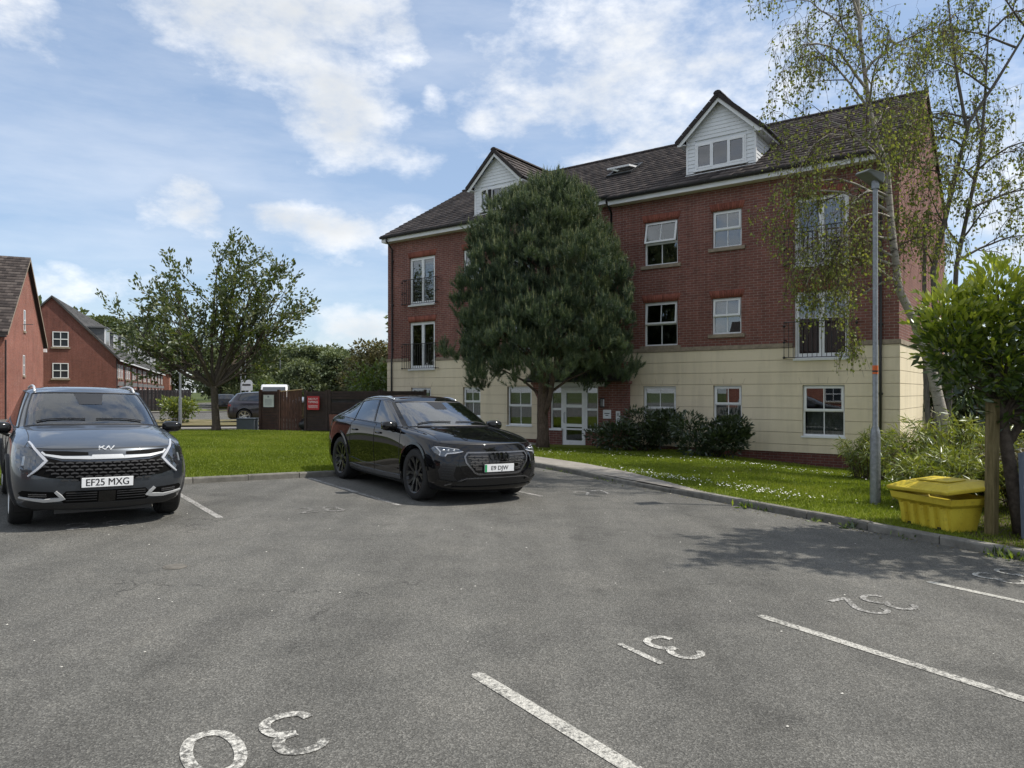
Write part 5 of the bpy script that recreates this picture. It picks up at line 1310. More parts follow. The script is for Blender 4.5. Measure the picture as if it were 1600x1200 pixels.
# ---- house at the left edge: gable end towards the car park
def corner_house():
    P0 = Vector((-30.2, 43.0)); P1 = Vector((-36.1, 55.7)); W = (P1-P0).length; d = (P1-P0)/W
    # local x runs along the gable wall from near to far, local y into the house (away to the left)
    ang = math.atan2(d.y, d.x)
    h = empty('corner_house', (P0.x, P0.y, 0), ang); tag(h, 'red brick house with sunlit gable and dark tiled roof at the left edge', 'house')
    EV, AP, DEP = 5.25, 10.6, 14
    wl = MB(); wl.prism([(0, 0, -.3), (W, 0, -.3), (W, 0, EV), (W/2, 0, AP), (0, 0, EV)], (0, DEP, 0)); wl.build('wall', MATS['far_brick'], h)
    th = math.atan2(AP-EV, W/2); SLn = math.hypot(AP-EV, W/2)+.45
    for sg in (0, 1):
        r = MB(); x0 = -.35 if sg == 0 else W+.35; z0 = EV-.35*math.tan(th)
        pts = [(x0, -.25, z0+.02), (W/2, -.25, AP+.02), (W/2, -.25, AP+.20), (x0, -.25, z0+.20)]
        rf = r.prism(pts, (0, DEP+.5, 0)).build('roof', MATS['roof_tile'], h)
        ds = (math.cos(th)*(1 if sg == 0 else -1), 0, math.sin(th))
        if sg == 0: slope_tiles(rf, (x0, -.28, z0+.2), (0, 1, 0), DEP+.5, ds, SLn, .34, .33, 'roof_tile')
        b = MB(); q = .012 if sg else 0
        b.prism([(x0, -.262, z0-.02), (W/2, -.262, AP-.02), (W/2, -.262, AP+.21), (x0, -.262, z0+.21)], (0, .02, 0)); b.build('verge', MATS['stone'], h)
    for (c, z0, z1) in ((6.35, 5.75, 7.15), (6.1, 2.75, 4.1)):
        simple_window(h, c-.3, c+.3, z0, z1, 0, False)
    g = MB(); g.tube([(-.42, -.2, EV-.32), (-.42, DEP, EV-.32)], .06, 6); g.build('gutter', MATS['black_plastic'], h)
    g = MB(); g.tube([(.12, -.06, EV-.5), (.12, -.06, 0)], .045, 6); g.build('downpipe', MATS['black_plastic'], h)
    e = MB(); e.box(W-.02, W+.36, -.2, 0.3, EV-.55, EV-.3); e.build('eaves_box', MATS['upvc'], h)
corner_house()
# ---- long terrace with box dormers
def terrace():
    A = Vector((-36.2, 66.1)); Bp = Vector((-60.4, 125.1)); L = (Bp-A).length; d = (Bp-A)/L; ang = math.atan2(d.y, d.x)
    # local x along the front, local y to the left (into the house); front faces -y
    h = empty('brick_terrace', (A.x, A.y, 0), ang); tag(h, 'long red brick terrace with a row of white box dormers', 'terrace')
    W, EV, AP = 10.0, 4.8, 10.0
    wl = MB(); wl.prism([(0, 0, -.3), (0, W, -.3), (0, W, EV), (0, W/2, AP), (0, 0, EV)], (L, 0, 0)); wl.build('wall', MATS['terrace_brick'], h)
    th = math.atan2(AP-EV, W/2); SLn = math.hypot(AP-EV, W/2)
    for sg in (0, 1):
        y0 = -.35 if sg == 0 else W+.35; z0 = EV-.35*math.tan(th); r = MB()
        r.prism([(-.2, y0, z0+.02), (-.2, W/2, AP+.02), (-.2, W/2, AP+.2), (-.2, y0, z0+.2)], (L+.4, 0, 0)); rf = r.build('roof', MATS['grey_tile'], h)
        if sg == 0: slope_tiles(rf, (-.2, y0, z0+.2), (1, 0, 0), 40, (0, math.cos(th), math.sin(th)), SLn+.4, .36, .4, 'grey_tile')
    f = MB(); f.box(-.2, L+.2, -.40, -.36, EV-.36, EV-.22); f.build('fascia', MATS['fascia_white'], h)
    # gable windows (gable is the wall at x = 0, looking to -x)
    for (y, z0, z1) in ((4.35, 5.65, 7.0), (4.35, 2.85, 4.2)):
        m = MB(); a, b = y-.62, y+.62; t = .07
        for bb in ((a, a+t, z0, z1), (b-t, b, z0, z1), (a+t, b-t, z1-t, z1), (a+t, b-t, z0, z0+t), (a+t, b-t, (z0+z1)/2-.04, (z0+z1)/2+.04), (y-.03, y+.03, z0+t, z1-t)): m.box(-.05, .02, bb[0], bb[1], bb[2], bb[3])
        w = m.build('window', MATS['upvc'], h); p = MB(); p.box(-.012, -.004, a+t, b-t, z0+t, z1-t); p.build('pane', MATS['far_glass'], w)
        s = MB(); s.box(-.09, -.0, a-.12, b+.12, z0-.16, z0-.002); s.build('sill', MATS['stone'], w)
    n = 10; bay = L/n
    for i in range(n):
        x = i*bay+.4
        for (a, b) in ((x+.35, x+1.15), (x+1.9, x+2.7), (x+3.6, x+4.5)): simple_window(h, a, b, 2.95, 4.2, 0, i < 4)
        simple_window(h, x+3.3, x+4.7, .75, 2.0, 0, i < 4)
        dm = MB(); dm.box(x+1.0, x+1.95, -.06, .0, 0, 2.05); dm.build('front_door', MATS['fence_dark'] if i % 2 else MATS['upvc'], h)
        cn = MB(); cn.prism([(x+.9, -.45, 2.2), (x+2.05, -.45, 2.2), (x+1.475, -.45, 2.6)], (0, .45, 0)); cn.build('door_canopy', MATS['lead'], h)
        dp = MB(); dp.tube([(x-.35, -.08, EV-.3), (x-.35, -.08, 0)], .05, 5); dp.build('downpipe', MATS['black_plastic'], h)
        # dormer
        y0 = 1.0; zb = EV+y0*math.tan(th)-.1; zt = zb+1.75; yb = (zt-EV)/math.tan(th)+.3
        c = MB(); c.box(x+.6, x+3.2, y0, yb, zb, zt); dd = c.build('dormer', MATS['lead'], h)
        fr = MB()
        fr.box(x+.58, x+.72, y0-.06, y0+.06, zb-.1, zt+.02); fr.box(x+3.08, x+3.22, y0-.06, y0+.06, zb-.1, zt+.02); fr.box(x+.72, x+3.08, y0-.06, y0-.002, zt-.12, zt+.02); fr.box(x+.72, x+3.08, y0-.06, y0-.002, zb-.1, zb+.08)
        for q in (1.45, 2.25): fr.box(x+q, x+q+.1, y0-.05, y0-.002, zb+.08, zt-.12)
        fr.build('dormer_frame', MATS['fascia_white'], dd)
        p = MB(); p.box(x+.72, x+3.08, y0-.03, y0-.02, zb+.08, zt-.12); p.build('pane', MATS['far_glass'], dd)
        ro = MB(); ro.box(x+.42, x+3.38, y0-.16, yb, zt+.02, zt+.14); ro.build('dormer_roof', MATS['lead'], dd)
    return h
terrace()
def end_house():
    h = empty('end_house', (-64.5, 136, 0), R(112)); tag(h, 'small brick gabled house closing the far end of the terrace', 'house')
    w = MB(); w.prism([(0, 0, -.3), (0, 9, -.3), (0, 9, 5), (0, 4.5, 9.6), (0, 0, 5)], (12, 0, 0)); w.build('wall', MATS['far_brick'], h)
    r = MB()
    for sg in (0, 1):
        y0 = -.3 if sg == 0 else 9.3; r.prism([(-.2, y0, 4.75), (-.2, 4.5, 9.65), (-.2, 4.5, 9.85), (-.2, y0, 4.95)], (12.4, 0, 0))
    r.build('roof', MATS['roof_tile'], h); simple_window(h, 3, 4.2, 3, 4.3, 0); simple_window(h, 7, 8.2, 3, 4.3, 0)
end_house()
# ---- dark board fence behind the grey car, board by board
def board_fence(a, b, hgt, label, name, mat, bw_=.14, z=0.0, group=None):
    a, b = Vector(a), Vector(b); L = (b-a).length; ang = math.atan2(b.y-a.y, b.x-a.x)
    f = empty(name, (a.x, a.y, z), ang); tag(f, label, 'fence', group)
    me = MB().box(-bw_*.48, bw_*.48, -.012, .012, 0, hgt).mesh('board'); me.materials.append(MATS[mat])
    n = int(L/bw_)
    for i in range(n):
        o = bpy.data.objects.new('board', me); col.objects.link(o); o.parent = f; o.location = ((i+.5)*bw_, random.uniform(-.006, .006) + (.012 if i % 2 else -.012), random.uniform(-.02, .02))
    for q in (.35, hgt-.35): MB().box(0, L, .026, .07, q, q+.09).build('rail', MATS[mat], f)
    return f
board_fence((-37.0, 56.2), (-26.5, 60.0), 1.8, 'dark vertical-board fence running behind the grey car', 'board_fence', 'fence_dark')
tag(sheet('footway', [(-46, 50.5), (-34, 52.5), (-25.5, 57.5), (-22, 59), (-22.6, 60.5), (-27, 59.6), (-37, 55.8), (-46, 54)], 0.06, 1.2, MATS['footway']), kind='structure')
tag(sheet('verge', [(-46, 53.9), (-37, 55.7), (-27.2, 59.5), (-22.8, 60.6), (-23, 64), (-46, 64)], 0.075, 1.2, MATS['lawn']), kind='structure')
# verge island with the lamp post, between the side road and the driveway
ISL = [(-18.6, 33.6), (-16.0, 33.8), (-12.4, 34.3), (-11.6, 35.2), (-12.4, 37.5), (-15.6, 41), (-20, 41.5), (-21.5, 38)]
leaf_mat('dry_grass', [(0, (0.07, 0.075, 0.03)), (.6, (0.13, 0.12, 0.055)), (1, (0.19, 0.16, 0.085))], .3)
s_ = NB('dry_verge'); v_ = s_.vec('World'); s_.set(color=s_.ramp(s_.noise(1.1, 6, .65, v_), [(.3, (.075, .085, .03)), (.5, (.15, .13, .07)), (.7, (.20, .17, .10))]), rough=.95, spec=.1)
tag(sheet('verge', ISL, 0.07, .6, MATS['dry_verge']), kind='structure')
tag(strip('footway', [(-23.5, 31.2), (-19.0, 32.3), (-14.5, 32.6), (-11.5, 33.2)], 1.6, .02, MATS['footway']), kind='structure')
tag(sheet('verge', [(-11.8, 39.5), (-6, 38.0), (2, 40), (8, 50), (-4, 60), (-9.5, 58)], 0.05, 1.2, MATS['lawn']), kind='structure')
# white centre line on the side road at the left edge
pline((-12.8, 14.4), (-19.5, 31.0), .1, 'mid_paint', 'road_line')
# ---- lamp posts
def lamp_post(loc, H, label, arm=0.0, armang=0.0, z=None, thick=.038, collar=1.1, sticker=False, group='street lamps'):
    z = gz(*loc) if z is None else z
    t = empty('lamp_post', (loc[0], loc[1], z-.05), armang); tag(t, label, 'lamp post', group)
    m = MB(); m.lathe([(.075, 0), (.072, collar), (.062, collar+.07), (thick, collar+.14), (thick*.95, H)], 14); m.build('column', MATS['galvanised'], t, smooth=True)
    if arm: 
        m = MB(); m.tube([(0, 0, H-.05), (0, 0, H+.05), (arm*.3, 0, H+.12), (arm, 0, H+.12)], .025, 6); m.build('arm', MATS['galvanised'], t)
    return t
lp = lamp_post((5.50, 10.95), 4.98, 'galvanised lamp post with flat head and orange band beside the yellow grit bin', z=gz(5.5, 10.95))
m = MB()   # flat LED head pointing left
m.prism([(-.30, -.10, .02), (-.27, -.13, .06), (.05, -.12, .07), (.11, -.08, .0), (.09, -.08, -.07), (-.08, -.1, -.04)], (0, .23, 0))
plain('lamp_grey', (0.16, 0.17, 0.175), 0.5, var=.15)
m.build('lamp_head', MATS['lamp_grey'], lp, loc=(0, 0, 4.98), rot=(0, R(6), R(24)), bevel=.012)
m = MB(); m.lathe([(.055, 4.82), (.055, 4.98), (.03, 5.02)], 12); m.build('spigot', MATS['galvanised'], lp)
plain('orange_band', (0.62, 0.13, 0.03), 0.6)
m = MB(); m.lathe([(.0405, 2.02), (.0405, 2.15)], 14); m.build('orange_band', MATS['orange_band'], lp)
m = MB(); m.lathe([(.0412, 2.05), (.0412, 2.075)], 14); m.build('band_print', MATS['ink'], lp)
l2 = lamp_post((-15.6, 34.0), 5.6, 'grey lamp post standing in the dry verge beside the round bush', thick=.05, collar=1.3, z=.05)
l3 = lamp_post((-32.9, 48.2), 6.0, 'grey lamp post with outreach arm before the left gable', arm=1.1, armang=R(-8), z=0.05, thick=.05, collar=1.6)
for (p, H, lab) in (((-21.0, 56.0), 6.2, 'slim lamp post along the far road, nearest to the board fence'), ((-23.6, 64), 6, 'slim lamp post along the far road, second beyond the fence'), ((-28.5, 82), 6.5, 'slim distant lamp post glimpsed left of the cherry trunk'), ((-25.0, 78), 6.3, 'slim distant lamp post directly left of the cherry trunk')):
    lamp_post(p, H, lab, z=0.0, thick=.05)
def far_sign():
    t = empty('sign_post', (-22.3, 61.5, 0), 0); tag(t, 'white board on a leaning stay beside the far road', 'sign')
    m = MB(); m.tube([(0, 0, 0), (0, 0, 2.6)], .05, 6); m.tube([(-.7, .2, 0), (0, 0, 1.9)], .05, 6); m.build('post', MATS['upvc'], t)
    m = MB(); m.box(-.75, .25, -.08, -.05, 1.75, 2.65); m.build('board', MATS['upvc'], t)
    m = MB(); m.box(-.6, .1, -.09, -.08, 2.15, 2.3); m.build('printed_lines', MATS['ink'], t)
far_sign()
# ---- timber bin store
def slat_panel(name_par, a, b, z0, hgt, mat, par, nslat=15, gaps=()):
    """posts and horizontal slats from a to b, in the local frame of par"""
    a, b = Vector(a), Vector(b); L = (b-a).length; ang = math.atan2(b.y-a.y, b.x-a.x); M = Matrix.Translation((a.x, a.y, 0)) @ Matrix.Rotation(ang, 4, 'Z')
    for x in (0, L): MB().box(x-.05, x+.05, -.05, .05, z0, z0+hgt+.05, M).build('post', MATS[mat], par)
    sh = hgt/nslat
    for i in range(nslat):
        if i in gaps: continue
        MB().box(.05, L-.05, -.02, .012, z0+i*sh+.008, z0+(i+1)*sh-.008, M).build('slat', MATS[mat], par)
    MB().box(.05, L-.05, .013, .02, z0+.02, z0+hgt-.02, M).build('backing', MATS['fence_dark'], par)
bs = empty('bin_store', (-10.0, 28.9, .06), 0); tag(bs, 'dark brown slatted timber bin store with open gate at the lawn edge', 'bin store')
plain('slat_dark', (0.034, 0.020, 0.016), 0.75, var=.35, nscale=6)
slat_panel('p', (-.05, 0), (.75, -.2), 0, 1.62, 'fence_brown', bs)
slat_panel('p', (2.1, -1.2), (2.95, -1.35), 0, 1.60, 'slat_dark', bs)
slat_panel('p', (3.05, -1.36), (4.9, -1.2), 0, 1.62, 'slat_dark', bs, gaps=(11,))
slat_panel('p', (5.0, -1.2), (6.6, -.6), 0, 1.62, 'slat_dark', bs)
slat_panel('p', (1.5, 2.0), (6.2, 2.6), 0, 1.62, 'slat_dark', bs)
gt = MB()
for i in range(7): gt.cbox((.85+.13*i+.06, -.05-.045*i, .80), (.122, .03, 1.52), None)
# gate: vertical boards with raw top edge
for i in range(7):
    x = .83+.115*i; MB().box(x, x+.108, -.22+.02*i, -.19+.02*i, .04, 1.60+.012*i).build('gate_board', MATS['gate_brown'], bs)
MB().prism([(.82, -.23, 1.585), (1.66, -.11, 1.67), (1.66, .03, 1.67), (.82, .0, 1.585)], (0, 0, .035)).build('gate_top', MATS['raw_timber'], bs)
# notice board on the panel and red sign
plain('paper', (0.60, 0.63, 0.60), 0.6, var=.06); plain('sign_red', (0.40, 0.016, 0.022), 0.45, var=.06)
nb = empty('notice_board', (-9.72, 28.82, .06), R(-14)); tag(nb, 'white printed notice fixed to the bin store panel', 'sign')
MB().box(-.16, .30, -.08, -.055, .98, 1.46).build('sheet', MATS['paper'], nb)
mm = MB(); mm.box(.02, .1, -.084, -.08, 1.36, 1.43)
for i in range(6): mm.box(-.1, .22, -.084, -.08, 1.28-.045*i, 1.295-.045*i)
mm.build('printed_lines', MATS['galvanised'], nb)
sgn = empty('warning_sign', (-7.83, 27.62, .06), R(-10)); tag(sgn, 'red NO FLY TIPPING sign with white lettering on the bin store', 'sign')
MB().box(0.05, .53, -.09, -.07, .90, 1.42).build('panel', MATS['sign_red'], sgn)
lettering('lettering', 'NO FLY\nTIPPING', .112, MATS['white_ink'], sgn, (.29, -.094, 1.25), (R(90), 0, 0))
mm = MB()
for i in range(3): mm.box(.10, .48, -.094, -.09, 1.06-.04*i, 1.07-.04*i)
mm.build('printed_lines', MATS['white_ink'], sgn)
# things around the bin store
wb = empty('timber_bin', (-8.4, 29.6, .06), R(12)); tag(wb, 'pale wooden bin box with grey lid inside the store', 'bin')
for i in range(7): MB().box(-.35, .35, -.32, .32, .05+.16*i, .2+.16*i).build('plank', MATS['raw_timber'], wb)
MB().prism([(-.45, -.45, 1.18), (.45, -.45, 1.18), (.4, .4, 1.32), (-.4, .4, 1.32)], (0, 0, .05)).build('lid', MATS['upvc'], wb)
def lumpy(m, c, r, n=10, k=7, seed=0):
    rr = random.Random(seed); b = len(m.v)
    for i in range(k+1):
        th = math.pi*i/k
        for j in range(n):
            a = 2*math.pi*j/n; q = 1+rr.uniform(-.16, .16)
            m.v.append((c[0]+r[0]*q*math.sin(th)*math.cos(a), c[1]+r[1]*q*math.sin(th)*math.sin(a), c[2]+r[2]*q*math.cos(th)))
    for i in range(k):
        for j in range(n): m.f.append((b+i*n+j, b+(i+1)*n+j, b+(i+1)*n+(j+1) % n, b+i*n+(j+1) % n))
bag = MB(); lumpy(bag, (0, 0, .26), (.36, .3, .28), seed=4); bag.tube([(0, 0, .48), (.02, 0, .62), (.05, .03, .68)], [.10, .03, .06], 7)
plain('bin_bag', (0.02, 0.02, 0.022), 0.35, var=.2); tag(bag.build('rubbish_bag', MATS['bin_bag'], None, True, (-8.05, 28.55, .08)), 'tied black rubbish bag on the ground inside the store opening', 'rubbish bag')
wheelie = empty('wheeled_bin', (-7.75, 29.4, .06), 0); tag(wheelie, 'black wheeled bin behind the red sign panel', 'bin')
MB().prism([(-.25, -.25, .1), (.25, -.25, .1), (.3, -.3, .95), (-.3, -.3, .95)], (0, .5, 0)).build('body', MATS['black_plastic'], wheelie); MB().box(-.32, .32, -.34, .3, .952, 1.0).build('lid', MATS['black_plastic'], wheelie)
for x in (-.2, .2): MB().lathe([(.1, -.03), (.1, .03)], 12, 'x', (x, .28, .1)).build('wheel', MATS['black_plastic'], wheelie)
plain('grey_box', (0.055, 0.065, 0.08), .5); cb = empty('utility_box', (-10.55, 28.85, .05), 0); tag(cb, 'low dark grey cabinet beside the bin store panel', 'cabinet')
MB().box(-.35, .35, -.25, .25, 0, .5).build('body', MATS['grey_box'], cb, bevel=.01); MB().box(-.37, .37, -.27, .27, .505, .55).build('lid', MATS['grey_box'], cb, bevel=.01)
lb = MB(); lb.prism([(-6.75, 26.85, .06), (-5.7, 26.95, .06), (-5.85, 27.35, .75), (-6.9, 27.25, .78)], (.02, .05, .02)); plain('rust_board', (0.115, 0.045, 0.026), .8, var=.25)
tag(lb.build('leaning_board', MATS['rust_board']), 'reddish brown sheet leaning against the bin store fence', 'board')
# ---- bushes and trees beyond
for i, (p, r_, n, lf, mat, lab) in enumerate([
    ((-6.2, 33.5), (1.5, 1.2, 1.55), 2600, .16, 'yellow_leaf', 'yellow-green rounded bush rising behind the bin store'),
    ((-3.6, 34.5), (2.2, 1.5, 1.75), 3600, .16, 'far_olive_leaf', 'broad olive bush behind the bin store next to the yellow one'),
    ((-0.6, 36.0), (1.9, 1.5, 1.6), 3000, .16, 'far_olive_leaf', 'brownish olive bush between the bin store and the brick corner'),
    ((-17.0, 37.0), (1.05, .9, .72), 2200, .14, 'bamboo_leaf', 'small variegated round bush beside the verge lamp post'),
    ((-11.5, 62.0), (2.6, 1.6, 1.5), 2400, .22, 'shrub_leaf', 'dark rounded bush on the far side of the road behind the parked car'),
    ((-22.0, 66.0), (1.6, 1.3, 1.6), 1800, .22, 'yellow_leaf', 'yellowish bush beside the far white board'),
    ((-39.5, 47.5), (1.3, 1.0, .75), 1600, .16, 'far_leaf', 'low hedge bush at the foot of the left house')]):
    shrub('bush', lab, 'bush', (p[0], p[1], 0.03), r_, n, lf, .55, mat, 16, .3, 'bushes beyond the lawn', 40+i)
def tree_proto(seed, H, mat, nleaf, leaf, spread):
    """returns trunk mesh and crown mesh of a round-headed tree of height H"""
    r = random.Random(seed); m = MB(); m.tube([(0, 0, -.2), (.05, 0, H*.25), (0, .05, H*.6), (0, 0, H*.85)], [H*.022, H*.016, H*.010, H*.003], 7)
    parts = []; n = 34
    for i in range(n):
        a = r.uniform(0, 6.283); z = H*r.uniform(.24, .93); q = math.sqrt(max(.03, 1-((z/H-.5)/.50)**2)); R_ = H*spread*q*r.uniform(.35, .95)
        c = np.array([R_*math.cos(a), R_*math.sin(a), z]); m.tube([(0, 0, z*.7), tuple(c*np.array([.5, .5, .95])), tuple(c)], [H*.006, H*.004, .01], 4, cap=False)
        k = nleaf//n; d = rdir(k); f = (1-.5*rng.random(k))[:, None]; lr = H*r.uniform(.09, .145)
        sh = r.uniform(-.15, .2)
        parts.append(leaves(c+d*lr*f*np.array([1.15, 1.15, .8]), unit(d+np.array([0, 0, -.1])), leaf, .7, .25, .3, np.clip(rng.random(k)*.6+.25*(d[:, 2])+.2+sh, 0, 1)))
    V, F, rr = join(parts); tm = m.mesh('trunk'); tm.materials.append(MATS['twig']); tm.shade_smooth()
    return tm, np_mesh('crown', V, F, MATS[mat], {'rnd': rr})
protos = [tree_proto(1, 9, 'far_leaf', 5200, .40, .34), tree_proto(2, 9, 'far_pale_leaf', 4200, .36, .30), tree_proto(3, 9, 'far_leaf', 5200, .42, .40), tree_proto(4, 9, 'far_olive_leaf', 4600, .36, .40)]
FT = [  # x, y, height, proto, label
    (-7.5, 62, 9.5, 1, 'pale feathery tree rising right of the cherry crown'), (-3.0, 58, 7.2, 0, 'mid green tree behind the olive bushes'), (0.5, 52, 12.0, 1, 'tall pale tree half hidden behind the brick corner'),
    (-12.5, 66, 6.4, 3, 'olive spreading tree behind the parked dark cars'), (-17.5, 72, 6, 0, 'green tree behind the cherry trunk'), (-22.5, 80, 7, 2, 'dark broad tree left of the cherry trunk beyond the road'),
    (-30, 95, 8, 0, 'distant green tree right of the terrace end'), (-38, 112, 9, 2, 'distant dark tree beside the far end house'), (-14.5, 88, 7.5, 2, 'dark wooded tree filling the gap under the cherry crown'), (-6.0, 82, 8, 0, 'distant green tree between the cherry and the apartment block'),
    (-76, 118, 16.5, 2, 'dark tree above the terrace ridge, nearest the gable'), (-74, 126, 16, 0, 'dark tree above the terrace ridge, second along'), (-72, 134, 15, 2, 'dark tree above the terrace ridge, third along'), (-67, 146, 14, 0, 'dark tree above the terrace ridge, fourth along'), (-60, 152, 12.5, 2, 'dark tree above the far dormers of the terrace'), (-52, 156, 11.5, 0, 'dark tree beyond the end house'), (-44, 150, 10.5, 2, 'dark tree mass right of the end house'), (-33, 140, 10, 0, 'far green tree behind the lamp posts'), (-24, 130, 9.5, 2, 'far green tree over the road end'), (-16, 122, 9.2, 0, 'far green tree closing the road view'), (-8, 115, 9.5, 2, 'far green tree behind the pale feathery one'), (-27, 74, 5.5, 2, 'low dark tree behind the far white board'), (-20.5, 70, 5, 0, 'low green tree behind the cherry trunk fork'), (-15, 76, 5.6, 2, 'low dark tree behind the parked SUV roof'), (-9.5, 74, 5.2, 0, 'low green tree behind the bin store gate'), (-33, 84, 6, 2, 'low dark tree at the end of the board fence'), (-31, 77, 6.5, 0, 'low green tree behind the verge lamp post'), (-36, 90, 7.5, 2, 'dark tree filling the gap right of the terrace'), (-24, 96, 8, 0, 'far green tree between the slim lamp posts'), (19, 40, 9, 2, 'green tree behind the right gable end'), (16.5, 31, 5.5, 0, 'low tree past the right gable')]
tcount = 0
for (x, y, H, k, lab) in FT:
    t = empty('broadleaf_tree', (x, y, 0), (x*7.3) % 6.28); tag(t, lab, 'tree', 'trees beyond the street'); t.scale = (H/9*1.08, H/9*1.08, H/9)
    for nm, me in zip(('trunk', 'crown'), protos[k]):
        o = bpy.data.objects.new(nm, me); col.objects.link(o); o.parent = t
# ================================================================== cars
def paint(name, col_, metal=0.0, rough=0.3, flake=0.0, spec=0.5):
    s = NB(name); n = s.noise(900, 2, 0.5)
    c = s.ramp(n, [(0.3, tuple(v*(1-flake) for v in col_)), (0.7, tuple(v*(1+flake) for v in col_))])
    s.set(color=c, metal=metal, rough=rough, coat=1.0, coat_rough=0.015, spec=spec); return s.m
paint('paint_grey', (0.048, 0.056, 0.068), 0.6, 0.34, 0.25, 0.3); paint('paint_black', (0.004, 0.004, 0.005), 0.0, 0.3, 0.2, 0.0); paint('paint_plum', (0.020, 0.018, 0.028), 0.4, 0.35, 0.2); paint('paint_white', (0.62, 0.63, 0.64), 0.0, 0.35, 0.02)
glass_mat('car_glass', (0.40, 0.48, 0.46), 0.20); glass_mat('dark_glass', (0.05, 0.055, 0.06), 0.10); glass_mat('lens', (0.75, 0.78, 0.80), 0.10)
plain('void_black', (0.004, 0.004, 0.004), 0.7, var=.1, spec=.1); glass_mat('kia_glass', (0.42, 0.50, 0.49), 0.075); plain('grille_grey', (0.05, 0.05, 0.053), 0.6, var=.1, spec=.3); plain('trim_black', (0.012, 0.012, 0.013), 0.42, var=.15); plain('cladding', (0.022, 0.022, 0.023), 0.62, var=.15); plain('gloss_black', (0.006, 0.006, 0.006), 0.1, var=.1)
plain('chrome', (0.62, 0.63, 0.64), 0.16, metal=1.0, var=.04); plain('satin_silver', (0.56, 0.57, 0.58), 0.3, metal=.35, var=.05); plain('dark_chrome', (0.17, 0.17, 0.178), 0.25, metal=.8, var=.05)
plain('tyre', (0.016, 0.016, 0.016), 0.85, var=.2, nscale=20); plain('rim_dark', (0.022, 0.022, 0.024), 0.28, metal=.3, var=.1); plain('rim_silver', (0.45, 0.46, 0.47), 0.3, metal=.9)
plain('cabin', (0.022, 0.022, 0.024), 0.8, var=.2); plain('cabin_grey', (0.045, 0.046, 0.05), 0.8, var=.15); plain('plate_white', (0.72, 0.73, 0.74), 0.4, var=.02); plain('plate_yellow', (0.55, 0.42, 0.06), 0.4); plain('plate_green', (0.02, 0.30, 0.10), 0.4); plain('plate_ink', (0.012, 0.012, 0.014), 0.5)
plain('drl', (0.40, 0.415, 0.45), 0.25, var=.04, coat=.5); plain('lamp_bowl', (0.10, 0.105, 0.115), 0.2, metal=.7, var=.2); plain('tail_red', (0.25, 0.012, 0.012), 0.25, coat=.6); plain('amber', (0.45, 0.16, 0.02), 0.3)
NC = 16
def side_x(front, wb, rear): return front, rear
def car_shell(rings, zones, creases, level=3):
    """rings: list of (xs, ys, zs), 16 half columns front centre to rear centre. zones(ring, col) -> slot name."""
    bm = bmesh.new(); rows = []
    for xs, ys, zs in rings:
        L_ = [bm.verts.new((xs[i], ys[i], zs[i])) for i in range(NC)]
        R_ = [L_[0]] + [bm.verts.new((xs[i], -ys[i], zs[i])) for i in range(1, NC-1)] + [L_[-1]]
        rows.append((L_, R_))
    slots = []
    def slot(n):
        if n not in slots: slots.append(n)
        return slots.index(n)
    for r in range(len(rings)-1):
        for c in range(NC-1):
            for s in (0, 1):
                a, b = rows[r][s], rows[r+1][s]; q = [a[c], a[c+1], b[c+1], b[c]]
                if s == 0: q = q[::-1]
                f = bm.faces.new(q); nm = zones(r, c); f.material_index = slot(nm + ('' if nm in ('body', 'windscreen', 'rear_screen', 'bonnet', 'roof') else '|%d' % s)); f.smooth = True
    for (L_, R_), top in ((rows[-1], True), (rows[0], False)):
        cen = []
        for i in range(1, NC-1):
            a, b = L_[i].co, R_[i].co; v = bm.verts.new(((a.x+b.x)/2, 0, (a.z+b.z)/2 + (.018 if top else 0))); cen.append(v)
        for s, row in ((0, L_), (1, R_)):
            for i in range(1, NC-2):
                q = [row[i], row[i+1], cen[i], cen[i-1]]
                if (s == 0) == top: q = q[::-1]
                f = bm.faces.new(q); f.smooth = True; f.material_index = slot('roof' if top else 'underbody')
            for tri in ([row[0], row[1], cen[0]], [row[-2], row[-1], cen[-1]]):
                if (s == 0) == top: tri = tri[::-1]
                f = bm.faces.new(tri); f.smooth = True; f.material_index = slot('roof' if top else 'underbody')
    cl = bm.edges.layers.float.new('crease_edge'); bm.verts.index_update()
    for kind, k, lo, hi, val in creases:
        for s in (0, 1):
            for i in range(lo, hi):
                a, b = (rows[k][s][i], rows[k][s][i+1]) if kind == 'ring' else (rows[i][s][k], rows[i+1][s][k])
                e = bm.edges.get((a, b))
                if e: e[cl] = val
    me = bpy.data.meshes.new('shell'); bm.to_mesh(me); bm.free()
    tmp = bpy.data.objects.new('shell_tmp', me); col.objects.link(tmp)
    md = tmp.modifiers.new('s', 'SUBSURF'); md.levels = level; md.render_levels = level
    dg = bpy.context.evaluated_depsgraph_get(); out = bpy.data.meshes.new_from_object(tmp.evaluated_get(dg))
    bpy.data.objects.remove(tmp); return out, slots
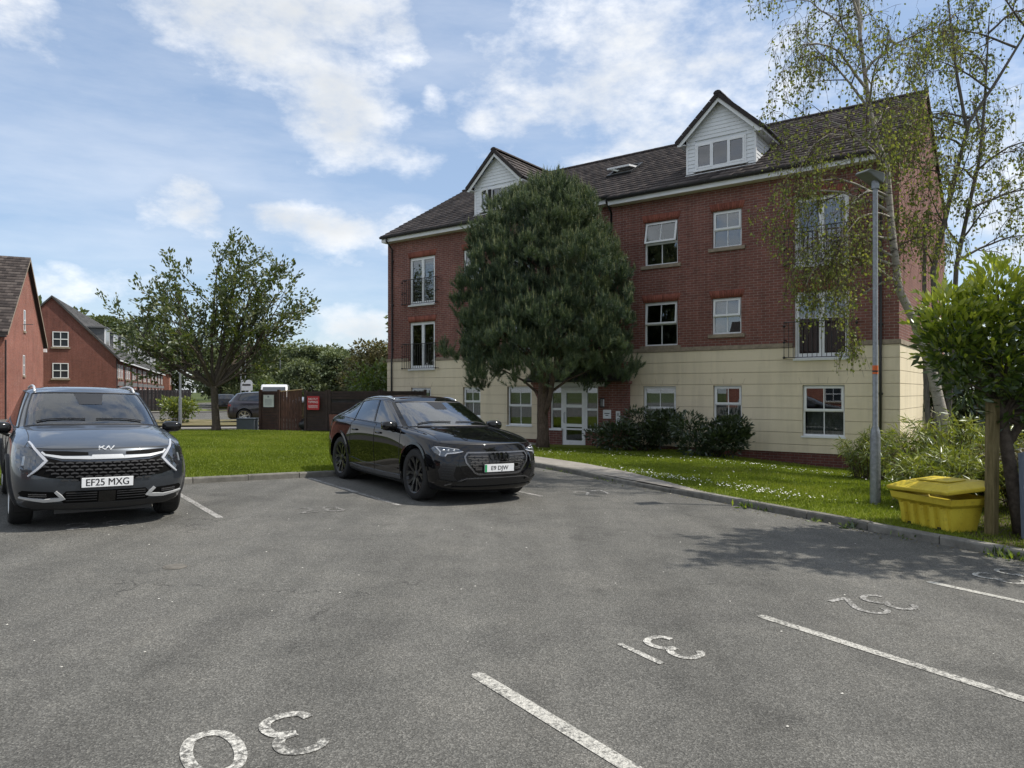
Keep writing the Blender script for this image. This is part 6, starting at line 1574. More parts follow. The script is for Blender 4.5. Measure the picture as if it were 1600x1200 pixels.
def cut_out(bm, poly, cond, axes=(0, 2)):
    """cut a polygon (in the plane of axes) out of the faces that satisfy cond"""
    n = len(poly); xs = [p[0] for p in poly]; zs = [p[1] for p in poly]; i, j = axes; k = 3-i-j
    def near():
        out = []
        for f in bm.faces:
            c = f.calc_center_median()
            if cond(c) and min(xs)-.08 < c[i] < max(xs)+.08 and min(zs)-.08 < c[j] < max(zs)+.08: out.append(f)
        return out
    for a in range(n):
        p, q = poly[a], poly[(a+1) % n]; co = [0, 0, 0]; co[i], co[j] = p; no = [0, 0, 0]; no[i], no[j] = -(q[1]-p[1]), q[0]-p[0]
        fs = near(); es = {e for f in fs for e in f.edges}; vs = {v for f in fs for v in f.verts}
        bmesh.ops.bisect_plane(bm, geom=list(fs)+list(es)+list(vs), dist=1e-5, plane_co=co, plane_no=no)
    P = np.array(poly); fs = near(); C = np.array([tuple(f.calc_center_median()) for f in fs])
    ins = in_poly(C[:, i], C[:, j], P); bmesh.ops.delete(bm, geom=[f for f, t in zip(fs, ins) if t], context='FACES')
class Car:
    def __init__(s, name, label, cat, rings, zones, creases, wb, wr, arch, paintm, glassm, mats, level=3, track=None, group=None):
        s.root = empty(name); tag(s.root, label, cat, group)
        me, slots = car_shell(rings, zones, creases, level); bm = bmesh.new(); bm.from_mesh(me)
        for ax in (wb/2, -wb/2):
            pl = [(ax+arch*math.cos(t*2*math.pi/28), wr+.015+arch*math.sin(t*2*math.pi/28)) for t in range(28)]
            for sg in (1, -1): cut_out(bm, pl, lambda c, sg=sg: c[1]*sg > .52)
        bm.faces.ensure_lookup_table()
        from mathutils.bvhtree import BVHTree
        s.bvh = BVHTree.FromBMesh(bm)
        s.parts = {}
        for k, nm in enumerate(slots):
            b2 = bm.copy(); bmesh.ops.delete(b2, geom=[f for f in b2.faces if f.material_index != k], context='FACES')
            if not b2.faces: b2.free(); continue
            bnd = [(e.verts[0].co.copy(), e.verts[1].co.copy()) for e in b2.edges if len(e.link_faces) == 1]
            m2 = bpy.data.meshes.new(nm.split('|')[0]); b2.to_mesh(m2); b2.free(); m2.materials.clear()
            base = nm.split('|')[0]; mt = mats.get(base, paintm); m2.materials.append(MATS[mt])
            for p in m2.polygons: p.material_index = 0
            o = link_mesh(base, m2, None, s.root); s.parts[nm] = (o, bnd)
        bm.free()
    def seam(s, key, r, mat, name, zmin=-1):
        o, bnd = s.parts[key]; m = MB()
        for a, b in bnd:
            if (a.z+b.z)/2 > zmin: m.tube([a, b], r, 4, cap=False)
        return m.build(name, MATS[mat], o)
    def hit(s, p, axis):
        """surface point seen from the front ('x') or a side ('+y'/'-y')"""
        if axis == 'x': o, d = Vector((4, p[0], p[1])), Vector((-1, 0, 0))
        elif axis == '-x': o, d = Vector((-4, p[0], p[1])), Vector((1, 0, 0))
        elif axis == 'z': o, d = Vector((p[0], p[1], 4)), Vector((0, 0, -1))
        else: sg = 1 if axis == '+y' else -1; o, d = Vector((p[0], 3*sg, p[1])), Vector((0, -sg, 0))
        h = s.bvh.ray_cast(o, d)
        if h[0] is None: return None, None
        n = h[1] if h[1].dot(d) < 0 else -h[1]; return h[0], n
    def patch(s, name, poly, axis, mat, off=.004, step=.035, par=None, smooth=True):
        """a panel that follows the body surface inside a polygon, standing off by off"""
        P = [Vector(p) for p in poly]; pts = []
        for i, p in enumerate(P):
            q = P[(i+1) % len(P)]; m_ = max(1, int((q-p).length/step))
            for j in range(m_): pts.append(p.lerp(q, j/m_))
        n0 = len(pts); A = np.array([tuple(p) for p in P]); x0, z0 = A.min(0); x1, z1 = A.max(0)
        X, Z = np.meshgrid(np.arange(x0+step/2, x1, step), np.arange(z0+step/2, z1, step)); X = X.ravel(); Z = Z.ravel(); k = in_poly(X, Z, A)
        pts += [Vector((a, b)) for a, b in zip(X[k], Z[k])]
        vo, eo, fo, *_ = delaunay_2d_cdt(pts, [(i, (i+1) % n0) for i in range(n0)], [], 1, 1e-6)
        V = []; prev = None
        for p in vo:
            h, n = s.hit(p, axis)
            if h is None: h, n = (prev[0].copy(), prev[1]) if prev else (Vector((0, 0, 0)), Vector((1, 0, 0)))
            prev = (h, n); V.append(tuple(h+n*off))
        m = MB(); m.v = V; m.f = [tuple(f) for f in fo]; me = m.mesh(name); bm = bmesh.new(); bm.from_mesh(me)
        d = {'x': Vector((1, 0, 0)), '-x': Vector((-1, 0, 0)), '+y': Vector((0, 1, 0)), '-y': Vector((0, -1, 0)), 'z': Vector((0, 0, 1))}[axis]
        for f in bm.faces:
            if f.normal.dot(d) < 0: f.normal_flip()
        # give it an edge that runs down into the body
        be = [e for e in bm.edges if len(e.link_faces) == 1]; r = bmesh.ops.extrude_edge_only(bm, edges=be)
        for v in r['geom']:
            if isinstance(v, bmesh.types.BMVert): v.co -= d*(off+.012)
        bm.to_mesh(me); bm.free()
        return link_mesh(name, me, MATS[mat], par or s.root, smooth=False)
    def strip(s, name, pts, w, axis, mat, off=.006, th=.012, par=None, closed=False, res=.03):
        """a bar of width w that follows the surface along a polyline"""
        P = [Vector(p) for p in pts]
        if closed: P.append(P[0].copy())
        q = []
        for a, b in zip(P, P[1:]):
            k = max(1, int((b-a).length/res)); q += [a.lerp(b, j/k) for j in range(k)]
        q.append(P[-1]); m = MB(); rows = []
        ws = w if isinstance(w, (list, tuple)) else None
        for i, p in enumerate(q):
            t = q[min(i+1, len(q)-1)]-q[max(i-1, 0)]; t = t.normalized() if t.length else Vector((1, 0)); nn = Vector((-t.y, t.x)); hw = (w if ws is None else np.interp(i/(len(q)-1), np.linspace(0, 1, len(ws)), ws))/2
            h, n = s.hit(p, axis)
            if h is None: continue
            if axis in ('x', '-x'): sd = Vector((0, nn.x, nn.y))
            elif axis == 'z': sd = Vector((nn.x, nn.y, 0))
            else: sd = Vector((nn.x, 0, nn.y))
            sd = (sd-n*sd.dot(n)).normalized()*hw; b = len(m.v)
            m.v += [tuple(h+sd-n*.01), tuple(h+sd*.9+n*(off+th)), tuple(h-sd*.9+n*(off+th)), tuple(h-sd-n*.01)]; rows.append(b)
        for a, b in zip(rows, rows[1:]):
            for k in range(3): m.f.append((a+k, a+k+1, b+k+1, b+k))
        if rows: m.f += [tuple(rows[0]+k for k in range(4)), tuple(rows[-1]+k for k in range(3, -1, -1))]
        bm = bmesh.new(); me = m.mesh(name); bm.from_mesh(me); bmesh.ops.recalc_face_normals(bm, faces=bm.faces); bm.to_mesh(me); bm.free()
        return link_mesh(name, me, MATS[mat], par or s.root)
    def at(s, p, axis='x', off=0.0):
        h, n = s.hit(p, axis); return h+n*off, n
def wheel(par, x, y, r, w, style, mat, steer=0.0):
    """y = outer face side sign included"""
    sg = 1 if y > 0 else -1
    h = empty('wheel_hub', (x, y, r), 0, par)
    m = MB(); rt = r; ri = r*.72 if style != 'kia' else r*.66
    prof = [(ri, -w/2+.01), (rt*.93, -w/2), (rt*.985, -w/2+.025), (rt, -w/2+.06), (rt, w/2-.06), (rt*.985, w/2-.025), (rt*.93, w/2), (ri+.012, w/2-.002), (ri, w/2-.012)]
    m.lathe(prof, 40, 'y'); ty = m.build('wheel', MATS['tyre'], par, smooth=True, loc=(x, y-sg*w/2, r))
    bpy.data.objects.remove(h)
    g = MB()
    for k in range(40):
        a = 2*math.pi*k/40
        M = Matrix.Rotation(a, 4, 'Y'); g.box(-.006, .006, -w/2+.05, w/2-.05, rt-.004, rt+.002, M)
    g.build('tread', MATS['tyre'], ty)
    b = MB(); b.lathe([(ri+.004, sg*(w/2-.006)), (ri-.015, sg*(w/2-.012)), (ri-.03, sg*(w/2-.05)), (ri-.04, -sg*w*.3), (.06, -sg*w*.3)], 36, 'y'); b.build('rim_barrel', MATS['rim_dark' if mat != 'rim_silver' else 'rim_silver'], ty, smooth=True)
    d = MB(); d.lathe([(.0, sg*.01), (ri*.62, sg*.01), (ri*.62, sg*-.01)], 28, 'y'); d.build('brake_disc', MATS['dark_chrome'], ty, smooth=True)
    sp = MB(); n = 5 if style != 'plain' else 6; yo = sg*(w/2-.012)
    for k in range(n):
        for da in ((-.16, .16) if style == 'audi' else ((-.13, .13) if style == 'kia' else (0,))):
            a = 2*math.pi*k/n + .3
            # spoke from hub to rim, splitting outward
            p0 = Vector((math.cos(a+da*.5)*.05, 0, math.sin(a+da*.5)*.05)); p1 = Vector((math.cos(a+da*1.6)*(ri-.012), 0, math.sin(a+da*1.6)*(ri-.012)))
            t = (p1-p0).normalized(); nn = Vector((-t.z, 0, t.x)); w0, w1 = (.022, .016) if style != 'plain' else (.035, .03)
            A = [p0+nn*w0, p0-nn*w0, p1-nn*w1, p1+nn*w1]
            sp.prism([(q.x, yo-sg*(.03 if i < 2 else .0), q.z) for i, q in enumerate(A)], (0, -sg*.03, 0))
            if style == 'audi':
                q0 = p0.lerp(p1, .55); p2 = Vector((math.cos(a+da*3.1)*(ri-.012), 0, math.sin(a+da*3.1)*(ri-.012))); t = (p2-q0).normalized(); nn = Vector((-t.z, 0, t.x)); A = [q0+nn*.014, q0-nn*.014, p2-nn*.012, p2+nn*.012]
                sp.prism([(q.x, yo-sg*(.012 if i < 2 else 0), q.z) for i, q in enumerate(A)], (0, -sg*.028, 0))
    sp.lathe([(0, yo-sg*.012), (.05, yo-sg*.016), (.068, yo-sg*.05), (.068, yo-sg*.07)], 16, 'y')
    bm = bmesh.new(); me = sp.mesh('rim'); bm.from_mesh(me); bmesh.ops.recalc_face_normals(bm, faces=bm.faces); bm.to_mesh(me); bm.free()
    link_mesh('rim', me, MATS[mat], ty)
    if steer: ty.rotation_euler = (0, 0, steer)
    return ty
def liners(c, wb, wr, arch, yin=.50, yout=.86):
    m = MB()
    for ax in (wb/2, -wb/2):
        for sg in (1, -1):
            pts = [(ax+(arch+.01)*math.cos(math.pi*k/14), (wr+.015)+(arch+.01)*math.sin(math.pi*k/14)) for k in range(-2, 17)]
            b = len(m.v)
            for (x, z) in pts: m.v += [(x, sg*yin, z), (x, sg*yout, z)]
            for k in range(len(pts)-1): m.f.append((b+2*k, b+2*k+1, b+2*k+3, b+2*k+2))
            b = len(m.v); m.v += [(x, sg*yin, z) for x, z in pts]; m.f.append(tuple(range(b, b+len(pts))))
    m.build('wheel_arch_liner', MATS['trim_black'], c.root)
    u = MB(); u.box(-wb/2-.75, wb/2+.70, -.50, .50, .19, .42); u.build('underbody_tray', MATS['trim_black'], c.root)
def ell(m, c, r, n=14, k=9, p=2.6, M=None):
    """rounded lump (superellipsoid)"""
    b = len(m.v); sp = lambda v: math.copysign(abs(v)**(2/p), v)
    for i in range(k+1):
        th = -math.pi/2+math.pi*i/k
        for j in range(n):
            a = 2*math.pi*j/n; v = Vector((r[0]*sp(math.cos(th))*sp(math.cos(a)), r[1]*sp(math.cos(th))*sp(math.sin(a)), r[2]*sp(math.sin(th))))
            if M is not None: v = M @ v
            m.v.append((c[0]+v.x, c[1]+v.y, c[2]+v.z))
    for i in range(k):
        for j in range(n): m.f.append((b+i*n+j, b+i*n+(j+1) % n, b+(i+1)*n+(j+1) % n, b+(i+1)*n+j))
def cabin(c, fx, belt, roofz, seat_x, wheel_side, wid=.62, dash=True, pale=False):
    m = MB(); m.box(-1.6, fx-.15, -wid, wid, .35, .55); m.build('cabin_floor', MATS['cabin'], c.root)
    m = MB(); ell(m, (fx-.30, 0, belt-.16), (.34, wid+.08, .16), 18, 8, 4); m.build('dashboard', MATS['cabin'], c.root, smooth=True)
    for y in (-.37, .37):
        m = MB(); ell(m, (seat_x, y, .62), (.28, .24, .12), 14, 8, 3.5)
        ell(m, (seat_x-.28, y, .95), (.11, .235, .36), 14, 9, 3.2, Matrix.Rotation(R(-12), 3, 'Y')); ell(m, (seat_x-.40, y, 1.36), (.055, .13, .095), 12, 8, 3)
        for q in (-.05, .05): m.tube([(seat_x-.37, y+q, 1.2), (seat_x-.40, y+q, 1.32)], .008, 5)
        m.build('front_seat', MATS['cabin_grey'], c.root, smooth=True)
    m = MB(); ell(m, (seat_x-1.15, 0, .95), (.14, wid, .34), 16, 8, 4, Matrix.Rotation(R(-14), 3, 'Y'))
    for y in (-.38, 0, .38): ell(m, (seat_x-1.24, y, 1.33), (.05, .12, .07), 10, 6, 3)
    m.build('rear_seat', MATS['cabin_grey'], c.root, smooth=True)
    y = .37*wheel_side; ctr = Vector((seat_x+.36, y, belt-.10)); Mx = Matrix.Rotation(R(-68), 3, 'Y'); m = MB()
    ring = [ctr + Mx @ Vector((.185*math.cos(a), .185*math.sin(a), 0)) for a in [2*math.pi*k/24 for k in range(25)]]
    m.tube(ring, .016, 6, cap=False)
    for a in (math.pi, math.pi/2, -math.pi/2): m.tube([ctr, ctr+Mx @ Vector((.18*math.cos(a), .18*math.sin(a), 0))], .014, 5)
    ell(m, tuple(ctr), (.03, .07, .05), 10, 6, 3); m.build('steering_wheel', MATS['cabin'], c.root, smooth=True)
def mirror(c, x, y, z, mat_cap, mat_base, size=(.085, .125, .085)):
    for sg in (1, -1):
        m = MB(); Mz = Matrix.Rotation(R(-8*sg), 3, 'Z'); ell(m, (x, sg*(y+.125), z), size, 16, 10, 2.8, Mz)
        mm = m.build('door_mirror', MATS[mat_cap], c.root, smooth=True)
        a = MB(); a.tube([(x+.02, sg*(y-.03), z-.10), (x+.01, sg*(y+.04), z-.085), (x, sg*(y+.10), z-.05)], [.03, .026, .03], 8); a.build('mirror_arm', MATS[mat_base], mm, smooth=True)
        g = MB(); g.box(x-size[0]*.98, x-size[0]*.9, sg*(y+.125)-size[1]*.75, sg*(y+.125)+size[1]*.75, z-size[2]*.7, z+size[2]*.7); g.build('mirror_glass', MATS['chrome'], mm)
def number_plate(c, text, z, axis='x', y0=0.0, mat='plate_white', green=False, name='number_plate', tilt=0):
    h, n = c.at((y0, z), axis, .0); sg = 1 if axis == 'x' else -1
    hs = [c.at((y0+dy, z+dz), axis)[0].x for dy in (-.24, 0, .24) for dz in (-.05, .05)]; px = (max(hs) if sg > 0 else min(hs)) + sg*.012
    m = MB(); m.box(px-.006, px+.006, y0-.26, y0+.26, z-.0555, z+.0555); pl = m.build(name, MATS[mat], c.root, bevel=.004)
    b = MB(); b.box(px-.05, px-.0065, y0-.27, y0+.27, z-.063, z+.063); b.build('plate_holder', MATS['trim_black'], pl)
    dy = 0.0
    if green:
        g = MB(); g.box(px+.0061, px+.0072, y0-.258, y0-.222, z-.052, z+.052) ; g.build('green_band', MATS['plate_green'], pl)
    cv = lettering('lettering', text, .098, mat=MATS['plate_ink'], parent=pl, loc=(px+sg*.0072, y0+dy, z-.002), rot=(R(90), 0, R(90*sg)))
    xs = [v.co.x for v in cv.data.vertices]; w = max(xs)-min(xs); k = .43/w if not green else .30/w
    cv.scale = (k, 0.079/(max(v.co.y for v in cv.data.vertices)-min(v.co.y for v in cv.data.vertices)), 1)
    n0 = len(cv.data.vertices)   # heavier strokes: the same letters again, shifted a hair sideways and in depth
    co = [v.co.copy() for v in cv.data.vertices]; fc = [tuple(q.vertices) for q in cv.data.polygons]; m3 = MB()
    for q, (dx, dz) in enumerate(((-.0016, 0), (0, .0004), (.0016, .0008))):
        b0 = len(m3.v); m3.v += [(a.x+dx, a.y, a.z+dz) for a in co]; m3.f += [tuple(i+b0 for i in f) for f in fc]
    me3 = m3.mesh('lettering'); me3.materials.append(MATS['plate_ink']); cv.data = me3
    return pl
# ------------------------------------------------------------------ grey family SUV seen head on
SX = [1.76, 1.34, .88, .45, 0, -.45, -.88, -1.34, -1.76]
kia_rings = [
 ([2.08, 2.06, 1.99, 1.86, 1.74, 1.34, .88, .45, 0, -.45, -.88, -1.34, -1.75, -2.05, -2.16, -2.18], [0, .32, .60, .73, .79, .81, .81, .81, .81, .81, .81, .81, .79, .72, .5, 0], [.215]*16),
 ([2.18, 2.16, 2.08, 1.92, 1.75, 1.34, .88, .45, 0, -.45, -.88, -1.34, -1.76, -2.10, -2.22, -2.24], [0, .34, .65, .81, .875, .885, .875, .87, .87, .87, .875, .885, .87, .78, .5, 0], [.28]*16),
 ([2.235, 2.215, 2.135, 1.96, 1.76, 1.34, .88, .45, 0, -.45, -.88, -1.34, -1.76, -2.13, -2.26, -2.275], [0, .35, .69, .86, .915, .927, .905, .895, .895, .90, .91, .927, .905, .82, .55, 0], [.45]*16),
 ([2.24, 2.22, 2.135, 1.955, 1.76, 1.34, .88, .45, 0, -.45, -.88, -1.34, -1.76, -2.13, -2.26, -2.275], [0, .36, .70, .87, .925, .937, .915, .905, .905, .91, .92, .937, .915, .83, .55, 0], [.63]*16),
 ([2.215, 2.19, 2.10, 1.92, 1.74, 1.34, .88, .45, 0, -.45, -.88, -1.34, -1.75, -2.10, -2.23, -2.25], [0, .36, .68, .85, .91, .93, .918, .91, .91, .915, .922, .93, .905, .83, .55, 0], [.81]*16),
 ([2.15, 2.12, 2.02, 1.86, 1.70, 1.34, .88, .45, 0, -.45, -.88, -1.34, -1.75, -2.08, -2.2, -2.22], [0, .35, .65, .79, .865, .90, .90, .898, .898, .902, .906, .906, .88, .80, .55, 0], [.935, .935, .935, .95, .972, .99, 1.0, 1.0, 1.01, 1.02, 1.03, 1.04, 1.04, 1.03, 1.03, 1.03]),
 ([1.97, 1.95, 1.87, 1.72, 1.58, 1.26, .84, .42, -.02, -.46, -.9, -1.34, -1.74, -2.06, -2.18, -2.2], [0, .35, .61, .735, .805, .86, .868, .865, .865, .868, .872, .872, .84, .77, .53, 0], [.985, .985, .985, .985, 1.005, 1.022, 1.03, 1.03, 1.04, 1.05, 1.06, 1.07, 1.07, 1.06, 1.06, 1.06]),
 ([1.48, 1.47, 1.42, 1.32, 1.22, 1.06, .78, .38, -.04, -.48, -.9, -1.34, -1.74, -2.05, -2.16, -2.18], [0, .36, .61, .725, .785, .838, .852, .853, .853, .853, .857, .855, .82, .76, .52, 0], [1.062, 1.06, 1.05, 1.035, 1.03, 1.04, 1.045, 1.05, 1.06, 1.07, 1.08, 1.09, 1.09, 1.08, 1.08, 1.08]),
 ([1.06, 1.03, .95, .80, .70, .56, .36, .12, -.2, -.5, -.85, -1.3, -1.66, -1.98, -2.10, -2.13], [0, .38, .65, .745, .80, .825, .838, .842, .842, .842, .838, .825, .79, .71, .5, 0], [1.10, 1.097, 1.085, 1.065, 1.058, 1.06, 1.065, 1.07, 1.08, 1.09, 1.10, 1.115, 1.12, 1.12, 1.12, 1.12]),
 ([.64, .615, .55, .43, .35, .27, .13, -.05, -.3, -.56, -.88, -1.28, -1.58, -1.82, -1.95, -1.98], [0, .37, .615, .70, .748, .766, .775, .778, .778, .778, .775, .755, .715, .64, .46, 0], [1.345, 1.342, 1.335, 1.32, 1.315, 1.32, 1.325, 1.33, 1.33, 1.335, 1.335, 1.335, 1.33, 1.325, 1.325, 1.325]),
 ([.24, .22, .165, .075, .015, -.03, -.10, -.2, -.38, -.6, -.9, -1.24, -1.5, -1.68, -1.8, -1.84], [0, .35, .56, .63, .665, .68, .688, .692, .692, .692, .688, .672, .635, .55, .41, 0], [1.552, 1.55, 1.542, 1.532, 1.53, 1.538, 1.548, 1.553, 1.558, 1.558, 1.553, 1.543, 1.53, 1.518, 1.512, 1.512]),
 ([.08, .07, .03, -.03, -.07, -.1, -.15, -.24, -.40, -.6, -.88, -1.2, -1.42, -1.56, -1.64, -1.68], [0, .31, .485, .548, .578, .595, .605, .61, .61, .61, .605, .59, .55, .475, .35, 0], [1.592, 1.59, 1.582, 1.577, 1.58, 1.588, 1.598, 1.607, 1.616, 1.616, 1.607, 1.592, 1.577, 1.56, 1.555, 1.555])]
def lift(rings, dz, front=None):
    """shift whole rings up or down; front = another shift for the four front columns"""
    out = []
    for k, (xs, ys, zs) in enumerate(rings):
        d = dz.get(k, 0.0); f = (front or {}).get(k, d); out.append((xs, ys, [z + (f if i < 4 else (d if i > 5 else (f+d)/2)) for i, z in enumerate(zs)]))
    return out
kia_rings = lift(kia_rings, {6: .01, 7: .025, 8: .03, 9: .015}, {6: .012, 7: .04, 8: .055, 9: .03})
def zones_suv(r, c):
    if r in (8, 9):
        if c < 3: return 'windscreen'
        if c in (4, 5, 6, 7, 8, 9, 10, 11): return 'side_window'
        if c >= 13: return 'rear_screen'
        return 'body'
    if r >= 10: return 'roof'
    if r in (5, 6, 7) and c < 3: return 'bonnet'
    if 1 <= r <= 7 and c in (6, 7): return 'front_door'
    if 1 <= r <= 7 and c in (8, 9): return 'rear_door'
    return 'body'
cre = [('ring', 8, 0, 15, .75), ('ring', 10, 0, 15, .6), ('ring', 5, 3, 12, .35), ('col', 3, 8, 10, .8), ('col', 4, 8, 10, .8), ('col', 12, 8, 10, .7), ('col', 3, 5, 8, .45), ('ring', 5, 0, 3, .5), ('ring', 2, 4, 12, .3)]
def kia():
    c = Car('grey_suv', 'dark grey SUV facing the camera, number plate EF25 MXG', 'car', kia_rings, zones_suv, cre, 2.68, .355, .405, 'paint_grey', 'car_glass', {'windscreen': 'kia_glass', 'side_window': 'dark_glass', 'rear_screen': 'car_glass', 'underbody': 'trim_black'})
    for k in ('windscreen', 'rear_screen'): c.seam(k, .011, 'trim_black', 'glass_seal')
    for s in '01': c.seam('side_window|'+s, .010, 'trim_black', 'window_trim'); c.seam('front_door|'+s, .0045, 'trim_black', 'shut_line'); c.seam('rear_door|'+s, .0045, 'trim_black', 'shut_line')
    c.seam('bonnet', .005, 'trim_black', 'shut_line')
    liners(c, 2.68, .355, .405)
    for x in (1.34, -1.34):
        for sg in (1, -1):
            wheel(c.root, x, sg*.905, .355, .235, 'kia', 'rim_silver')
            # arch cladding
            m = MB(); n = 20; b = 0
            for k in range(n+1):
                a = math.pi*(-.06+1.12*k/n)
                for rr in (.398, .462):
                    p = (x+rr*math.cos(a), .37+rr*math.sin(a)); h, nn = c.hit(p if rr > .42 else (x+.44*math.cos(a), .37+.44*math.sin(a)), '+y' if sg > 0 else '-y')
                    yy = (h.y if h is not None else sg*.9) + sg*.012; m.v.append((p[0], yy, p[1]))
            for k in range(n): m.f.append((2*k, 2*k+1, 2*k+3, 2*k+2))
            for i in range(0, len(m.v), 2):
                m.v[i+1] = (m.v[i+1][0], m.v[i+1][1]-sg*.004, m.v[i+1][2])
            o = m.build('arch_trim', MATS['cladding'], c.root); md = o.modifiers.new('s', 'SOLIDIFY'); md.thickness = .03; md.offset = 0
    # front details
    P = c.patch
    P('upper_grille', [(-.60, .845), (-.44, .80), (0, .785), (.44, .80), (.60, .845), (.60, .80), (.74, .66), (.56, .615), (.33, .60), (.30, .575), (-.30, .575), (-.33, .60), (-.56, .615), (-.74, .66), (-.60, .80)], 'x', 'void_black', .003)
    for s in (-1, 1): P('bonnet_slot', [(s*.19, .862), (s*.19, .895), (s*.40, .908), (s*.62, .912), (s*.60, .875), (s*.44, .86)], 'x', 'void_black', .003)
    c.strip('grille_bar', [(-.625, .895), (-.595, .865), (-.44, .838), (-.17, .832)], [.02, .034, .036, .044], 'x', 'satin_silver', .004, .014); c.strip('grille_bar', [(.625, .895), (.595, .865), (.44, .838), (.17, .832)], [.02, .034, .036, .044], 'x', 'satin_silver', .004, .014)
    P('grille_bar', [(-.185, .815), (-.15, .862), (.15, .862), (.185, .815)], 'x', 'satin_silver', .016)
    # honeycomb of the grille, cell by cell edge bars
    m = MB()
    for r_ in range(6):
        z = .775-.038*r_
        for k in range(-8, 9):
            y = k*.092 + (.046 if r_ % 2 else 0)
            if abs(y) > .66-.05*abs(r_-1.0): continue
            if z < .63 and abs(y) < .32 and r_ > 4: continue
            pts = [(y-.036, z+.006), (y, z+.016), (y+.036, z+.006), (y+.036, z-.008), (y, z-.002), (y-.036, z-.008)]
            q = [c.at(p, 'x', .016)[0] for p in pts]; q2 = [c.at(p, 'x', .0)[0] for p in pts]; b = len(m.v); m.v += [tuple(v) for v in q+q2]
            m.f.append(tuple(range(b, b+6))); m.f += [(b+i, b+6+i, b+6+(i+1) % 6, b+(i+1) % 6) for i in range(6)]
    g = m.build('grille_cells', MATS['cladding'], c.root); g['kind'] = 'stuff'
    bm = bmesh.new(); bm.from_mesh(g.data); bmesh.ops.recalc_face_normals(bm, faces=bm.faces); bm.to_mesh(g.data); bm.free()
    for s in (-1, 1):
        hl = P('headlight', [(s*.74, .955), (s*.64, .87), (s*.575, .80), (s*.66, .715), (s*.745, .645), (s*.80, .66), (s*.855, .76), (s*.875, .87), (s*.84, .925)], 'x', 'lamp_bowl', .004)
        P('headlight_lens', [(s*.745, .945), (s*.645, .865), (s*.59, .80), (s*.67, .72), (s*.745, .655), (s*.80, .67), (s*.85, .76), (s*.868, .865), (s*.835, .915)], 'x', 'lens', .014, par=hl)
        c.strip('daytime_lamp', [(s*.735, .985), (s*.66, .895), (s*.585, .80), (s*.665, .71), (s*.745, .635)], [.022, .030, .036, .030, .018], 'x', 'drl', .012, .012, par=hl)
        for (y_, z_) in ((.69, .80), (.735, .78), (.785, .80)):
            c.strip('reflector', [(s*y_, z_+.045), (s*(y_+.012), z_-.05)], .026, 'x', 'satin_silver' if y_ > .75 else 'dark_chrome', .004, .006, par=hl)
        # fog pocket and silver blade
        fp = P('fog_pocket', [(s*.47, .455), (s*.80, .47), (s*.835, .44), (s*.80, .385), (s*.44, .375)], 'x', 'void_black', .003)
        c.strip('fog_blade', [(s*.50, .462), (s*.42, .378), (s*.60, .362), (s*.82, .392)], [.03, .045, .036, .016], 'x', 'satin_silver', .006, .014, par=fp)
        for z_ in (.43, .41): c.strip('fog_lamp', [(s*.58, z_), (s*.74, z_+.004)], .012, 'x', 'dark_chrome', .006, .006, par=fp)
    lg = P('lower_intake', [(-.40, .462), (.40, .462), (.47, .39), (.42, .325), (-.42, .325), (-.47, .39)], 'x', 'void_black', .003)
    for z_ in (.355, .385, .415, .44): c.strip('intake_bar', [(-.40, z_), (-.1, z_)], .010, 'x', 'cladding', .004, .008, par=lg); c.strip('intake_bar', [(.1, z_), (.40, z_)], .010, 'x', 'cladding', .004, .008, par=lg)
    P('radar_sensor', [(-.085, .33), (.085, .33), (.085, .455), (-.085, .455)], 'x', 'gloss_black', .012, par=lg)
    P('lower_skirt', [(-.80, .305), (.80, .305), (.78, .345), (.5, .322), (-.5, .322), (-.78, .345)], 'x', 'cladding', .004)
    P('lower_skirt', [(-.70, .245), (.70, .245), (.80, .303), (-.80, .303)], 'x', 'cladding', .004)
    number_plate(c, 'EF25 MXG', .555)
    # badge on the bonnet lip
    bd = empty('badge', parent=c.root); m = MB(); k_ = .185; z0, h_ = .918, .036
    def st(pts): 
        q = [c.at((-.0825+ (a)*k_/1.12, z0+b*h_), 'x', .004)[0] for a, b in pts]
        m.tube(q, .0085, 5)
    for pts in ([(0, 0), (.06, 1)], [(.04, .45), (.34, 1)], [(.15, .62), (.36, 0)], [(.36, 0), (.62, 1)], [(.62, 1), (.70, 0)], [(.70, 0), (.96, 1)]): st(pts)
    bpy.data.objects.remove(bd); m.build('badge', MATS['satin_silver'], c.root)
    for s in (-1, 1):
        m = MB(); pts = []
        for x in np.linspace(.0, -1.45, 12):
            h, n = c.hit((x, s*.60), 'z'); pts.append(tuple(h+Vector((0, 0, .035 if -1.38 < x < -.04 else .0))))
        m.tube(pts, .017, 6); m.build('roof_rail', MATS['satin_silver'], c.root, smooth=True)
    mirror(c, .62, .865, 1.10, 'gloss_black', 'trim_black', (.09, .125, .075))
    cabin(c, 1.0, 1.10, 1.55, -.05, 1)
    m = MB(); ell(m, (.30, 0, 1.42), (.03, .13, .045), 12, 8, 3); m.build('rear_view_mirror', MATS['cabin'], c.root, smooth=True)
    P('screen_sensor', [(-.13, 1.40), (.13, 1.40), (.17, 1.535), (-.17, 1.535)], 'x', 'trim_black', .003)
    for (a, b) in (((.90, .55), (.93, .02)), ((.93, -.10), (.86, -.62))):
        m = MB(); q = []
        for t in np.linspace(0, 1, 8):
            x = a[0]+(b[0]-a[0])*t; y = a[1]+(b[1]-a[1])*t; h, n = c.hit((x, y), 'z'); q.append(tuple(h+n*.012))
        m.tube(q, .008, 5); m.build('wiper', MATS['trim_black'], c.root)
    return c
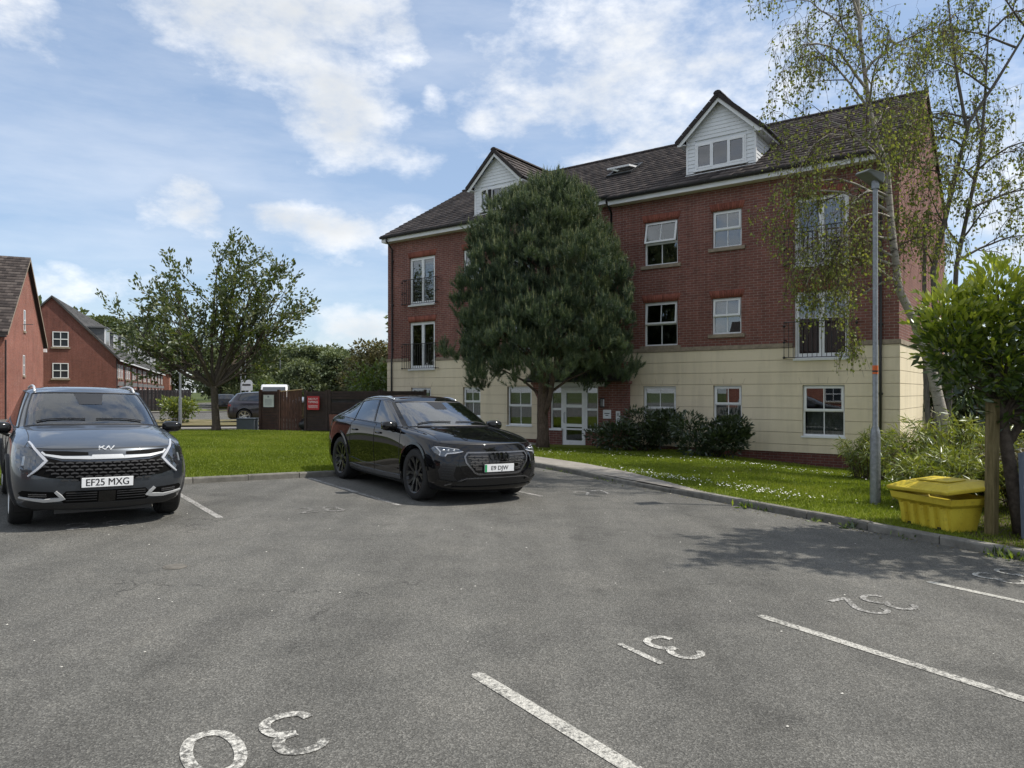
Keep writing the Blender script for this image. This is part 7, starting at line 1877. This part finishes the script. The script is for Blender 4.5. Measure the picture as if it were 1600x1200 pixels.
# ------------------------------------------------------------------ black coupe SUV
audi_rings = [
 ([2.24, 2.22, 2.15, 2.02, 1.88, 1.464, .98, .5, 0, -.5, -.98, -1.464, -1.9, -2.25, -2.40, -2.43], [0, .34, .62, .77, .82, .84, .84, .84, .84, .84, .84, .84, .82, .75, .52, 0], [.195]*16),
 ([2.335, 2.315, 2.23, 2.07, 1.90, 1.464, .98, .5, 0, -.5, -.98, -1.464, -1.92, -2.30, -2.47, -2.49], [0, .36, .68, .85, .91, .92, .905, .90, .90, .90, .905, .92, .905, .82, .55, 0], [.265]*16),
 ([2.39, 2.365, 2.27, 2.09, 1.91, 1.464, .98, .5, 0, -.5, -.98, -1.464, -1.92, -2.33, -2.50, -2.52], [0, .37, .71, .895, .95, .96, .928, .915, .915, .92, .935, .962, .945, .86, .58, 0], [.42]*16),
 ([2.395, 2.37, 2.275, 2.09, 1.91, 1.464, .98, .5, 0, -.5, -.98, -1.464, -1.92, -2.33, -2.50, -2.52], [0, .37, .72, .905, .958, .970, .945, .93, .93, .935, .95, .972, .952, .87, .58, 0], [.60]*16),
 ([2.365, 2.34, 2.23, 2.05, 1.89, 1.464, .98, .5, 0, -.5, -.98, -1.464, -1.92, -2.32, -2.48, -2.5], [0, .37, .70, .885, .94, .962, .955, .945, .945, .95, .96, .965, .945, .87, .58, 0], [.74]*16),
 ([2.30, 2.275, 2.165, 2.0, 1.85, 1.464, .98, .5, 0, -.5, -.98, -1.464, -1.90, -2.30, -2.46, -2.48], [0, .36, .66, .80, .875, .93, .935, .93, .93, .935, .942, .94, .905, .83, .56, 0], [.845, .845, .845, .855, .885, .935, .955, .965, .975, .985, .995, 1.0, .995, .985, .98, .98]),
 ([2.12, 2.095, 2.0, 1.84, 1.70, 1.38, .94, .48, -.02, -.5, -.98, -1.464, -1.9, -2.28, -2.45, -2.47], [0, .36, .62, .745, .81, .875, .89, .885, .885, .89, .90, .90, .865, .80, .55, 0], [.90, .90, .90, .90, .925, .965, .985, .995, 1.005, 1.015, 1.02, 1.03, 1.03, 1.03, 1.03, 1.03]),
 ([1.62, 1.60, 1.54, 1.43, 1.32, 1.12, .84, .44, -.04, -.5, -.98, -1.45, -1.88, -2.24, -2.42, -2.45], [0, .37, .62, .735, .795, .85, .868, .868, .868, .87, .878, .875, .835, .78, .54, 0], [.985, .984, .975, .965, .968, .985, 1.0, 1.01, 1.02, 1.03, 1.035, 1.045, 1.05, 1.055, 1.055, 1.055]),
 ([1.18, 1.15, 1.06, .90, .80, .66, .44, .16, -.18, -.55, -.95, -1.38, -1.80, -2.16, -2.36, -2.40], [0, .39, .66, .76, .81, .838, .85, .855, .855, .855, .85, .835, .79, .74, .52, 0], [1.045, 1.042, 1.03, 1.015, 1.012, 1.018, 1.025, 1.032, 1.04, 1.048, 1.056, 1.07, 1.085, 1.09, 1.085, 1.085]),
 ([.76, .73, .655, .52, .44, .35, .19, -.02, -.29, -.6, -.94, -1.32, -1.66, -1.92, -2.06, -2.10], [0, .38, .625, .71, .755, .772, .782, .786, .786, .786, .78, .755, .71, .66, .47, 0], [1.285, 1.282, 1.275, 1.262, 1.26, 1.265, 1.27, 1.275, 1.278, 1.275, 1.265, 1.245, 1.225, 1.215, 1.215, 1.215]),
 ([.34, .32, .255, .15, .08, .02, -.07, -.2, -.39, -.64, -.95, -1.26, -1.50, -1.64, -1.74, -1.78], [0, .36, .57, .64, .675, .69, .698, .702, .702, .70, .69, .665, .625, .57, .42, 0], [1.49, 1.488, 1.48, 1.47, 1.472, 1.482, 1.495, 1.505, 1.508, 1.498, 1.468, 1.425, 1.385, 1.36, 1.35, 1.35]),
 ([.14, .13, .085, .02, -.03, -.07, -.13, -.24, -.41, -.64, -.92, -1.18, -1.36, -1.46, -1.52, -1.55], [0, .32, .50, .565, .595, .61, .62, .625, .625, .62, .61, .585, .545, .49, .36, 0], [1.548, 1.546, 1.54, 1.535, 1.54, 1.55, 1.562, 1.572, 1.575, 1.565, 1.535, 1.495, 1.46, 1.44, 1.43, 1.43])]
audi_rings = lift(audi_rings, {0: -.035, 1: -.035, 4: .02, 5: .035, 6: .04, 7: .04, 8: .045, 9: .0, 10: -.045, 11: -.045}, {0: -.02, 1: -.015, 4: .02, 5: .032, 6: .045, 7: .045, 8: .04})
def zones_coupe(r, c):
    if r in (8, 9):
        if c < 3: return 'windscreen'
        if c in (4, 5, 6, 7, 8, 9, 10, 11): return 'side_window'
        if c >= 13: return 'rear_screen'
        return 'body'
    if r >= 10: return 'roof'
    if r in (5, 6, 7) and c < 3: return 'bonnet'
    if 1 <= r <= 7 and c in (6, 7): return 'front_door'
    if 1 <= r <= 7 and c in (8, 9): return 'rear_door'
    return 'body'
def audi():
    c = Car('black_coupe_suv', 'glossy black coupe SUV parked by the path, number plate E9 DJW', 'car', audi_rings, zones_coupe, cre, 2.928, .385, .435, 'paint_black', 'car_glass', {'windscreen': 'car_glass', 'side_window': 'dark_glass', 'rear_screen': 'dark_glass', 'underbody': 'trim_black'})
    for k in ('windscreen', 'rear_screen'): c.seam(k, .010, 'trim_black', 'glass_seal')
    for s in '01': c.seam('side_window|'+s, .010, 'dark_chrome', 'window_trim'); c.seam('front_door|'+s, .005, 'trim_black', 'shut_line'); c.seam('rear_door|'+s, .005, 'trim_black', 'shut_line')
    c.seam('bonnet', .005, 'trim_black', 'shut_line')
    liners(c, 2.928, .385, .435)
    for x in (1.464, -1.464):
        for sg in (1, -1): wheel(c.root, x, sg*.935, .385, .27, 'audi', 'rim_dark')
        for sg in (1, -1):
            m = MB(); n = 22
            for k in range(n+1):
                a = math.pi*(.06+.95*k/n)
                for rr in (.43, .47):
                    p = (x+rr*math.cos(a), .40+rr*math.sin(a)); h, nn = c.hit((x+.472*math.cos(a), .40+.472*math.sin(a)), '+y' if sg > 0 else '-y')
                    m.v.append((p[0], (h.y if h is not None else sg*.93)+sg*(.010 if rr < .45 else .004), p[1]))
            for k in range(n): m.f.append((2*k, 2*k+1, 2*k+3, 2*k+2))
            o = m.build('arch_trim', MATS['gloss_black'], c.root); md = o.modifiers.new('s', 'SOLIDIFY'); md.thickness = .025; md.offset = 0
    # B pillars and window division
    for s, ax in ((1, '+y'), (-1, '-y')):
        for x0, x1 in ((-.17, -.28), (-1.02, -1.02)): c.strip('pillar', [(x0, 1.085), (x1, 1.455 if x0 > -.5 else 1.41)], .05 if x0 > -.5 else .028, ax, 'gloss_black', .003, .004)
        for x0 in (.18, -.78):
            mm = MB(); h, n = c.at((x0, .93), ax, .018); ell(mm, tuple(h), (.10, .016, .017), 12, 6, 3); mm.build('door_handle', MATS['paint_black'], c.root, smooth=True)
        c.strip('sill_blade', [(1.0, .30), (.4, .285), (-.5, .285), (-1.0, .31)], .07, ax, 'dark_chrome', .004, .012)
        c.strip('door_crease', [(.92, .42), (.3, .395), (-.5, .395), (-.95, .44)], .02, ax, 'paint_black', .002, .010)
        pts = [(.05-.1*0, s*.66), (-.35, s*.668), (-.8, s*.662), (-1.25, s*.625)]; q = []
        for t in np.linspace(.06, -1.28, 14):
            h, n = c.hit((t, s*float(np.interp(-t, [-.1, .4, .9, 1.3], [.60, .632, .625, .575]))), 'z'); q.append(tuple(h+Vector((0, 0, .008))))
        mm = MB(); mm.tube(q, .013, 6); mm.build('roof_trim', MATS['chrome'], c.root, smooth=True)
    P = c.patch
    frame = [(-.50, .755), (.50, .755), (.545, .70), (.53, .62), (.40, .475), (.34, .455), (-.34, .455), (-.40, .475), (-.53, .62), (-.545, .70)]
    gr = P('grille', frame, 'x', 'gloss_black', .003)
    c.strip('grille_frame', frame, .026, 'x', 'dark_chrome', .006, .016, par=gr, closed=True)
    P('grille_panel', [(-.46, .745), (.46, .745), (.47, .705), (-.47, .705)], 'x', 'satin_dark' if 'satin_dark' in MATS else plain('satin_dark', (0.05, 0.05, 0.054), .35, metal=.5) and 'satin_dark', .010, par=gr)
    m = MB()
    for r_ in range(6):
        z = .690-.040*r_; wmax = float(np.interp(z, [.455, .62, .70], [.35, .51, .53]))-.03
        for k in range(-5, 6):
            y = k*.115+(.0575 if r_ % 2 else 0)
            if abs(y) > wmax: continue
            if abs(y) < .30 and .475 < z < .60: continue
            a, b = max(-wmax, y-.05), min(wmax, y+.05)
            for zz in (z+.012, z-.012):
                q = [c.at((a, zz), 'x', .012)[0], c.at((b, zz), 'x', .012)[0]]; m.tube(q, .0042, 4)
            for yy in (a, b): m.tube([c.at((yy, z+.012), 'x', .012)[0], c.at((yy, z-.012), 'x', .012)[0]], .0042, 4)
    o = m.build('grille_mesh', MATS['grille_grey'], c.root); o['kind'] = 'stuff'
    # four rings
    m = MB()
    for k in range(4):
        ctr = Vector((0, -.1125+.075*k, .70)); q = [c.at((ctr.y+.05*math.cos(a), ctr.z+.05*math.sin(a)), 'x', .026)[0] for a in [2*math.pi*i/20 for i in range(21)]]
        m.tube(q, .0055, 5, cap=False)
    m.build('badge', MATS['gloss_black'], c.root, smooth=True)
    P('badge_backing', [(-.17, .63), (.17, .63), (.19, .68), (.18, .755), (-.18, .755), (-.19, .68)], 'x', 'gloss_black', .016, par=gr)
    for s in (-1, 1):
        hl = P('headlight', [(s*.55, .775), (s*.60, .80), (s*.75, .825), (s*.865, .832), (s*.895, .80), (s*.89, .745), (s*.84, .70), (s*.79, .695), (s*.76, .735), (s*.66, .745)], 'x', 'lamp_bowl', .003)
        c.strip('daytime_lamp', [(s*.555, .772), (s*.66, .753), (s*.76, .742), (s*.79, .705)], [.008, .016, .02, .018], 'x', 'drl', .008, .008, par=hl)
        c.strip('daytime_lamp', [(s*.85, .825), (s*.825, .76), (s*.845, .715)], .018, 'x', 'drl', .008, .008, par=hl)
        c.strip('daytime_lamp', [(s*.60, .80), (s*.75, .823), (s*.86, .830)], .007, 'x', 'drl', .006, .006, par=hl)
        for y_ in (.67, .735, .79):
            h, n = c.at((s*y_, .785), 'x', .006); mm = MB(); ell(mm, tuple(h), (.012, .022, .017), 10, 6, 2.5); mm.build('reflector', MATS['chrome'], hl, smooth=True)
        P('headlight_lens', [(s*.56, .775), (s*.60, .795), (s*.75, .82), (s*.86, .826), (s*.888, .80), (s*.882, .75), (s*.84, .706), (s*.795, .70), (s*.765, .74), (s*.66, .75)], 'x', 'lens', .016, par=hl)
        si = P('side_intake', [(s*.66, .60), (s*.83, .61), (s*.87, .50), (s*.84, .375), (s*.64, .355), (s*.70, .44)], 'x', 'trim_black', .003)
        for k in range(6): c.strip('intake_fin', [(s*(.69+.01*k), .58-.036*k), (s*.83, .585-.036*k)], .010, 'x', 'cladding', .004, .008, par=si)
        c.strip('bumper_blade', [(s*.60, .70), (s*.63, .60), (s*.56, .48), (s*.47, .435)], [.012, .03, .036, .02], 'x', 'paint_black', .004, .018)
        c.strip('bumper_blade', [(s*.86, .37), (s*.70, .342), (s*.52, .355)], [.03, .04, .02], 'x', 'gloss_black', .004, .016)
    li = P('lower_intake', [(-.46, .385), (.46, .385), (.72, .315), (.60, .285), (-.60, .285), (-.72, .315)], 'x', 'trim_black', .003)
    c.strip('lower_blade', [(-.78, .30), (-.52, .395), (-.3, .40), (.3, .40), (.52, .395), (.78, .30)], .016, 'x', 'dark_chrome', .006, .012, par=li)
    c.strip('lower_blade', [(-.70, .272), (0, .268), (.70, .272)], .016, 'x', 'gloss_black', .006, .014, par=li)
    number_plate(c, 'E9 DJW', .537, green=True)
    mirror(c, .72, .875, 1.07, 'gloss_black', 'trim_black', (.105, .13, .078))
    cabin(c, 1.12, 1.06, 1.45, .0, 1)
    P('screen_sensor', [(-.11, 1.33), (.11, 1.33), (.14, 1.435), (-.14, 1.435)], 'x', 'trim_black', .003)
    # bonnet creases
    for s in (-1, 1): c.strip('bonnet_crease', [(2.1, s*.40), (1.6, s*.47), (1.2, s*.52)], .05, 'z', 'paint_black', -.004, .010)
    for (a, b) in (((1.02, .58), (1.06, .02)), ((1.06, -.08), (.98, -.64))):
        m = MB(); q = []
        for t in np.linspace(0, 1, 8):
            x = a[0]+(b[0]-a[0])*t; y = a[1]+(b[1]-a[1])*t; h, n = c.hit((x, y), 'z'); q.append(tuple(h+n*.012))
        m.tube(q, .008, 5); m.build('wiper', MATS['trim_black'], c.root)
    return c
def small_suv(name, label, paintm, plate=None, silver=True):
    c = Car(name, label, 'car', kia_rings, zones_suv, cre, 2.68, .355, .405, paintm, 'dark_glass', {'windscreen': 'dark_glass', 'side_window': 'dark_glass', 'rear_screen': 'dark_glass', 'underbody': 'trim_black'}, level=2)
    liners(c, 2.68, .355, .405)
    for x in (1.34, -1.34):
        for sg in (1, -1): wheel(c.root, x, sg*.905, .355, .235, 'plain', 'rim_silver')
    for s in '01': c.seam('side_window|'+s, .012, 'trim_black', 'window_trim')
    for s in (-1, 1):
        c.patch('tail_light', [(s*.62, .95), (s*.80, .97), (s*.82, .86), (s*.64, .86)], '-x', 'tail_red', .006)
        c.patch('headlight', [(s*.55, .80), (s*.82, .86), (s*.85, .76), (s*.60, .72)], 'x', 'lens', .006)
        for ax in ('+y', '-y'): c.strip('pillar', [(-.2, 1.08), (-.35, 1.54)], .06, ax, 'trim_black', .003, .004)
    mirror(c, .62, .865, 1.08, paintm, 'trim_black')
    if plate: number_plate(c, plate, .78, '-x', mat='plate_yellow')
    return c
def place(c, x, y, fwd, z=None):
    c.root.location = (x, y, g1(x, y) if z is None else z); c.root.rotation_euler = (0, 0, math.atan2(fwd[1], fwd[0]))
    if z is None:
        # lie on the slope of the car park
        d = .5; f = Vector(fwd).normalized(); sl = (g1(x+f.x*d, y+f.y*d)-g1(x-f.x*d, y-f.y*d)); l = Vector((-f.y, f.x)); sr = (g1(x+l.x*d, y+l.y*d)-g1(x-l.x*d, y-l.y*d))
        c.root.rotation_euler = (math.atan(sr), -math.atan(sl), math.atan2(fwd[1], fwd[0]))
FW = (0.575, -0.818)
ka = kia(); fk = Vector((0.594, -0.8045)); ck = Vector((-5.05, 8.78)); p_ = ck - fk*1.34; place(ka, p_.x, p_.y, fk); ka.root.scale = (1, .975, .962)
au = audi(); fa = Vector(FW).normalized(); la = Vector((-fa.y, fa.x)); fw_ = Vector((-1.47, 10.72)); p_ = fw_ + la*0.935 - fa*1.464; place(au, p_.x, p_.y, fa); au.root.scale = (.982, .985, 1.0)
# ================================================================== small things
def m_yellow():
    s = NB('grit_yellow'); n = s.noise(3, 6, .65); f = s.noise(22, 5, .7)
    c = s.ramp(n, [(.3, (.50, .37, .028)), (.6, (.62, .50, .05))])
    c = s.mix(s.ramp(f, [(.56, 0.0), (.72, .55)]), c, (.20, .16, .03)); s.set(color=c, rough=.5, spec=.4); s.bump(f, .003, .4)
m_yellow()
def grit_bin():
    o = Vector((4.98, 9.42)); e = Vector((0.28, -0.96)); ang = math.atan2(e.y, e.x)     # local x along the front, local y to the back
    t = empty('grit_bin', (o.x, o.y, gz(o.x, o.y, .08)-.01), ang); tag(t, 'yellow plastic grit bin with its lid askew beside the kerb', 'grit bin')
    W, D, H = .86, .52, .42
    m = MB()
    def ringp(x0, x1, y0, y1, z): return [(x0, y0, z), (x1, y0, z), (x1, y1, z), (x0, y1, z)]
    lv = [ringp(.07, W-.07, .07, D-.05, 0), ringp(.03, W-.03, .03, D+.0, .30), ringp(-.02, W+.02, -.03, D+.10, .34), ringp(-.035, W+.035, -.045, D+.12, H)]
    for k, r in enumerate(lv): m.v += r
    m.f.append((3, 2, 1, 0))
    for k in range(3):
        for i in range(4): m.f.append((4*k+i, 4*k+(i+1) % 4, 4*k+4+(i+1) % 4, 4*k+4+i))
    b = m.build('body', MATS['grit_yellow'], t, bevel=.007)
    for k in range(5):
        x = .13+.15*k; r = MB(); r.v = [(x-.03, .022, .03), (x+.03, .022, .03), (x+.03, -.012, .29), (x-.03, -.012, .29), (x-.045, .07, .02), (x+.045, .07, .02), (x+.045, .035, .30), (x-.045, .035, .30)]
        r.f = [(0, 1, 2, 3), (0, 3, 7, 4), (1, 5, 6, 2), (0, 4, 5, 1)]; r.build('rib', MATS['grit_yellow'], t)
    for x in (.2, .64):
        r = MB(); r.box(x-.075, x+.075, .045, .2, -.002, .05); r.build('fork_slot', MATS['trim_black'], t)
    l = MB(); M = Matrix.Translation((-.05, -.07, H+.02)) @ Matrix.Rotation(R(4), 4, 'X') @ Matrix.Rotation(R(-2.5), 4, 'Y') @ Matrix.Rotation(R(-4), 4, 'Z')
    lw, ld = W+.12, D+.24
    P = [(0, 0, 0), (lw, 0, 0), (lw, ld, 0), (0, ld, 0), (-.01, -.01, .045), (lw+.01, -.01, .045), (lw+.01, ld, .05), (-.01, ld, .05), (.10, .14, .10), (lw-.10, .14, .10), (lw-.12, ld-.12, .115), (.12, ld-.12, .115)]
    l.v = [tuple(M @ Vector(p)) for p in P]
    l.f = [(3, 2, 1, 0)] + [(i, (i+1) % 4, 4+(i+1) % 4, 4+i) for i in range(4)] + [(4+i, 4+(i+1) % 4, 8+(i+1) % 4, 8+i) for i in range(4)] + [(8, 9, 10, 11)]
    l.build('lid', MATS['grit_yellow'], t, bevel=.012)
    M2 = M @ Matrix.Translation((lw*.5, ld*.5, .112)); q = MB()
    q.box(-.26, .26, -.13, .13, 0, .012, M2); q.build('lid_panel', MATS['grit_yellow'], t, bevel=.006)
grit_bin()
def m_wood(name, a, b, sc=(14, 14, 1.2)):
    s = NB(name); n = s.noise(3, 6, .65, s.vec('Object', scale=sc)); s.set(color=s.ramp(n, [(.3, a), (.7, b)]), rough=.85, spec=.2); s.bump(n, .006, .6)
m_wood('post_wood', (.085, .070, .030), (.21, .17, .085)); m_wood('blue_board', (.075, .095, .13), (.15, .175, .21)); m_wood('old_board', (.06, .055, .045), (.14, .13, .11))
m = MB(); m.box(-.055, .055, -.055, .055, -.2, 1.62); tag(m.build('fence_post', MATS['post_wood'], None, loc=(5.70, 8.60, gz(5.66, 8.62)), rot=(R(1), R(-1), R(30)), bevel=.006), 'square greenish wooden fence post next to the grit bin', 'post')
m = MB(); m.box(-.07, .07, -.02, .02, 0, 1.05); tag(m.build('leaning_board', MATS['blue_board'], None, loc=(5.93, 8.33, gz(5.93, 8.33)-.02), rot=(R(2), R(-7), R(25)), bevel=.004), 'blue-grey weathered board leaning against the laurel trunk', 'board')
m = MB(); m.box(-.10, .10, -.015, .015, 0, .95); tag(m.build('leaning_board', MATS['old_board'], None, loc=(6.12, 8.42, gz(6.1, 8.4)-.02), rot=(R(3), R(-4), R(15)), bevel=.004), 'dark grey weathered board at the right picture edge', 'board')
fw = MB(); fw.tube([(5.66, 8.62, .95+gz(5.66, 8.62)), (8.2, 10.6, .95)], .003, 4); fw.tube([(5.66, 8.62, 1.3+gz(5.66, 8.62)), (8.2, 10.6, 1.3)], .003, 4); tag(fw.build('fence_wire', MATS['galvanised']), 'thin fence wires strung behind the wooden post', 'wire')
# soil bed behind the kerb at the right edge
tag(sheet('planting_bed', [CORNER+K2D*9.6+n2*.13, K2B+n2*.13, Vector((13.2, 5.2)), Vector((15, 12)), Vector((9.5, 14.5)), Vector((6.2, 12.0)), Vector((5.45, 9.9))], .092, .4, MATS['soil']), kind='structure')
# round iron covers in the asphalt
def cover(x, y, r):
    z = g1(x, y); m = MB(); n = 24
    m.lathe([(0, .006), (r*.82, .006), (r*.84, .003), (r, .0035), (r*1.04, .001)], n, 'z')
    plain('rust_iron', (.115, .106, .09), .8, var=.35, nscale=18) if 'rust_iron' not in MATS else None
    o = m.build('manhole_cover', MATS['rust_iron'], None, loc=(x, y, z+.002)); o.rotation_euler = (0, R(1.43), 0)
    tag(o, 'small round dull iron cover set in the asphalt', 'manhole cover')
cover(-3.03, 6.50, .10)
# pebbles and petals lying on the asphalt
def litter():
    V, F = [], []; r = random.Random(3)
    for i in range(150):
        x, y = r.uniform(-6, 5), r.uniform(2.2, 11)
        s = r.uniform(.004, .011); z = g1(x, y); k = len(V)
        V += [(x-s, y, z+.003), (x, y-s*.8, z+.003), (x+s, y, z+.003), (x, y+s*.9, z+.003), (x+s*.2, y, z+s*.9)]; F += [(k, k+1, k+4), (k+1, k+2, k+4), (k+2, k+3, k+4), (k+3, k, k+4)]
    return link_mesh('grit_specks', np_mesh('grit_specks', V, F, MATS['pebble']))
plain('pebble', (.46, .45, .41), .9, var=.3, nscale=3)
tag(litter(), 'pale grit and petals scattered over the asphalt', 'grit', kind='stuff')
# ---- parked vehicles along the street
s1 = small_suv('parked_suv', 'dark plum SUV parked beyond the lawn, half hidden by the bin store', 'paint_plum'); place(s1, -12.75, 38.6, (0.97, .22), .03)
s2 = small_suv('parked_car', 'black car seen from behind on the far road beside the cherry trunk', 'paint_black', 'KX14 OWD'); place(s2, -25.0, 63.0, (-.40, .917), 0.0)
s2.root.scale = (1, 1, .92)
def van():
    c = empty('white_van', (-18.0, 55.0, -.15), R(-75)); tag(c, 'white van with only its rounded roof showing over the bin store panel', 'van')
    m = MB(); prof = [(-2.4, .4), (-2.45, 1.0), (-2.4, 2.0), (-2.3, 2.28), (-2.0, 2.36), (1.0, 2.34), (1.35, 2.2), (1.95, 1.45), (2.5, 1.2), (2.62, .9), (2.6, .4)]
    m.prism([(x, -.95, z) for x, z in prof], (0, 1.9, 0)); m.build('body', MATS['paint_white'], c, bevel=.12)
    for sg in (-1, 1):
        g = MB(); g.prism([(.45, sg*.955, 1.35), (1.85, sg*.955, 1.4), (1.3, sg*.955, 2.05), (.45, sg*.955, 2.08)], (0, sg*.006, 0)); g.build('side_window', MATS['far_glass'], c)
        for x in (-1.5, 1.65): wheel(c, x, sg*.93, .34, .22, 'plain', 'rim_silver')
    g = MB(); g.prism([(1.36, -.8, 2.12), (1.92, -.85, 1.46), (1.92, .85, 1.46), (1.36, .8, 2.12)], (.03, 0, .03)); g.build('windscreen', MATS['far_glass'], c)
van()

# ---- the house across the access road behind the photographer: it is what the lower windows mirror
def opposite_house():
    h = empty('opposite_house', (-21.0, -17.0, 0), math.atan2(-.80, .60)); h.rotation_euler = (0, 0, math.atan2(-.72, .69)+math.pi)
    tag(h, 'red brick house with white windows mirrored in the ground-floor panes', 'house')
    W, D, EV, AP = 17.0, 8.0, 5.2, 8.2
    # local front faces -y
    m = MB(); m.prism([(0, 0, -.3), (0, D, -.3), (0, D, EV), (0, D/2, AP), (0, 0, EV)], (W, 0, 0)); m.build('wall', MATS['far_brick'], h)
    r = MB()
    for y0, sg in ((-.3, 0), (D+.3, 1)): r.prism([(-.2, y0, EV-.25), (-.2, D/2, AP), (-.2, D/2, AP+.2), (-.2, y0, EV-.05)], (W+.4, 0, 0))
    r.build('roof', MATS['roof_tile'], h)
    for i in range(5):
        x = 1.0+3.2*i; simple_window(h, x, x+1.3, 3.2, 4.5, 0); simple_window(h, x, x+1.3, .8, 2.1, 0)
opposite_house()

# a slim tree outside the right edge: its shade lies across the bays
t_ = empty('slim_tree', (7.5, 7.8, gz(7.5, 7.8))); tag(t_, 'slim tall tree past the right edge that shades the numbered bays', 'tree')
sk_ = Skel(77); sk_.lines.append(([Vector((0, 0, -.1)), Vector((.05, 0, 3.5)), Vector((0, .1, 5.4)), Vector((.05, 0, 7.3))], [.13, .10, .06, .01], 0))
for i in range(22):
    z_ = 3.3+i*.17; a_ = i*2.4; sk_.branch((0, 0, z_), (math.cos(a_), math.sin(a_)*.9, .35), 1.15, .03, 1, 2, .7, .04, .12, (0, 7), .5, .2, 5)
sk_.mesh('trunk', 'cherry_bark', t_)
C_, D_ = sk_.twig_points(60, .07); foliage('crown', [leaves(C_, D_, .13, .6, .2, .3)], 'birch_leaf', t_)

# fallen leaves gathered along the kerb
def leaf_litter():
    k = 260; t = rng.uniform(3.0, 12.5, k)**1.0; o = -np.abs(rng.normal(size=k))*.16 - .015
    P = np.array([(CORNER.x + K2D.x*a + n2.x*b, CORNER.y + K2D.y*a + n2.y*b) for a, b in zip(t, o)])
    C = np.stack([P[:, 0], P[:, 1], G(P[:, 0], P[:, 1])+.006], 1); D = rdir(k)*np.array([1, 1, .12]); V, F, r = leaves(C, unit(D), .032, .6, .3, .95, rng.random(k))
    return link_mesh('leaf_litter', np_mesh('leaf_litter', V, F, MATS['dry_leaf'], {'rnd': r}))
tag(leaf_litter(), 'dry fallen leaves gathered against the kerb', 'leaves', kind='stuff')
